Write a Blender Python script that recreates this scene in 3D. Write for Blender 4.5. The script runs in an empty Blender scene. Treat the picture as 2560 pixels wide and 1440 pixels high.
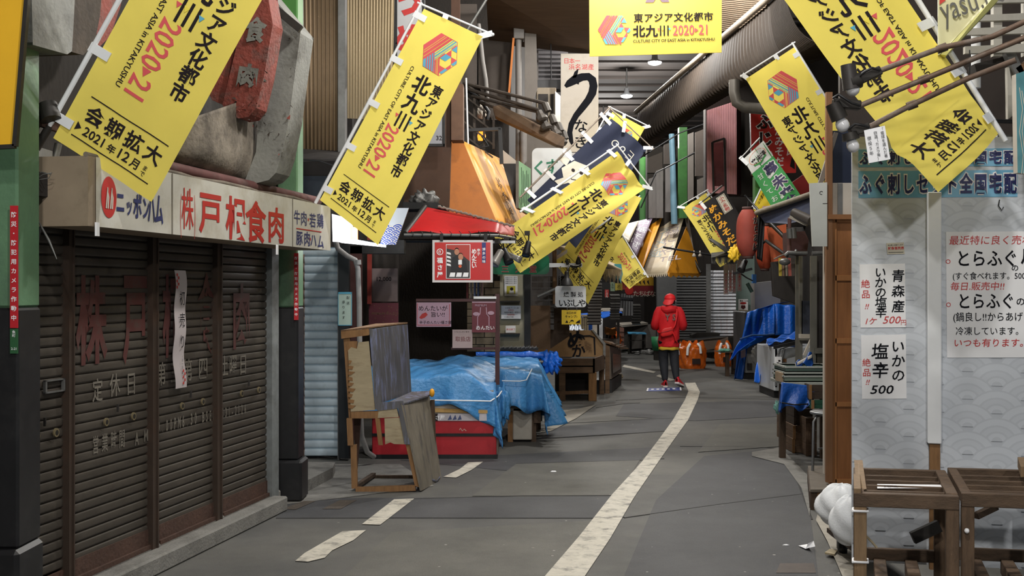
import bpy, bmesh, math, random
from mathutils import Vector, Matrix
random.seed(7)
S = bpy.context.scene
COL = S.collection
# ---------------------------------------------------------------- camera
F, CX, HY, CAMH = 2900.0, 1280.0, 728.0, 1.72        # focal length (px), principal x, horizon y, eye height
cd = bpy.data.cameras.new('camera'); cam = bpy.data.objects.new('camera', cd); COL.objects.link(cam)
cd.sensor_width = 36.0; cd.lens = 36.0 * F / 2560.0
cd.shift_y = (HY - 720.0) / 2560.0
cd.clip_start = 0.05; cd.clip_end = 200
cam.location = (0, 0, CAMH); cam.rotation_euler = (math.pi / 2, 0, 0)
S.camera = cam
# ---------------------------------------------------------------- world, exposure
S.view_settings.view_transform = 'Standard'; S.view_settings.look = 'None'
S.view_settings.gamma = 1.0; S.view_settings.use_curve_mapping = False
S.view_settings.exposure = 0.55
W = bpy.data.worlds.new('world'); S.world = W; W.use_nodes = True
bg = W.node_tree.nodes['Background']
bg.inputs['Color'].default_value = (0.80, 0.90, 1.0, 1); bg.inputs['Strength'].default_value = 0.15
LAMP_W = 230.0                                        # watts of each arcade pendant lamp
# pendant lamps of the arcade: x, y, z
LAMPS = [(0.9, -5.2, 4.6), (-0.5, -1.4, 5.2), (0.5, 2.6, 5.5), (0.6, 6.8, 5.6), (1.1, 10.6, 5.8), (1.7, 14.3, 5.9), (2.2, 17.6, 5.95)]
LAMPS_SEEN = [(2.67, 21.7, 6.0), (2.51, 25.4, 6.0), (2.4, 30.5, 6.0)]

# ---------------------------------------------------------------- helpers
def P(px, py, Y):
    return Vector(((px - CX) / F * Y, Y, CAMH + (HY - py) / F * Y))
def G(px, py, z=0.0):
    Y = F * (CAMH - z) / (py - HY)
    return Vector(((px - CX) / F * Y, Y, z))
def PW(px, py, off=0.0):                              # point on the butcher's front, off = metres out towards the street
    Y = (3.58 - off * 1.017) / (.1859 - (px - CX) / F)
    return P(px, py, Y)
def lin(c):
    c = c / 255.0
    return c / 12.92 if c <= 0.04045 else ((c + 0.055) / 1.055) ** 2.4
MATS = {}
def M(name, rgb=None, rough=.6, var=.12, scale=6.0, bump=.0, bscale=40.0, metal=0.0, spec=.4, dirt=None, dirt_amt=.35, dscale=3.0,
      stretch=(1, 1, 1), trans=0.0, emit=0.0, grain=0.0):
    if name in MATS: return MATS[name]
    m = bpy.data.materials.new(name); m.use_nodes = True
    nt = m.node_tree; N = nt.nodes; L = nt.links
    b = N['Principled BSDF']
    col = tuple(lin(x) for x in rgb)
    b.inputs['Roughness'].default_value = rough; b.inputs['Metallic'].default_value = metal
    b.inputs['Specular IOR Level'].default_value = spec
    b.inputs['Base Color'].default_value = (*col, 1)
    if var > 0 or dirt or bump > 0:
        tc = N.new('ShaderNodeTexCoord'); mp = N.new('ShaderNodeMapping')
        mp.inputs['Scale'].default_value = stretch
        L.new(tc.outputs['Object'], mp.inputs['Vector'])
    out = None
    if var > 0:
        n = N.new('ShaderNodeTexNoise'); n.inputs['Scale'].default_value = scale; n.inputs['Detail'].default_value = 6
        n.inputs['Roughness'].default_value = .62
        L.new(mp.outputs[0], n.inputs['Vector'])
        r = N.new('ShaderNodeMapRange'); r.inputs['From Min'].default_value = .3; r.inputs['From Max'].default_value = .7
        r.inputs['To Min'].default_value = 1 - var; r.inputs['To Max'].default_value = 1 + var
        L.new(n.outputs['Fac'], r.inputs['Value'])
        mx = N.new('ShaderNodeMix'); mx.data_type = 'RGBA'; mx.blend_type = 'MULTIPLY'; mx.inputs['Factor'].default_value = 1
        mx.inputs[6].default_value = (*col, 1)
        L.new(r.outputs[0], mx.inputs[7]); out = mx.outputs[2]
    if dirt:
        n2 = N.new('ShaderNodeTexNoise'); n2.inputs['Scale'].default_value = dscale; n2.inputs['Detail'].default_value = 8
        n2.inputs['Roughness'].default_value = .7
        L.new(mp.outputs[0], n2.inputs['Vector'])
        r2 = N.new('ShaderNodeMapRange'); r2.inputs['From Min'].default_value = .5; r2.inputs['From Max'].default_value = .68
        r2.inputs['To Min'].default_value = 0; r2.inputs['To Max'].default_value = dirt_amt
        L.new(n2.outputs['Fac'], r2.inputs['Value'])
        m2 = N.new('ShaderNodeMix'); m2.data_type = 'RGBA'
        L.new(r2.outputs[0], m2.inputs['Factor'])
        if out: L.new(out, m2.inputs[6])
        else: m2.inputs[6].default_value = (*col, 1)
        m2.inputs[7].default_value = (*[lin(x) for x in dirt], 1); out = m2.outputs[2]
    if out: L.new(out, b.inputs['Base Color'])
    if bump > 0:
        n3 = N.new('ShaderNodeTexNoise'); n3.inputs['Scale'].default_value = bscale; n3.inputs['Detail'].default_value = 5
        L.new(mp.outputs[0], n3.inputs['Vector'])
        bp = N.new('ShaderNodeBump'); bp.inputs['Strength'].default_value = bump; bp.inputs['Distance'].default_value = .02
        L.new(n3.outputs['Fac'], bp.inputs['Height']); L.new(bp.outputs[0], b.inputs['Normal'])
    if emit > 0:
        b.inputs['Emission Color'].default_value = (*col, 1); b.inputs['Emission Strength'].default_value = emit
    if trans > 0:
        t = N.new('ShaderNodeBsdfTranslucent'); ms = N.new('ShaderNodeMixShader'); ms.inputs[0].default_value = trans
        if out: L.new(out, t.inputs['Color'])
        else: t.inputs['Color'].default_value = (*col, 1)
        L.new(b.outputs[0], ms.inputs[1]); L.new(t.outputs[0], ms.inputs[2])
        L.new(ms.outputs[0], N['Material Output'].inputs['Surface'])
    MATS[name] = m
    return m

class MB:
    """collects shapes in world space, then links them as ONE mesh object"""
    def __init__(s): s.v, s.f, s.m, s.s, s.mats = [], [], [], [], []
    def mi(s, mat):
        if mat not in s.mats: s.mats.append(mat)
        return s.mats.index(mat)
    def add(s, vs, fs, mat, smooth=False):
        o = len(s.v); s.v += [Vector(x) for x in vs]; k = s.mi(mat)
        for f in fs: s.f.append([i + o for i in f]); s.m.append(k); s.s.append(smooth)
    def hexa(s, c, mat):                              # 8 corners: bottom 4 then top 4
        s.add(c, [(3, 2, 1, 0), (4, 5, 6, 7), (0, 1, 5, 4), (1, 2, 6, 5), (2, 3, 7, 6), (3, 0, 4, 7)], mat)
    def box(s, a, b, mat):                            # axis aligned, two corners
        x0, y0, z0 = [min(a[i], b[i]) for i in range(3)]; x1, y1, z1 = [max(a[i], b[i]) for i in range(3)]
        s.hexa([(x0, y0, z0), (x1, y0, z0), (x1, y1, z0), (x0, y1, z0), (x0, y0, z1), (x1, y0, z1), (x1, y1, z1), (x0, y1, z1)], mat)
    def obox(s, o, ax, ay, az, mat):                  # origin + three edge vectors
        o, ax, ay, az = map(Vector, (o, ax, ay, az))
        s.hexa([o, o + ax, o + ax + ay, o + ay, o + az, o + ax + az, o + ax + ay + az, o + ay + az], mat)
    def beam(s, p, q, w, h, mat, up=(0, 0, 1)):
        p, q = Vector(p), Vector(q); d = (q - p).normalized(); u = Vector(up)
        if abs(d.dot(u)) > .98: u = Vector((0, 1, 0))
        x = d.cross(u).normalized() * w; z = x.cross(d).normalized() * h
        s.obox(p - x / 2 - z / 2, x, q - p, z, mat)
    def tube(s, pts, r, mat, n=10, caps=True):
        pts = [Vector(p) for p in pts]; k = len(pts); rs = r if isinstance(r, (list, tuple)) else [r] * k
        vs, fs = [], []; pu = None
        for i, p in enumerate(pts):
            d = (pts[min(i + 1, k - 1)] - pts[max(i - 1, 0)]).normalized()
            if pu is None: u = d.orthogonal().normalized()
            else: u = (pu - d * pu.dot(d)).normalized()
            pu = u; w = d.cross(u)
            for j in range(n):
                a = 2 * math.pi * j / n; vs.append(p + (u * math.cos(a) + w * math.sin(a)) * rs[i])
        for i in range(k - 1):
            for j in range(n): fs.append((i * n + j, i * n + (j + 1) % n, (i + 1) * n + (j + 1) % n, (i + 1) * n + j))
        s.add(vs, fs, mat, True)
        if caps:
            s.add(vs[:n], [tuple(range(n - 1, -1, -1))], mat); s.add(vs[-n:], [tuple(range(n))], mat)
    def lathe(s, prof, base, mat, n=24, axis=(0, 0, 1), ribs=0, smooth=True):
        base = Vector(base); z = Vector(axis).normalized(); x = z.orthogonal().normalized(); y = z.cross(x); vs, fs = [], []
        for r, h in prof:
            for j in range(n):
                a = 2 * math.pi * j / n; vs.append(base + z * h + (x * math.cos(a) + y * math.sin(a)) * r)
        for i in range(len(prof) - 1):
            for j in range(n): fs.append((i * n + j, i * n + (j + 1) % n, (i + 1) * n + (j + 1) % n, (i + 1) * n + j))
        if prof[0][0] > 1e-4: fs.append(tuple(range(n - 1, -1, -1)))
        if prof[-1][0] > 1e-4: fs.append(tuple((len(prof) - 1) * n + j for j in range(n)))
        s.add(vs, fs, mat, smooth)
    def prism(s, poly, ext, mat, smooth=False):       # world polygon + extrusion vector
        poly = [Vector(p) for p in poly]; e = Vector(ext); n = len(poly)
        fs = [tuple(range(n - 1, -1, -1)), tuple(range(n, 2 * n))]
        s.add(poly + [p + e for p in poly], fs, mat)
        s.add(poly + [p + e for p in poly], [(i, (i + 1) % n, n + (i + 1) % n, n + i) for i in range(n)], mat, smooth)
    def grid(s, fn, nu, nv, mat, smooth=True, flip=False):
        vs = [fn(i / nu, j / nv) for j in range(nv + 1) for i in range(nu + 1)]; fs = []
        for j in range(nv):
            for i in range(nu):
                a = j * (nu + 1) + i; q = (a, a + 1, a + nu + 2, a + nu + 1)
                fs.append(q[::-1] if flip else q)
        s.add(vs, fs, mat, smooth)
    def ball(s, c, r, mat, nu=14, nv=8, sc=(1, 1, 1)):
        c = Vector(c)
        def fn(u, v):
            a = 2 * math.pi * u; b = math.pi * (v - .5)
            return c + Vector((r * sc[0] * math.cos(b) * math.cos(a), r * sc[1] * math.cos(b) * math.sin(a), r * sc[2] * math.sin(b)))
        s.grid(fn, nu, nv, mat)
    def build(s, name, parent=None, loc=None, label=None, cat=None, group=None, kind=None, bevel=0.0, solid=0.0, weld=False):
        me = bpy.data.meshes.new(name)
        if loc is None:
            if parent is not None: loc = Vector(parent['_base'])
            else:
                lo = [min(v[i] for v in s.v) for i in range(3)]; hi = [max(v[i] for v in s.v) for i in range(3)]
                loc = Vector(((lo[0] + hi[0]) / 2, (lo[1] + hi[1]) / 2, lo[2]))
        loc = Vector(loc)
        me.from_pydata([v - loc for v in s.v], [], s.f)
        for mt in s.mats: me.materials.append(mt)
        me.polygons.foreach_set('material_index', s.m); me.polygons.foreach_set('use_smooth', s.s)
        if weld:
            bm = bmesh.new(); bm.from_mesh(me); bmesh.ops.remove_doubles(bm, verts=bm.verts, dist=1e-4); bm.to_mesh(me); bm.free()
        me.update()
        o = bpy.data.objects.new(name, me); COL.objects.link(o)
        base = loc
        if parent is not None:
            o.parent = parent; o.location = loc - Vector(parent['_base'])
        else: o.location = loc
        o['_base'] = tuple(base)
        if bevel > 0:
            md = o.modifiers.new('bevel', 'BEVEL'); md.width = bevel; md.segments = 1; md.limit_method = 'ANGLE'
        if solid > 0:
            md = o.modifiers.new('solidify', 'SOLIDIFY'); md.thickness = solid; md.offset = 0
        if label: o['label'] = label
        if cat: o['category'] = cat
        if group: o['group'] = group
        if kind: o['kind'] = kind
        return o
def thing(name, label, cat, loc, group=None):
    o = bpy.data.objects.new(name, None); COL.objects.link(o); o.location = Vector(loc); o.empty_display_size = .1
    o['label'] = label; o['category'] = cat; o['_base'] = tuple(loc)
    if group: o['group'] = group
    return o

# ---------------------------------------------------------------- lettering
GLY = {}
_fc = bpy.data.curves.new('lettering', 'FONT'); _fo = bpy.data.objects.new('lettering', _fc)
def glyph(txt, wt):
    k = (txt, wt)
    if k not in GLY:
        _fc.body = txt; _fc.offset = wt; _fc.resolution_u = 2
        me = _fo.to_mesh()
        vs = [(v.co.x, v.co.y) for v in me.vertices]; fs = [tuple(p.vertices) for p in me.polygons]
        _fo.to_mesh_clear()
        GLY[k] = (vs, fs)
    return GLY[k]

class Sheet:
    """a flat or gently curved surface: f(x right, y down, h towards the reader), metres"""
    def __init__(s, f, w, l, mb=None, both=False, fine=None):
        s.f, s.w, s.l, s.mb, s.both, s.fine = f, w, l, mb or MB(), both, fine
    def put(s, pts, faces, mat, layer=1):
        if s.fine:
            bm = bmesh.new(); vv = [bm.verts.new((x, y, 0)) for x, y in pts]
            for fc in faces:
                try: bm.faces.new([vv[i] for i in fc])
                except ValueError: pass
            bmesh.ops.triangulate(bm, faces=bm.faces[:])
            for _ in range(3):
                es = [e for e in bm.edges if e.calc_length() > s.fine]
                if not es: break
                bmesh.ops.subdivide_edges(bm, edges=es, cuts=1); bmesh.ops.triangulate(bm, faces=[q for q in bm.faces if len(q.verts) > 3])
            bm.verts.index_update()
            pts = [(v.co.x, v.co.y) for v in bm.verts]; faces = [tuple(v.index for v in q.verts) for q in bm.faces]; bm.free()
        for sg in ((1, -1) if s.both else (1,)):
            s.mb.add([s.f(x, y, sg * EPS * layer) for x, y in pts], faces, mat)
    def poly(s, pts, mat, layer=1):
        s.put(pts, [tuple(range(len(pts)))], mat, layer)
    def rect(s, x0, y0, x1, y1, mat, layer=1): s.poly([(x0, y0), (x1, y0), (x1, y1), (x0, y1)], mat, layer)
    def disc(s, x, y, r, mat, layer=1, n=24, ry=None):
        ry = ry or r
        s.poly([(x + r * math.cos(2 * math.pi * i / n), y + ry * math.sin(2 * math.pi * i / n)) for i in range(n)], mat, layer)
    def ring(s, x, y, r, w, mat, layer=1, n=28, a0=0, a1=360, ry=None):
        k = (ry or r) / r; pts = []
        full = abs(a1 - a0) >= 360
        for i in range(n + 1):
            a = math.radians(a0 + (a1 - a0) * i / n); pts += [(x + r * math.cos(a), y + k * r * math.sin(a)), (x + (r - w) * math.cos(a), y + k * (r - w) * math.sin(a))]
        s.put(pts, [(2 * i, 2 * i + 2, 2 * i + 3, 2 * i + 1) for i in range(n)], mat, layer)
    def stroke(s, pts, w, mat, layer=1):              # brush line through points; w number or list
        ws = w if isinstance(w, (list, tuple)) else [w] * len(pts); out = []
        for i, p in enumerate(pts):
            a = pts[max(i - 1, 0)]; b = pts[min(i + 1, len(pts) - 1)]; d = Vector((b[0] - a[0], b[1] - a[1])); d.normalize()
            out += [(p[0] - d.y * ws[i] / 2, p[1] + d.x * ws[i] / 2), (p[0] + d.y * ws[i] / 2, p[1] - d.x * ws[i] / 2)]
        s.put(out, [(2 * i, 2 * i + 2, 2 * i + 3, 2 * i + 1) for i in range(len(pts) - 1)], mat, layer)
    def text(s, t, x, y, size, mat, wt=.0, vert=False, rot=0.0, pitch=None, sx=1.0, align='l', layer=1, shear=0.0):
        """horizontal: baseline start (or centre) x,y.  vert: column centre x, first character's top y.  rot: degrees clockwise"""
        ca, sa = math.cos(math.radians(rot)), math.sin(math.radians(rot))
        if vert:
            st = pitch or size * 1.05
            for i, ch in enumerate(t):
                if ch == ' ': continue
                if ch in 'ー―': s._g('|' if False else ch, x, y + i * st + size * .5, size, mat, wt, 90, sx, layer, True, 0); continue
                s._g(ch, x, y + i * st + size * .5, size, mat, wt, rot, sx, layer, True, shear)
            return
        if pitch:
            for i, ch in enumerate(t):
                if ch != ' ': s._g(ch, x + ca * (i + .5) * pitch, y + sa * (i + .5) * pitch, size, mat, wt, rot, sx, layer, True, shear)
            return
        vs, fs = glyph(t, wt)
        if not vs: return
        w = max(v[0] for v in vs) * size * sx; ox = -w / 2 if align == 'c' else (-w if align == 'r' else 0)
        pts = []
        for a, b in vs:
            gx = a * size * sx + ox + b * size * shear; gy = -b * size
            pts.append((x + gx * ca - gy * sa, y + gx * sa + gy * ca))
        s.put(pts, fs, mat, layer)
    def _g(s, ch, cx, cy, size, mat, wt, rot, sx, layer, centre, shear):
        vs, fs = glyph(ch, wt)
        if not vs: return
        ca, sa = math.cos(math.radians(rot)), math.sin(math.radians(rot))
        if ord(ch) > 0x2000: mx, my = .5, .38
        else:
            mx = (max(v[0] for v in vs) + min(v[0] for v in vs)) / 2; my = .36
        pts = []
        for a, b in vs:
            gx = (a - mx) * size * sx + (b - my) * size * shear; gy = -(b - my) * size
            pts.append((cx + gx * ca - gy * sa, cy + gx * sa + gy * ca))
        s.put(pts, fs, mat, layer)
EPS = .003
def quad(tl, tr, br, bl, w=None, l=None, wave=None):
    """bilinear map over four world corners; returns (f, w, l).  h is measured towards the camera side"""
    tl, tr, br, bl = map(Vector, (tl, tr, br, bl))
    w = w or ((tr - tl).length + (br - bl).length) / 2; l = l or ((bl - tl).length + (br - tr).length) / 2
    n = ((br - tl).cross(bl - tr)).normalized()
    c = (tl + tr + br + bl) / 4
    if n.dot(Vector((0, 0, CAMH)) - c) < 0: n = -n
    def f(x, y, h=0.0):
        u, v = x / w, y / l
        p = (tl * (1 - u) + tr * u) * (1 - v) + (bl * (1 - u) + br * u) * v
        if wave: h = h + wave(u, v)
        return p + n * h
    f.n = n
    return f, w, l
def board(name, corners, thick, front, side=None, label=None, cat=None, group=None, parent=None, draw=None, kind=None, rad=0.0, eps_w=None):
    """rigid panel: four corners TL TR BR BL of its front; draw(sheet) adds what is printed on it"""
    f, w, l = quad(*corners, w=eps_w)
    sh = Sheet(f, w, l); mb = sh.mb
    if rad > 0:
        out = []
        for cx, cy, a0 in ((rad, rad, 180), (w - rad, rad, 270), (w - rad, l - rad, 0), (rad, l - rad, 90)):
            for i in range(6):
                a = math.radians(a0 + 18 * i); out.append((cx + rad * math.cos(a), cy + rad * math.sin(a)))
    else: out = [(0, 0), (w, 0), (w, l), (0, l)]
    n = len(out); side = side or front
    mb.add([f(x, y, 0) for x, y in out], [tuple(range(n))], front)
    mb.add([f(x, y, -thick) for x, y in out], [tuple(range(n - 1, -1, -1))], side)
    mb.add([f(x, y, 0) for x, y in out] + [f(x, y, -thick) for x, y in out], [(i, (i + 1) % n, n + (i + 1) % n, n + i) for i in range(n)], side)
    if draw: draw(sh)
    return mb.build(name, parent=parent, label=label, cat=cat, group=group, kind=kind)
def rectpx(x0, y0, x1, y1, Y, Y2=None):               # TL TR BR BL of an upright panel seen between two image columns
    Y2 = Y2 or Y
    return [P(x0, y0, Y), P(x1, y0, Y2), P(x1, y1, Y2), P(x0, y1, Y)]
def quadpx(a, b, c, d, Y):                            # four pixels at one depth or at four depths
    Ys = Y if isinstance(Y, (list, tuple)) else [Y] * 4
    return [P(a[0], a[1], Ys[0]), P(b[0], b[1], Ys[1]), P(c[0], c[1], Ys[2]), P(d[0], d[1], Ys[3])]
def clip(poly, a, b, c):                              # keep a*x+b*y<=c
    out = []
    for i in range(len(poly)):
        p, q = poly[i], poly[(i + 1) % len(poly)]; dp, dq = a * p[0] + b * p[1] - c, a * q[0] + b * q[1] - c
        if dp <= 0: out.append(p)
        if dp * dq < 0:
            t = dp / (dp - dq); out.append((p[0] + (q[0] - p[0]) * t, p[1] + (q[1] - p[1]) * t))
    return out
# ---------------------------------------------------------------- common materials
YEL = M('yellow_cloth', (241, 222, 104), .75, .05, 3, trans=.25)
INK = M('black_ink', (42, 36, 38), .85, 0, spec=.15)
REDINK = M('coral_ink', (226, 92, 96), .7, 0)
BLUEINK = M('sky_ink', (98, 178, 208), .7, 0)
YELINK = M('lemon_ink', (246, 226, 84), .7, 0)
WHITEPL = M('white_plastic', (236, 238, 240), .4, .04)
PAPER = M('white_paper', (246, 246, 248), .7, .03, 4)
BRUSH = M('brush_ink', (26, 27, 32), .9, 0, spec=.1)
REDPEN = M('red_pen', (200, 52, 52), .6, 0)
DARKMET = M('dark_metal', (52, 49, 46), .55, .25, 9, metal=.4)
GREYMET = M('grey_metal', (120, 120, 118), .5, .18, 8, metal=.5, dirt=(70, 60, 52))
BLACK = M('black_paint', (24, 24, 26), .5, .25, 7, dirt=(60, 58, 56), dirt_amt=.3)
STEEL = M('steel', (150, 152, 154), .35, .12, 10, metal=.8)
WOOD = M('old_wood', (112, 84, 58), .75, .28, 5, bump=.25, bscale=30, stretch=(6, 6, 1), dirt=(60, 46, 36), dirt_amt=.5)
DARKWOOD = M('dark_wood', (74, 58, 44), .75, .3, 5, bump=.25, bscale=30, stretch=(5, 5, 1), dirt=(38, 30, 25), dirt_amt=.5)
# ================================================================ the setting
def asphalt(name, c0, c1):
    m = bpy.data.materials.new(name); m.use_nodes = True; nt = m.node_tree; N = nt.nodes; L = nt.links; b = N['Principled BSDF']
    tc = N.new('ShaderNodeTexCoord')
    def noise(sc, det=6, rough=.6):
        n = N.new('ShaderNodeTexNoise'); n.inputs['Scale'].default_value = sc; n.inputs['Detail'].default_value = det; n.inputs['Roughness'].default_value = rough
        L.new(tc.outputs['Object'], n.inputs['Vector']); return n
    a = noise(.5, 5); g = noise(160, 3, .8); st = noise(2.2, 7, .7)
    r = N.new('ShaderNodeValToRGB'); r.color_ramp.elements[0].position = .32; r.color_ramp.elements[1].position = .7
    r.color_ramp.elements[0].color = (*[lin(x) for x in c0], 1); r.color_ramp.elements[1].color = (*[lin(x) for x in c1], 1)
    L.new(a.outputs['Fac'], r.inputs[0])
    r2 = N.new('ShaderNodeMapRange'); r2.inputs[1].default_value = .3; r2.inputs[2].default_value = .75; r2.inputs[3].default_value = .8; r2.inputs[4].default_value = 1.2
    L.new(st.outputs['Fac'], r2.inputs[0])
    r3 = N.new('ShaderNodeMapRange'); r3.inputs[1].default_value = .3; r3.inputs[2].default_value = .7; r3.inputs[3].default_value = .75; r3.inputs[4].default_value = 1.25
    L.new(g.outputs['Fac'], r3.inputs[0])
    mm = N.new('ShaderNodeMath'); mm.operation = 'MULTIPLY'; L.new(r2.outputs[0], mm.inputs[0]); L.new(r3.outputs[0], mm.inputs[1])
    mx = N.new('ShaderNodeMix'); mx.data_type = 'RGBA'; mx.blend_type = 'MULTIPLY'; mx.inputs['Factor'].default_value = 1
    L.new(r.outputs[0], mx.inputs[6]); L.new(mm.outputs[0], mx.inputs[7])
    vo = N.new('ShaderNodeTexVoronoi'); vo.inputs['Scale'].default_value = 7.0; L.new(tc.outputs['Object'], vo.inputs['Vector'])
    sp = N.new('ShaderNodeSeparateColor'); L.new(vo.outputs['Color'], sp.inputs[0])
    rr = N.new('ShaderNodeMath'); rr.operation = 'MULTIPLY'; rr.inputs[1].default_value = .075; L.new(sp.outputs[0], rr.inputs[0])
    lt = N.new('ShaderNodeMath'); lt.operation = 'LESS_THAN'; L.new(vo.outputs['Distance'], lt.inputs[0]); L.new(rr.outputs[0], lt.inputs[1])
    fc = N.new('ShaderNodeMath'); fc.operation = 'MULTIPLY'; L.new(lt.outputs[0], fc.inputs[0]); L.new(sp.outputs[1], fc.inputs[1])
    m3 = N.new('ShaderNodeMix'); m3.data_type = 'RGBA'; L.new(fc.outputs[0], m3.inputs['Factor']); L.new(mx.outputs[2], m3.inputs[6]); m3.inputs[7].default_value = (lin(176), lin(172), lin(164), 1)
    L.new(m3.outputs[2], b.inputs['Base Color'])
    bp = N.new('ShaderNodeBump'); bp.inputs['Strength'].default_value = .35; bp.inputs['Distance'].default_value = .01
    L.new(g.outputs['Fac'], bp.inputs['Height']); L.new(bp.outputs[0], b.inputs['Normal'])
    b.inputs['Roughness'].default_value = .72; b.inputs['Specular IOR Level'].default_value = .35
    return m
ASPH = asphalt('asphalt', (76, 76, 75), (104, 102, 96))
PATCH = asphalt('dark_asphalt', (64, 64, 66), (80, 80, 81)); PATCH2 = asphalt('brown_asphalt', (86, 85, 80), (105, 103, 96))
LINE = M('road_line_paint', (196, 190, 176), .7, .1, 12, dirt=(104, 101, 95), dirt_amt=.9, dscale=7, bump=.1, bscale=120)
CONC = M('concrete', (122, 120, 115), .85, .2, 5, bump=.3, bscale=60, dirt=(74, 72, 68), dirt_amt=.6, dscale=3)
SOOT = M('sooty_wall', (46, 41, 37), .85, .3, 3, bump=.2, dirt=(36, 33, 30), dirt_amt=.6, stretch=(1, 1, .4))
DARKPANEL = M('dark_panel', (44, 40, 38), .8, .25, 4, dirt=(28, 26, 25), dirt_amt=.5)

mb = MB(); mb.add([(-7, -8, 0), (9, -8, 0), (9, 50, 0), (-7, 50, 0)], [(0, 1, 2, 3)], ASPH)
floor = mb.build('floor', loc=(0, 0, 0), kind='structure')
def flat(name, pxs, mat, z=.003):
    m = MB(); m.add([G(x, y, z) for x, y in pxs], [tuple(range(len(pxs)))], mat)
    return m.build(name, parent=floor)
def ribbon(name, left, right, mat, z=.006):
    m = MB(); n = len(left); m.add([G(x, y, z) for x, y in left] + [G(x, y, z) for x, y in right], [(i, i + 1, n + i + 1, n + i) for i in range(n - 1)], mat)
    return m.build(name, parent=floor)
for _k, q in enumerate(([(690, 1296), (700, 1262), (860, 1245), (1560, 1240), (1500, 1296)], [(1000, 1150), (1640, 1118), (1600, 1150), (1300, 1180)],
          [(1560, 1440), (1640, 1250), (1760, 1140), (1960, 1120), (2020, 1240), (2045, 1440)],
          [(1390, 1068), (1690, 1040), (1660, 1078), (1350, 1096)], [(1560, 1010), (1960, 1000), (1965, 1040), (1740, 1052), (1540, 1040)])):
    flat('asphalt_patch', q, PATCH, .002 + .0004 * _k)
for _k, q in enumerate(([(860, 1440), (980, 1330), (1500, 1300), (1400, 1440)], [(1180, 1240), (1290, 1160), (1600, 1150), (1545, 1238)], [(1745, 1130), (1800, 1060), (1950, 1060), (1960, 1115)])):
    flat('asphalt_patch', q, PATCH2, .0042 + .0004 * _k)
for q in ([(738, 1402), (762, 1382), (800, 1360), (856, 1328), (915, 1325), (884, 1350), (830, 1376), (812, 1394), (770, 1404)],
          [(905, 1310), (985, 1248), (1036, 1246), (966, 1300), (950, 1312)], [(1108, 1192), (1150, 1172), (1170, 1156), (1208, 1154), (1180, 1174), (1140, 1194)],
          [(1365, 1042), (1395, 1026), (1475, 1020), (1436, 1036)], [(1560, 912), (1640, 929), (1634, 933), (1556, 917)], [(1648, 936), (1688, 950), (1676, 953), (1640, 940)]):
    flat('road_marking', q, LINE, .006)
ribbon('road_marking', [(1362, 1440), (1448, 1340), (1530, 1236), (1604, 1155), (1642, 1105), (1682, 1050), (1712, 1000), (1721, 978), (1712, 957)],
       [(1462, 1440), (1526, 1345), (1584, 1245), (1642, 1160), (1684, 1100), (1720, 1050), (1744, 1000), (1750, 980), (1738, 956)], LINE)
SEAM = M('road_seam', (58, 57, 56), .9, .2, 8)
for q in ([(690, 1297), (1000, 1296), (1500, 1297), (1560, 1294)], [(1020, 1249), (1300, 1241), (1560, 1240)], [(1290, 1160), (1600, 1152), (1660, 1148)], [(1700, 1117), (1840, 1118), (1960, 1122)], [(1560, 1296), (1800, 1262), (2010, 1236)], [(1400, 1060), (1560, 1052), (1690, 1046)],
          [(1350, 1098), (1500, 1090), (1660, 1079)], [(1540, 1002), (1700, 994), (1960, 1000)], [(1490, 1020), (1560, 1010), (1600, 1008)], [(1890, 1140), (1960, 1160), (1990, 1196), (2010, 1250), (2030, 1300)]):
    m_ = MB(); m_.tube([G(x, y, -.002) for x, y in q], .009, SEAM, 6); m_.build('road_seam', parent=floor)
GRATE = M('rusty_grate', (76, 68, 60), .7, .25, 8, bump=.3)
flat('drain_cover', [(704, 1272), (760, 1252), (790, 1252), (738, 1274)], GRATE, .005)
flat('drain_cover', [(806, 1272), (850, 1250), (892, 1250), (852, 1272)], GRATE, .005)
flat('drain_cover', [(1940, 1432), (1950, 1408), (2034, 1408), (2040, 1432)], M('wet_rust', (72, 62, 56), .7, .2, 9), .005)
PALECONC = M('pale_concrete', (166, 160, 148), .85, .25, 6, bump=.3, bscale=50, dirt=(96, 92, 86), dirt_amt=.7)
flat('concrete_edge', [(2040, 1300), (2044, 1284), (2120, 1284), (2200, 1440), (2106, 1440), (2068, 1352)], PALECONC, .02)
flat('concrete_edge', [(1880, 1130), (1950, 1118), (2000, 1168), (2030, 1200), (2024, 1290), (2004, 1220), (1960, 1160), (1880, 1140)], CONC, .008)
flat('concrete_edge', [(1350, 1080), (1400, 1032), (1490, 1012), (1440, 1046), (1376, 1078)], PALECONC, .008)
flat('concrete_edge', [(700, 1262), (780, 1160), (1000, 1160), (1085, 1215), (860, 1244)], CONC, .004)

# ---- walls
def WP(Y, off, z): return Vector((-3.58 + .1859 * Y + off * .983, Y - off * .1828, z))
def wall(name, pts, z0, z1, mat, t=.15, side=1):
    m = MB()
    for a, b in zip(pts, pts[1:]):
        a, b = Vector((*a, z0)), Vector((*b, z0)); d = (b - a).normalized(); n = Vector((-d.y, d.x, 0)) * t * side
        m.obox(a, b - a, n, (0, 0, z1 - z0), mat)
    return m.build(name, kind='structure')
wall('wall_left', [tuple(WP(-6, -.12, 0).xy), tuple(WP(9.75, -.12, 0).xy)], 0, 6.6, SOOT, side=1)
wall('wall_left_recess', [(-3.2, 12.05), (-1.66, 12.05)], 0, 6.6, DARKPANEL, side=1)
wall('wall_left_far', [(-2.35, 12.2), (-1.75, 17.95), (-.05, 19.8), (.35, 24), (1.35, 29), (2.2, 33.5), (2.9, 38.6)], 0, 6.6, SOOT, side=1)
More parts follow.
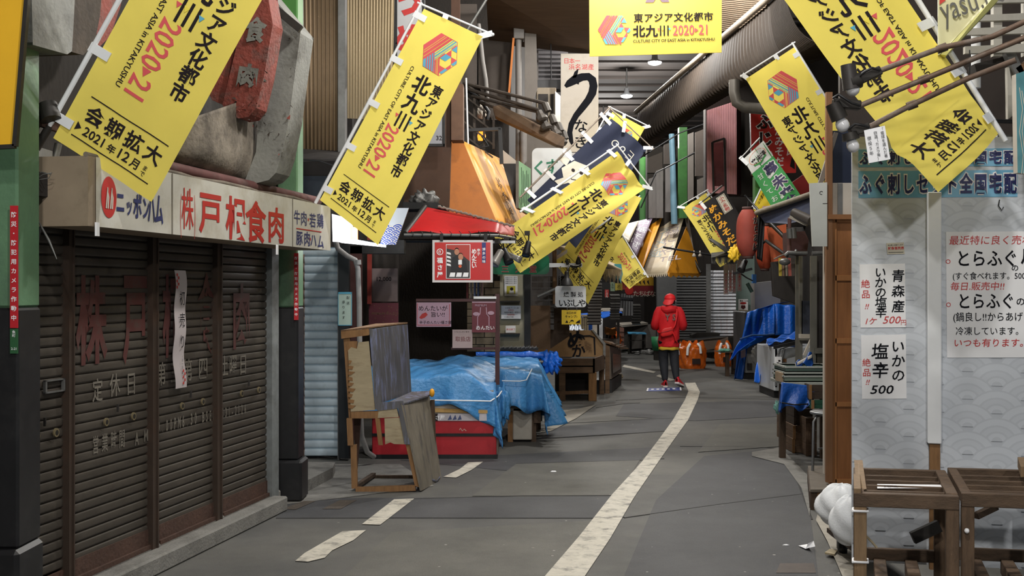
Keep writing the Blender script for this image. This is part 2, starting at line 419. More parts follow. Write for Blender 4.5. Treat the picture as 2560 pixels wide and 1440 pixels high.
wall('wall_left_cross', [(-1.75, 17.95), (-.05, 17.95)], 0, 6.6, SOOT, side=1)
wall('wall_right_upper', [(2.72, 9.62), (8.2, 8.6)], 0, 6.6, M('upper_dark', (50, 42, 37), .8, .25, 3, dirt=(30, 27, 25), dirt_amt=.5), t=.15, side=1)
wall('wall_right_far', [(3.5, 9.75), (4.3, 11.4), (6.2, 22), (6.5, 28), (5.8, 34), (4.4, 38.6)], 0, 6.6, SOOT, side=-1)
wall('wall_back', [(2.6, 38.6), (4.4, 38.6)], 0, 6.6, DARKPANEL, side=1)
CEIL = M('brown_ceiling', (42, 36, 33), .9, .2, 2, stretch=(.3, 6, 1), dirt=(30, 26, 24), dirt_amt=.5)
m = MB(); m.box((-7, -8, 6.6), (9, 50, 6.72), CEIL)
for i in range(24): m.box((-2, 16 + i * .95, 6.56), (7, 16.06 + i * .95, 6.6), CEIL)
m.build('ceiling', kind='structure')
# corrugated roofing lit above the hanging sign
def corr(name, tl, tr, br, bl, mat, n=40, amp=.02, along='v', **kw):
    f, w, l = quad(tl, tr, br, bl); m = MB()
    if along == 'v': m.grid(lambda u, v: f(u * w, v * l, amp * math.sin(u * n * 2 * math.pi)), n * 6, 2, mat)
    else: m.grid(lambda u, v: f(u * w, v * l, amp * math.sin(v * n * 2 * math.pi)), 2, n * 6, mat)
    return m.build(name, solid=.004, **kw)
ROOFM = M('roof_sheet', (150, 132, 112), .6, .12, 3, dirt=(90, 76, 64), dirt_amt=.5)
corr('trim_1', P(1480, -60, 17.5), P(1935, -60, 14.6), P(1905, 60, 15.6), P(1480, 138, 21.5), ROOFM, 26, .018, 'h', kind='structure')
# dark ribbed eave soffit and the pipe along its edge
SOFF = M('ribbed_soffit', (50, 43, 37), .8, .15, 4, metal=.0, spec=.2, dirt=(40, 34, 29), dirt_amt=.6)
EA = [(1960, -25, 13.2), (1925, 8, 13.8), (1800, 112, 16.5), (1700, 196, 19.3), (1595, 285, 23.2)]
EB = [(2190, 90, 12.6), (2080, 140, 13.5), (1862, 214, 16.2), (1742, 285, 19), (1622, 372, 23)]
def poly_at(pts, t):
    t = t * (len(pts) - 1); i = min(int(t), len(pts) - 2); k = t - i
    a, b = P(*pts[i]), P(*pts[i + 1]); return a * (1 - k) + b * k
def soff(u, v):
    a, b = poly_at(EA, u), poly_at(EB, u); p = a * (1 - v) + b * v
    n = Vector((-.55, -.3, -.78))
    return p + n * (.42 * math.sin(math.pi * min(1, v * 1.02)) + .015 * math.sin(u * 150 * math.pi))
m = MB(); m.grid(soff, 900, 14, SOFF)
m.build('trim_2', kind='structure')
m = MB(); m.tube([P(*e) + Vector((-.05, -.05, .03)) for e in EA], .045, M('eave_pipe', (150, 138, 124), .5, .2, 5, dirt=(90, 74, 60)), 10)
m.build('trim_3', kind='structure')
m = MB()
for q in ((1480, 150, 21.5), ): pass
# soffit board over the left shops
m.add([P(1215, -20, 15), P(1490, -20, 15), P(1490, 138, 17.8), P(1222, 108, 17.8)], [(0, 1, 2, 3)], M('brown_soffit', (92, 74, 58), .8, .2, 2, stretch=(1, 5, 1)))
m.build('trim_4', kind='structure')

m = MB(); a = P(1618, 565, 25.08); m.box((a.x, 25.08, a.z), (6.35, 25.4, 4.85), SOOT); m.build('trim_8', kind='structure')
m = MB(); a = P(1764, 490, 21.45); m.box((a.x, 21.45, a.z), (6.05, 21.7, 6.6), SOOT); m.build('trim_9', kind='structure')
# ---- pendant lamps
LAMPM = M('lamp_housing', (165, 168, 172), .4, .05)
GLOW = M('lamp_glow', (246, 250, 255), .4, 0, emit=36.0)
def pendant(x, y, z, label, seen=True):
    k_ = 2.3 if y < -4 else 1.35 if 9 < y < 16 else 1.2 if y > 20 else 1.0
    t = thing('pendant_lamp', label, 'lamp', (x, y, z), 'pendant lamps under the arcade roof')
    a = MB(); a.tube([(x, y, z + .14), (x, y, 6.6)], .018, GREYMET, 8); a.build('stem', t)
    a = MB(); a.lathe([(.03, .17), (.05, .16), (.06, .06), (.12, .03), (.13, 0.0)], (x, y, z), LAMPM, 20); a.build('lamp_housing', t)
    a = MB(); a.lathe([(.128, 0), (.115, -.025), (.06, -.045), (.001, -.05)], (x, y, z), GLOW, 20); a.build('lamp_diffuser', t)
    ld = bpy.data.lights.new('pendant_light', 'POINT'); ld.energy = LAMP_W * k_; ld.color = (1.0, .97, .92); ld.shadow_soft_size = .13
    lo = bpy.data.objects.new('pendant_light', ld); COL.objects.link(lo); lo.parent = t; lo.location = (0, 0, -.2)
for q in LAMPS: pendant(*q, 'white disc pendant lamp under the arcade roof above or behind the photo frame')
for q, l in zip(LAMPS_SEEN, ('bright white disc pendant lamp just below the hanging yellow sign', 'lower glowing disc pendant lamp, left of and below the first',
                             'far pendant lamp hidden deeper under the arcade roof')): pendant(*q, l)
# ---- left curb
m = MB(); m.obox(WP(3.5, .0, 0), WP(9.12, .0, 0) - WP(3.5, .0, 0), WP(4, .13, 0) - WP(4, 0, 0), (0, 0, .115), CONC)
m.obox(WP(3.5, -.12, 0), WP(9.3, -.12, 0) - WP(3.5, -.12, 0), WP(4, .0, 0) - WP(4, -.12, 0), (0, 0, .13), CONC)
m.build('trim_5', kind='structure', bevel=.012)
# raised concrete step before the pale shutter
m = MB(); c = [G(758, 1236), G(832, 1196), G(838, 1182), G(756, 1180)]
m.prism(c, (0, 0, .1), CONC); m.build('trim_6', kind='structure', bevel=.01)
# ================================================================ banners
HEXN = [(0, -1), (.866, -.5), (.866, .5), (0, 1), (-.866, .5), (-.866, -.5)]
def hexlogo(s, cx, cy, R, rot, layer=1, frame=True):
    ca, sa = math.cos(math.radians(rot)), math.sin(math.radians(rot))
    T = lambda p: (cx + R * (p[0] * ca - p[1] * sa), cy + R * (p[0] * sa + p[1] * ca))
    def out(poly, mat, ly=layer):
        if len(poly) > 2: s.poly([T(p) for p in poly], mat, ly)
    d = lambda lo, hi, poly: clip(clip(poly, -.5, -.866, -lo), .5, .866, hi)     # band by offset along (.5,.866)
    if frame:
        for i in range(6):
            a, b = HEXN[i], HEXN[(i + 1) % 6]; s.stroke([T(a), T(b)], R * .018, REDINK, layer)
    e = -.26
    for lo, hi in ((-.87, -.66), (-.63, -.565), (-.535, -.40), (-.37, e)): out(d(lo, hi, HEXN), REDINK)
    r2 = clip(d(e, .07, HEXN), -1, 0, .28)
    for lo, hi in ((-.2, -.16), (-.1, -.03), (.02, .05)): out(d(lo, hi, r2), BLUEINK)
    r3 = clip(d(e, 2, HEXN), 1, 0, -.28)
    out(r3, BLUEINK)
    for x in (-.72, -.6, -.47, -.35): out(clip(clip(r3, -1, 0, -x), 1, 0, x + .05), REDINK, layer * 1.3)
    r4 = clip(clip(d(.08, 2, HEXN), 1, 0, 0), -1, 0, .28)
    for x, w in ((-.27, .08), (-.16, .035), (-.09, .08)): out(clip(clip(r4, -1, 0, -x), 1, 0, x + w), REDINK)
    r5 = clip(d(.08, 2, HEXN), -1, 0, 0); k = 0; a = .289; h = .17
    for c in range(3):
        for j in range(-5, 7):
            y0 = j * h * 2 + (h if c % 2 else 0); x0, x1 = c * a, (c + 1) * a
            t1 = [(x0, y0 - h), (x0, y0 + h), (x1, y0)]; t2 = [(x1, y0 - h * 2 + h - h * 0), (x1, y0 + h), (x0, y0 + h)]
            t2 = [(x1, y0), (x1, y0 + 2 * h), (x0, y0 + h)]
            for q, t in enumerate((t1, t2)):
                k = (j * 2 + q + c) % 4
                if k in (0, 1): 
                    for pl in (t,):
                        for i in range(6):
                            p, n_ = HEXN[i], HEXN[(i + 1) % 6]; nx, ny = (n_[1] - p[1]), -(n_[0] - p[0])
                            pl = clip(pl, nx, ny, nx * p[0] + ny * p[1]) if len(pl) > 2 else pl
                        pl = clip(pl, -.5, -.866, -.08) if len(pl) > 2 else pl
                        out(pl, REDINK if k == 0 else BLUEINK)
def kita(s, x, y, sz, mat, wt, vert=True, sx=1.0):
    """the three bold characters, the third drawn as bars with small pennants"""
    pts = [(x, y + i * sz * 1.04) for i in range(3)] if vert else [(x + i * sz * 1.02, y) for i in range(3)]
    for ch, (a, b) in zip('北九', pts): s._g(ch, a, b, sz, mat, wt, 0, sx, 1, True, 0)
    a, b = pts[2]
    for i in (-1, 0, 1): s.rect(a + i * sz * .3 - sz * .055, b - sz * .42, a + i * sz * .3 + sz * .055, b + sz * .42, mat)
    for i, mt in ((-1, REDINK), (0, YELINK), (1, BLUEINK)):
        c = a + i * sz * .3 + sz * (.13 if i > 0 else -.16 if i < 0 else -.15); s.poly([(c - sz * .11, b - sz * .2), (c + sz * .11, b - sz * .2), (c, b)], mt, 1.5)
def culture_print(s):
    hexlogo(s, .325, .27, .172, -28)
    s.text('東アジア文化都市', .455, .49, .1, INK, .028, vert=True, pitch=.1)
    kita(s, .305, .55, .158, INK, .03)
    s.text('2020▸21', .20, .945, .165, REDINK, .012, rot=90, sx=.84)
    s.text('CULTURE CITY OF EAST ASIA in KITAKYUSHU', .145, .455, .043, INK, .012, rot=90, sx=1.06)
    s.rect(.07, 1.503, .54, 1.509, INK); s.rect(.07, 1.728, .54, 1.734, INK)
    s.text('会期拡大', .075, 1.585, .102, INK, .022, pitch=.118)
    s.poly([(.07, 1.652), (.07, 1.7), (.1, 1.676)], INK)
    s.text('2021', .115, 1.702, .068, INK, .018); s.text('年', .262, 1.70, .048, INK, .02)
    s.text('12', .315, 1.702, .074, INK, .018); s.text('月', .40, 1.702, .058, INK, .02)
    s.text('まで', .487, 1.655, .03, INK, .012, vert=True)
def banner(label, corners, pole_from, pole_to, cloth=YEL, draw=culture_print, group='yellow festival banners along the alley', amp=.012, bends=(1.3, 2.1), nclip=5, top=True,
           pole_mat=WHITEPL, dims=(.6, 1.8), pole_r=.011, bump=None, bar_over=.06, socket=None, fine=.05):
    """corners: TL TR BR BL in the printed frame (pole runs down the TL-BL edge)"""
    tl, tr, br, bl = map(Vector, corners); w, l = dims
    ph = random.random() * 6
    def wave(u, v):
        e = amp * (math.sin(bends[0] * 2 * math.pi * v + ph + u * 2) + .6 * math.sin(bends[1] * 2 * math.pi * u + ph * 2 + v * 5))
        if bump: e += bump(u, v)
        return e * min(1, 3 * u + .1)
    f, _, _ = quad(tl, tr, br, bl, w, l, wave)
    base = Vector(pole_from)
    t = thing('festival_banner', label, 'banner', base, group)
    sh = Sheet(f, w, l, both=True, fine=fine)
    sh.mb.grid(lambda u, v: f(u * w, v * l, 0), 14, 40, cloth)
    draw(sh)
    sh.mb.build('banner_cloth', t)
    a = MB(); p0, p1 = Vector(pole_from), Vector(pole_to)
    a.tube([p0, p0 * .45 + p1 * .55], pole_r * 1.25, pole_mat, 10); a.tube([p0 * .45 + p1 * .55, p1], pole_r, pole_mat, 10)
    a.build('pole', t)
    d = (p1 - p0); L = d.length; d.normalize()
    across = (tr - tl).normalized()
    if top:
        a = MB(); q = p1 - d * .015; e = tr + (tl - bl).normalized() * .05 + across * bar_over
        a.tube([q - across * .03, e], pole_r * .75, pole_mat, 8); a.ball(e, pole_r * 1.3, pole_mat, 8, 6); a.build('crossbar', t)
        for k in (.35, .97):
            c = tl * (1 - k) + tr * k; g = q * (1 - k) + e * k
            a = MB(); a.beam(g + f.n * .004 - (c - g) * .2, c + (c - g) * .5 + f.n * .004, .045, .006, WHITEPL, up=f.n); a.build('strap', t)
    for i in range(nclip):
        k = .04 + .9 * i / (nclip - 1); c = tl * (1 - k) + bl * k
        tt = (c - p0).dot(d)
        if tt > L: continue
        g = p0 + d * tt
        a = MB(); a.beam(g - (c - g) * .35 + f.n * .006, c + (c - g).normalized() * .055 + f.n * .006, .05, .008, WHITEPL, up=f.n); a.build('strap', t)
    if socket:
        a = MB(); a.tube([Vector(socket), p0 + d * .06], .021, DARKMET, 10); a.build('pole_socket', t)
    return t
def B(px4, Y): return quadpx(*px4, Y)
# big near-left banner, top cut by the frame
YA = 5.95
banner('big yellow banner nearest on the left, hanging over the long meat shop sign',
       B([(555, -424), (800, -264), (378, 505), (133, 345)], [5.75, 5.85, 6.0, 5.92]), P(110, 340, 5.92), P(552, -460, 5.75), socket=P(38, 462, 5.95), nclip=5)
banner('whole tall yellow banner left of centre, pole foot at the meat shop sign end',
       B([(1060, 22), (1207, 92), (945, 613), (800, 500)], [9.1, 9.2, 9.3, 9.2]), P(788, 508, 9.2), P(1054, 6, 9.1), nclip=5)
def fold(u, v): return 0
banner('big yellow banner with mirrored print in front of the pufferfish shop strips',
       B([(2062, -304), (1798, -208), (2335, 487), (2495, 335)], [5.85, 5.75, 5.55, 5.75]),
       P(2514, 352, 5.8), P(2076, -352, 5.9), amp=.012, nclip=6, bump=lambda u, v: .09 * max(0, v - .84) * 6 * math.sin(.3 + u * 2.6) - .05 * math.exp(-((v - .84) / .03) ** 2))
banner('smaller mirrored yellow banner half hidden by the tall dark wooden post',
       B([(1985, 118), (1864, 198), (2115, 615), (2238, 530)], 11.7), P(2260, 560, 11.7), P(1980, 106, 11.7), bar_over=.02)
banner('centre yellow banner leaning far left over the green sign, pole along its upper edge',
       B([(1543, 378), (1615, 470), (1300, 683), (1236, 592)], [14.1, 14.1, 13.3, 13.3]), P(1300, 530, 13.6), P(1546, 362, 14.15), amp=.03)
banner('limp yellow banner behind the centre one, its date end behind the beige awning',
       B([(1520, 470), (1604, 492), (1470, 760), (1385, 655)], [16.2, 16.0, 15.8, 15.9]), P(1478, 582, 15.9), P(1600, 490, 16.3), amp=.03, top=False, nclip=2)
banner('narrow mirrored yellow banner between the striped awning and the beige one',
       B([(1556, 592), (1505, 648), (1573, 722), (1617, 690)], [19.4, 19.4, 19.2, 19.2]), P(1620, 694, 19.2), P(1553, 582, 19.4), amp=.02, dims=(.6, 1.1), nclip=3, top=False,
       draw=lambda s: (s.text('2020▸21', .2, .25, .17, REDINK, .01, rot=90, sx=.84), s.text('KITAKYUSHU', .14, .3, .05, INK, .01, rot=90), s.text('文化', .45, .02, .11, INK, .02, vert=True),
                       s.rect(.07, .83, .54, .84, INK), s.text('会期拡大', .075, .9, .11, INK, .02, pitch=.118), s.text('2021年12月', .08, 1.03, .075, INK, .015), s.rect(.07, 1.05, .54, 1.056, INK)))
banner('small bright mirrored yellow banner just left of the black and gold banner',
       B([(1766, 482), (1705, 520), (1800, 668), (1872, 628)], [20.4, 20.4, 20, 20]), P(1880, 640, 20), P(1766, 474, 20.4), amp=.03, nclip=2)
banner('yellow banner mostly hidden behind the navy one, only its upper corner showing',
       B([(1532, 278), (1612, 320), (1480, 560), (1400, 516)], 17.0), P(1390, 520, 17.0), P(1527, 266, 17.0), draw=lambda s: hexlogo(s, .36, .3, .17, -28), nclip=3)
# navy banner
NAVY = M('navy_cloth', (34, 40, 62), .8, .1, 4, trans=.08)
CREAM = M('cream_ink', (206, 200, 184), .7, 0)
def navy_print(s):
    s.text('ビアホール処', .44, .32, .085, CREAM, .01, vert=True, pitch=.09)
    s.ring(.25, .2, .045, .012, CREAM); s.ring(.36, .2, .035, .012, CREAM); s.stroke([(.44, .15), (.51, .15), (.51, .25), (.44, .25)], .012, CREAM); s.stroke([(.45, .2), (.5, .2)], .012, CREAM)
    # pale animal shape
    q = lambda *p: [(x - .11, y - .27) for x, y in p]
    s.poly(q((.16, 1.0), (.3, .93), (.4, 1.0), (.42, 1.12), (.36, 1.24), (.22, 1.27), (.12, 1.18)), CREAM)
    s.poly(q((.12, 1.02), (.04, 1.06), (.02, 1.12), (.14, 1.12)), CREAM, 1.3); s.poly(q((.2, 1.25), (.16, 1.36), (.22, 1.36), (.27, 1.26)), CREAM, 1.3)
    s.poly(q((.34, .98), (.4, .84), (.45, .86), (.42, 1.04)), CREAM, 1.3)
    for a in q((.3, 1.06), (.22, 1.1)): s.disc(*a, .02, INK, 1.8)
    s.stroke(q((.24, 1.17), (.27, 1.2), (.31, 1.17)), .01, INK, 1.8)
banner('navy blue banner with a pale animal figure, behind the centre yellow banner', B([(1528, 296), (1618, 372), (1440, 620), (1318, 500)], [15.3, 15.3, 15, 15]),
       P(1300, 494, 15.0), P(1526, 268, 15.3), cloth=NAVY, draw=navy_print, group=None, amp=.03, dims=(.6, 1.5), pole_mat=M('worn_pole', (140, 128, 116), .5, .3, 8, dirt=(90, 70, 55)))
# green and white dream-future banner
GRN = M('green_cloth', (70, 150, 84), .75, .06, 4, trans=.15)
CW = M('cloth_white', (214, 214, 208), .75, .03, 4, trans=.1)
def green_print(s):
    s.rect(0, 0, .45, .3, CW, .5); s.ring(.225, .13, .17, .008, M('orange_ink', (222, 130, 84), .7, 0), ry=.1)
    s.text('来未夢', .08, .165, .11, INK, .015, pitch=.1); s.stroke([(.1, .22), (.22, .25), (.36, .2)], .03, GRN, 1.2)
    s.text('夢未来', .30, .34, .22, CW, .085, vert=True, pitch=.245); s.text('夢未来', .30, .34, .22, M('violet_ink', (58, 52, 84), .7, 0), .028, vert=True, pitch=.245, layer=2)
    s.text('甘くておいしい', .1, .38, .11, CW, .008, vert=True, pitch=.15)
banner('green and white banner hanging before the red vertical sign, dark blue awning below it', B([(1858, 398), (1908, 352), (2010, 500), (1945, 545)], 15.5), P(1900, 345, 15.5), P(1850, 398, 15.5),
       cloth=GRN, draw=green_print, group=None, dims=(.45, 1.2), top=False, nclip=2, amp=.015, pole_mat=GREYMET)
# black and gold banner
GOLD = M('gold_ink', (226, 160, 40), .6, 0)
def gold_print(s):
    s.rect(.27, .06, .45, .50, CREAM); s.rect(.28, .072, .44, .488, INK, 1.3); s.rect(.288, .08, .432, .48, CREAM, 1.8)
    s.text('小倉名物', .36, .09, .095, M('deep_red_ink', (170, 44, 40), .6, 0), .02, vert=True, pitch=.096, layer=2.4)
    s.text('ぬかみそだき', .14, .13, .2, GOLD, .03, vert=True, pitch=.215)
banner('black banner with gold characters and a white label, behind the red paper lanterns', B([(1756, 510), (1812, 474), (1890, 606), (1832, 650)], 18.6), P(1806, 464, 18.6), P(1746, 512, 18.6),
       cloth=M('black_cloth', (30, 26, 26), .8, .05), draw=gold_print, group=None, dims=(.5, 1.5), nclip=2, top=False, amp=.012, pole_mat=DARKMET)
YELC2 = M('plain_yellow_cloth', (226, 196, 52), .7, .08, 5, trans=.2)
banner('yellow banner end with a pale printed patch, between the green banner and the red lantern', B([(1905, 470), (1945, 500), (1900, 560), (1882, 520)], 17.5), P(1878, 524, 17.5), P(1905, 465, 17.5), cloth=YELC2,
       draw=lambda s: (s.text('名物たき', .12, .1, .12, INK, .01, vert=True), s.poly([(.3, .5), (.5, .3), (.6, .6), (.4, .8)], M('pale_pink', (222, 180, 180), .7, 0))), group=None, dims=(.6, .9), top=False, nclip=2)

# ---- big flat banner hanging across the alley at top centre
def hang(s):
    u = s.w / 331.0
    hexlogo(s, 62 * u, 72 * u + 150 * u, 41 * u, -28, frame=False)
    y = 150 * u
    s.text('東アジア文化都市', 110 * u, y + 44 * u, 23.5 * u, INK, .025, pitch=25 * u)
    kita(s, 124 * u, y + 77 * u, 31 * u, INK, .03, vert=False)
    s.text('2020▸21', 208 * u, y + 89 * u, 36 * u, REDINK, .012, sx=.76)
    s.text('CULTURE CITY OF EAST ASIA in KITAKYUSHU', 109 * u, y + 105 * u, 10.2 * u, INK, .015, sx=.98)
    s.poly([(140 * u, y + 6 * u), (150 * u, y - 20 * u), (190 * u, y - 20 * u), (200 * u, y + 6 * u), (182 * u, y + 6 * u), (170 * u, y - 8 * u), (160 * u, y + 6 * u)], M('print_grey', (120, 100, 110), .7, 0))
t = thing('hanging_banner', 'wide flat yellow banner board hanging across the alley at top centre', 'banner', P(1638, 139, 11.0))
f, w, l = quad(P(1472, -150, 11), P(1805, -150, 11), P(1804, 131, 11), P(1474, 141, 11))
sh = Sheet(f, w, l); sh.mb.grid(lambda u, v: f(u * w, v * l, 0), 2, 2, YEL); sh.mb.grid(lambda u, v: f(u * w, v * l, -.012), 2, 2, YEL, flip=True); hang(sh); sh.mb.build('banner_panel', t)
for x in (1500, 1780):
    a = MB(); a.tube([P(x, -150, 11), (P(x, 0, 11).x, 11, 6.6)], .006, GREYMET, 6); a.build('hanging_wire', t)
a = MB(); a.tube([P(1466, -152, 11), P(1811, -152, 11)], .015, GREYMET, 8); a.build('top_rail', t)
# ================================================================ left, near: meat shop front
SQ = 1.0171
def Yw(px, off): return (3.58 - off * 1.017) / (.1859 - (px - CX) / F)
def wallsheet(px0, off, z0, w, l, mb=None):
    Y0 = Yw(px0, off)
    f = lambda x, y, h=0: Vector((-3.58 + .1859 * (Y0 + x / SQ) + (off + h) * 1.017, Y0 + x / SQ, z0 - y))
    s = Sheet(f, w, l, mb); s.Y0, s.off, s.z0 = Y0, off, z0
    def loc(px, py):
        Y = Yw(px, off); return (Y - Y0) * SQ, z0 - (CAMH + (HY - py) / F * Y), Y
    s.loc = loc
    def ch(c, px, py, hp, wp, mat, wt=.02, layer=1):
        x, y, Y = loc(px, py); x2, _, _ = loc(px + wp / 2, py); x1, _, _ = loc(px - wp / 2, py)
        sz = hp / F * Y / .9
        s._g(c, x, y, sz, mat, wt, 0, (x2 - x1) / (sz * .9), layer, True, 0)
    s.ch = ch
    return s
SHUT = M('shutter_brown', (74, 68, 61), .5, .22, 2.5, metal=.15, dirt=(56, 50, 44), dirt_amt=.6, stretch=(1, 1, 3))
RUST = M('rust', (74, 52, 42), .85, .3, 7, bump=.3, dirt=(58, 40, 32), dirt_amt=.7)
FADERED = M('faded_red', (84, 46, 43), .6, .15, 6, dirt=(74, 66, 60), dirt_amt=.7, dscale=14)
FADEWHITE = M('faded_white', (118, 112, 102), .6, .1, 6, dirt=(78, 72, 65), dirt_amt=.9, dscale=16)
BRASS = M('dull_brass', (128, 116, 88), .5, .1, 5, metal=.3)
panels = [(30, 168, 'leftmost shutter panel of the meat shop, with a mail slot'), (180, 378, 'widest meat shop shutter panel, with the large faded first letters'),
          (390, 540, 'third meat shop shutter panel, behind the white paper strip'), (550, 674, 'meat shop shutter panel nearest the green pillar')]
OFF = -.03
for k, (a, b, lab) in enumerate(panels):
    Ya, Yb = Yw(a, OFF), Yw(b, OFF)
    t = thing('roller_shutter', lab, 'shutter', WP((Ya + Yb) / 2, OFF, .13), 'meat shop shutter panels')
    z0, z1 = .22, 2.25; ns = 37; pit = (z1 - z0) / ns
    m = MB()
    def fn(u, v):
        z = z0 + v * (z1 - z0); q = (v * ns) % 1.0
        o = .006 * math.sin(math.pi * min(q / .84, 1.0)) ** .3 if q < .84 else -.01
        Y = Ya + u * (Yb - Ya); return Vector((-3.58 + .1859 * Y + (OFF + o) * 1.017, Y, z))
    m.grid(fn, 1, ns * 8, SHUT, smooth=False)
    s = wallsheet(a, OFF + .0075, 2.25, (Yb - Ya) * SQ, 2.1, m)
    if k == 1:
        s.ch('株', 228, 800, 205, 70, FADERED, .03); s.ch('戸', 338, 790, 210, 56, FADERED, .03)
        for c, x, y in (('定', 243, 975), ('休', 286, 962), ('日', 327, 958)): s.ch(c, x, y, 55, 24, FADEWHITE, .01)
        for c, x, y in (('営', 238, 1112), ('業', 261, 1106), ('時', 283, 1100), ('間', 304, 1096)): s.ch(c, x, y, 44, 14, FADEWHITE, .01)
        s.ch('A', 341, 1096, 40, 12, FADEWHITE); s.ch('M', 364, 1088, 36, 13, FADEWHITE)
    if k == 2:
        s.ch('根', 430, 790, 190, 44, FADERED, .03); s.ch('食', 515, 785, 185, 38, FADERED, .03)
        for c, x, y in (('第', 402, 935), ('三', 437, 930), ('第', 468, 926), ('四', 507, 920)): s.ch(c, x, y, 56, 22, FADEWHITE, .01)
        for i, c in enumerate('9.00PM6.30'): s.ch(c, 396 + i * 10.2, 1068 - i * 2.6, 36, 9 if c != '.' else 3, FADEWHITE)
        for i, c in enumerate('BSEL'): s.ch(c, 507 + i * 9, 1042 - i * 1.8, 32, 8, FADEWHITE)
    if k == 3:
        s.ch('肉', 603, 790, 150, 42, FADERED, .03)
        for c, x, y in (('土', 560, 915), ('曜', 582, 912), ('日', 607, 910)): s.ch(c, x, y, 50, 18, FADEWHITE, .01)
        for i, c in enumerate('531-2126'): s.ch(c, 556 + i * 8, 1032 - i * 1.5, 30, 7, FADEWHITE)
    m.build('shutter_curtain', t)
    m = MB(); m.obox(WP(Ya, OFF - .02, .115), WP(Yb, OFF - .02, .115) - WP(Ya, OFF - .02, .115), WP(Ya, OFF + .03, .115) - WP(Ya, OFF - .02, .115), (0, 0, .03), RUST)
    m.obox(WP(Ya, OFF, .14), WP(Yb, OFF, .14) - WP(Ya, OFF, .14), WP(Ya, OFF + .012, .14) - WP(Ya, OFF, .14), (0, 0, .1 if k else .07), RUST); m.build('bottom_rail', t)
    for q in (.35, .7):
        Y = Ya + q * (Yb - Ya); z = .965
        m = MB(); m.tube([WP(Y, OFF + .018, z), WP(Y, OFF + .028, z)], .024, BRASS, 12); m.tube([WP(Y, OFF + .026, z), WP(Y, OFF + .03, z)], .014, DARKMET, 10); m.build('finger_pull', t)
    m = MB(); m.beam(WP(Ya + .5 * (Yb - Ya), OFF + .02, 1.01), WP(Ya + .5 * (Yb - Ya), OFF + .02, 1.055), .012, .012, DARKMET); m.build('lock_slot', t)
    if k == 0:
        m = MB(); z = 1.215
        for (x0, z0_, x1, z1_) in ((.5, z - .035, .87, z - .027), (.5, z + .027, .87, z + .035), (.5, z - .035, .53, z + .035), (.84, z - .035, .87, z + .035)):
            c0, c1 = Ya + x0 * (Yb - Ya), Ya + x1 * (Yb - Ya); m.obox(WP(c0, OFF + .01, z0_), WP(c1, OFF + .01, z0_) - WP(c0, OFF + .01, z0_), WP(c0, OFF + .025, z0_) - WP(c0, OFF + .01, z0_), (0, 0, z1_ - z0_), GREYMET)
        m.build('mail_slot', t)
MULL = M('mullion_brown', (70, 58, 50), .55, .2, 5, metal=.3, dirt=(88, 60, 44), dirt_amt=.5)
for a, b, lab in ((168, 180, 'rusty brown shutter guide post left of the widest panel'), (378, 391, 'rusty brown shutter guide post right of the widest panel'), (540, 551, 'rusty brown shutter guide post beside the panel nearest the green pillar')):
    Ya, Yb = Yw(a, .0), Yw(b, .0); m = MB()
    m.obox(WP(Ya, -.1, .115), WP(Yb, -.1, .115) - WP(Ya, -.1, .115), WP(Ya, .012, .115) - WP(Ya, -.1, .115), (0, 0, 2.14), MULL)
    m.obox(WP(Ya * .25 + Yb * .75, .0, .115), (WP(Yb, -.1, 0) - WP(Ya, -.1, 0)) * .2, WP(Ya, .02, .115) - WP(Ya, .0, .115), (0, 0, 2.14), MULL)
    m.build('shutter_guide_post', label=lab, cat='post', group='shutter guide posts')
Ya, Yb = Yw(674, 0), Yw(691, 0); m = MB()
m.obox(WP(Ya, -.1, .1), WP(Yb, -.1, .1) - WP(Ya, -.1, .1), WP(Ya, .02, .1) - WP(Ya, -.1, .1), (0, 0, 2.2), M('blue_grey_jamb', (116, 120, 120), .6, .25, 7, dirt=(58, 54, 50), dirt_amt=.6))
m.build('shutter_jamb', label='blue grey door jamb between the shutters and the green pillar', cat='post')
# paper strip on the shutter
t = thing('paper_strip', 'tall white paper strip with brush lettering pasted on the dark shutter', 'paper', WP(Yw(450, .02), .02, 1.0))
s = wallsheet(436, .018, CAMH + (HY - 676) / F * Yw(450, .018), .15, .72)
k = (Yw(464, .018) - Yw(436, .018)) * SQ
Lh = (970 - 676) / F * Yw(450, .018)
s.mb.grid(lambda u, v: s.f(u * k + .012 * math.sin(v * 7), v * Lh, .006 * math.sin(v * 15)), 2, 24, M('old_paper', (196, 186, 186), .7, .05, 4))
for i, c in enumerate('初売り'): s.text(c, k * .55 - .0, Lh * (.17 + .185 * i), .1, BRUSH, .0, vert=True, sx=.8, layer=4)
s.text('1月一日より', k * .55, Lh * .72, .022, BRUSH, 0, vert=True, layer=4)
RI = M('label_red', (196, 60, 56), .6, 0)
for i in range(5):
    for j in range(2):
        if (i + j) % 2 == 0: s.rect(.005 + j * .02, .02 + i * .02, .022 + j * .02, .038 + i * .02, RI, 4); s.rect(k * .6 + j * .02, Lh - .12 + i * .02, k * .6 + .017 + j * .02, Lh - .102 + i * .02, RI, 4)
s.mb.build('paper', t)

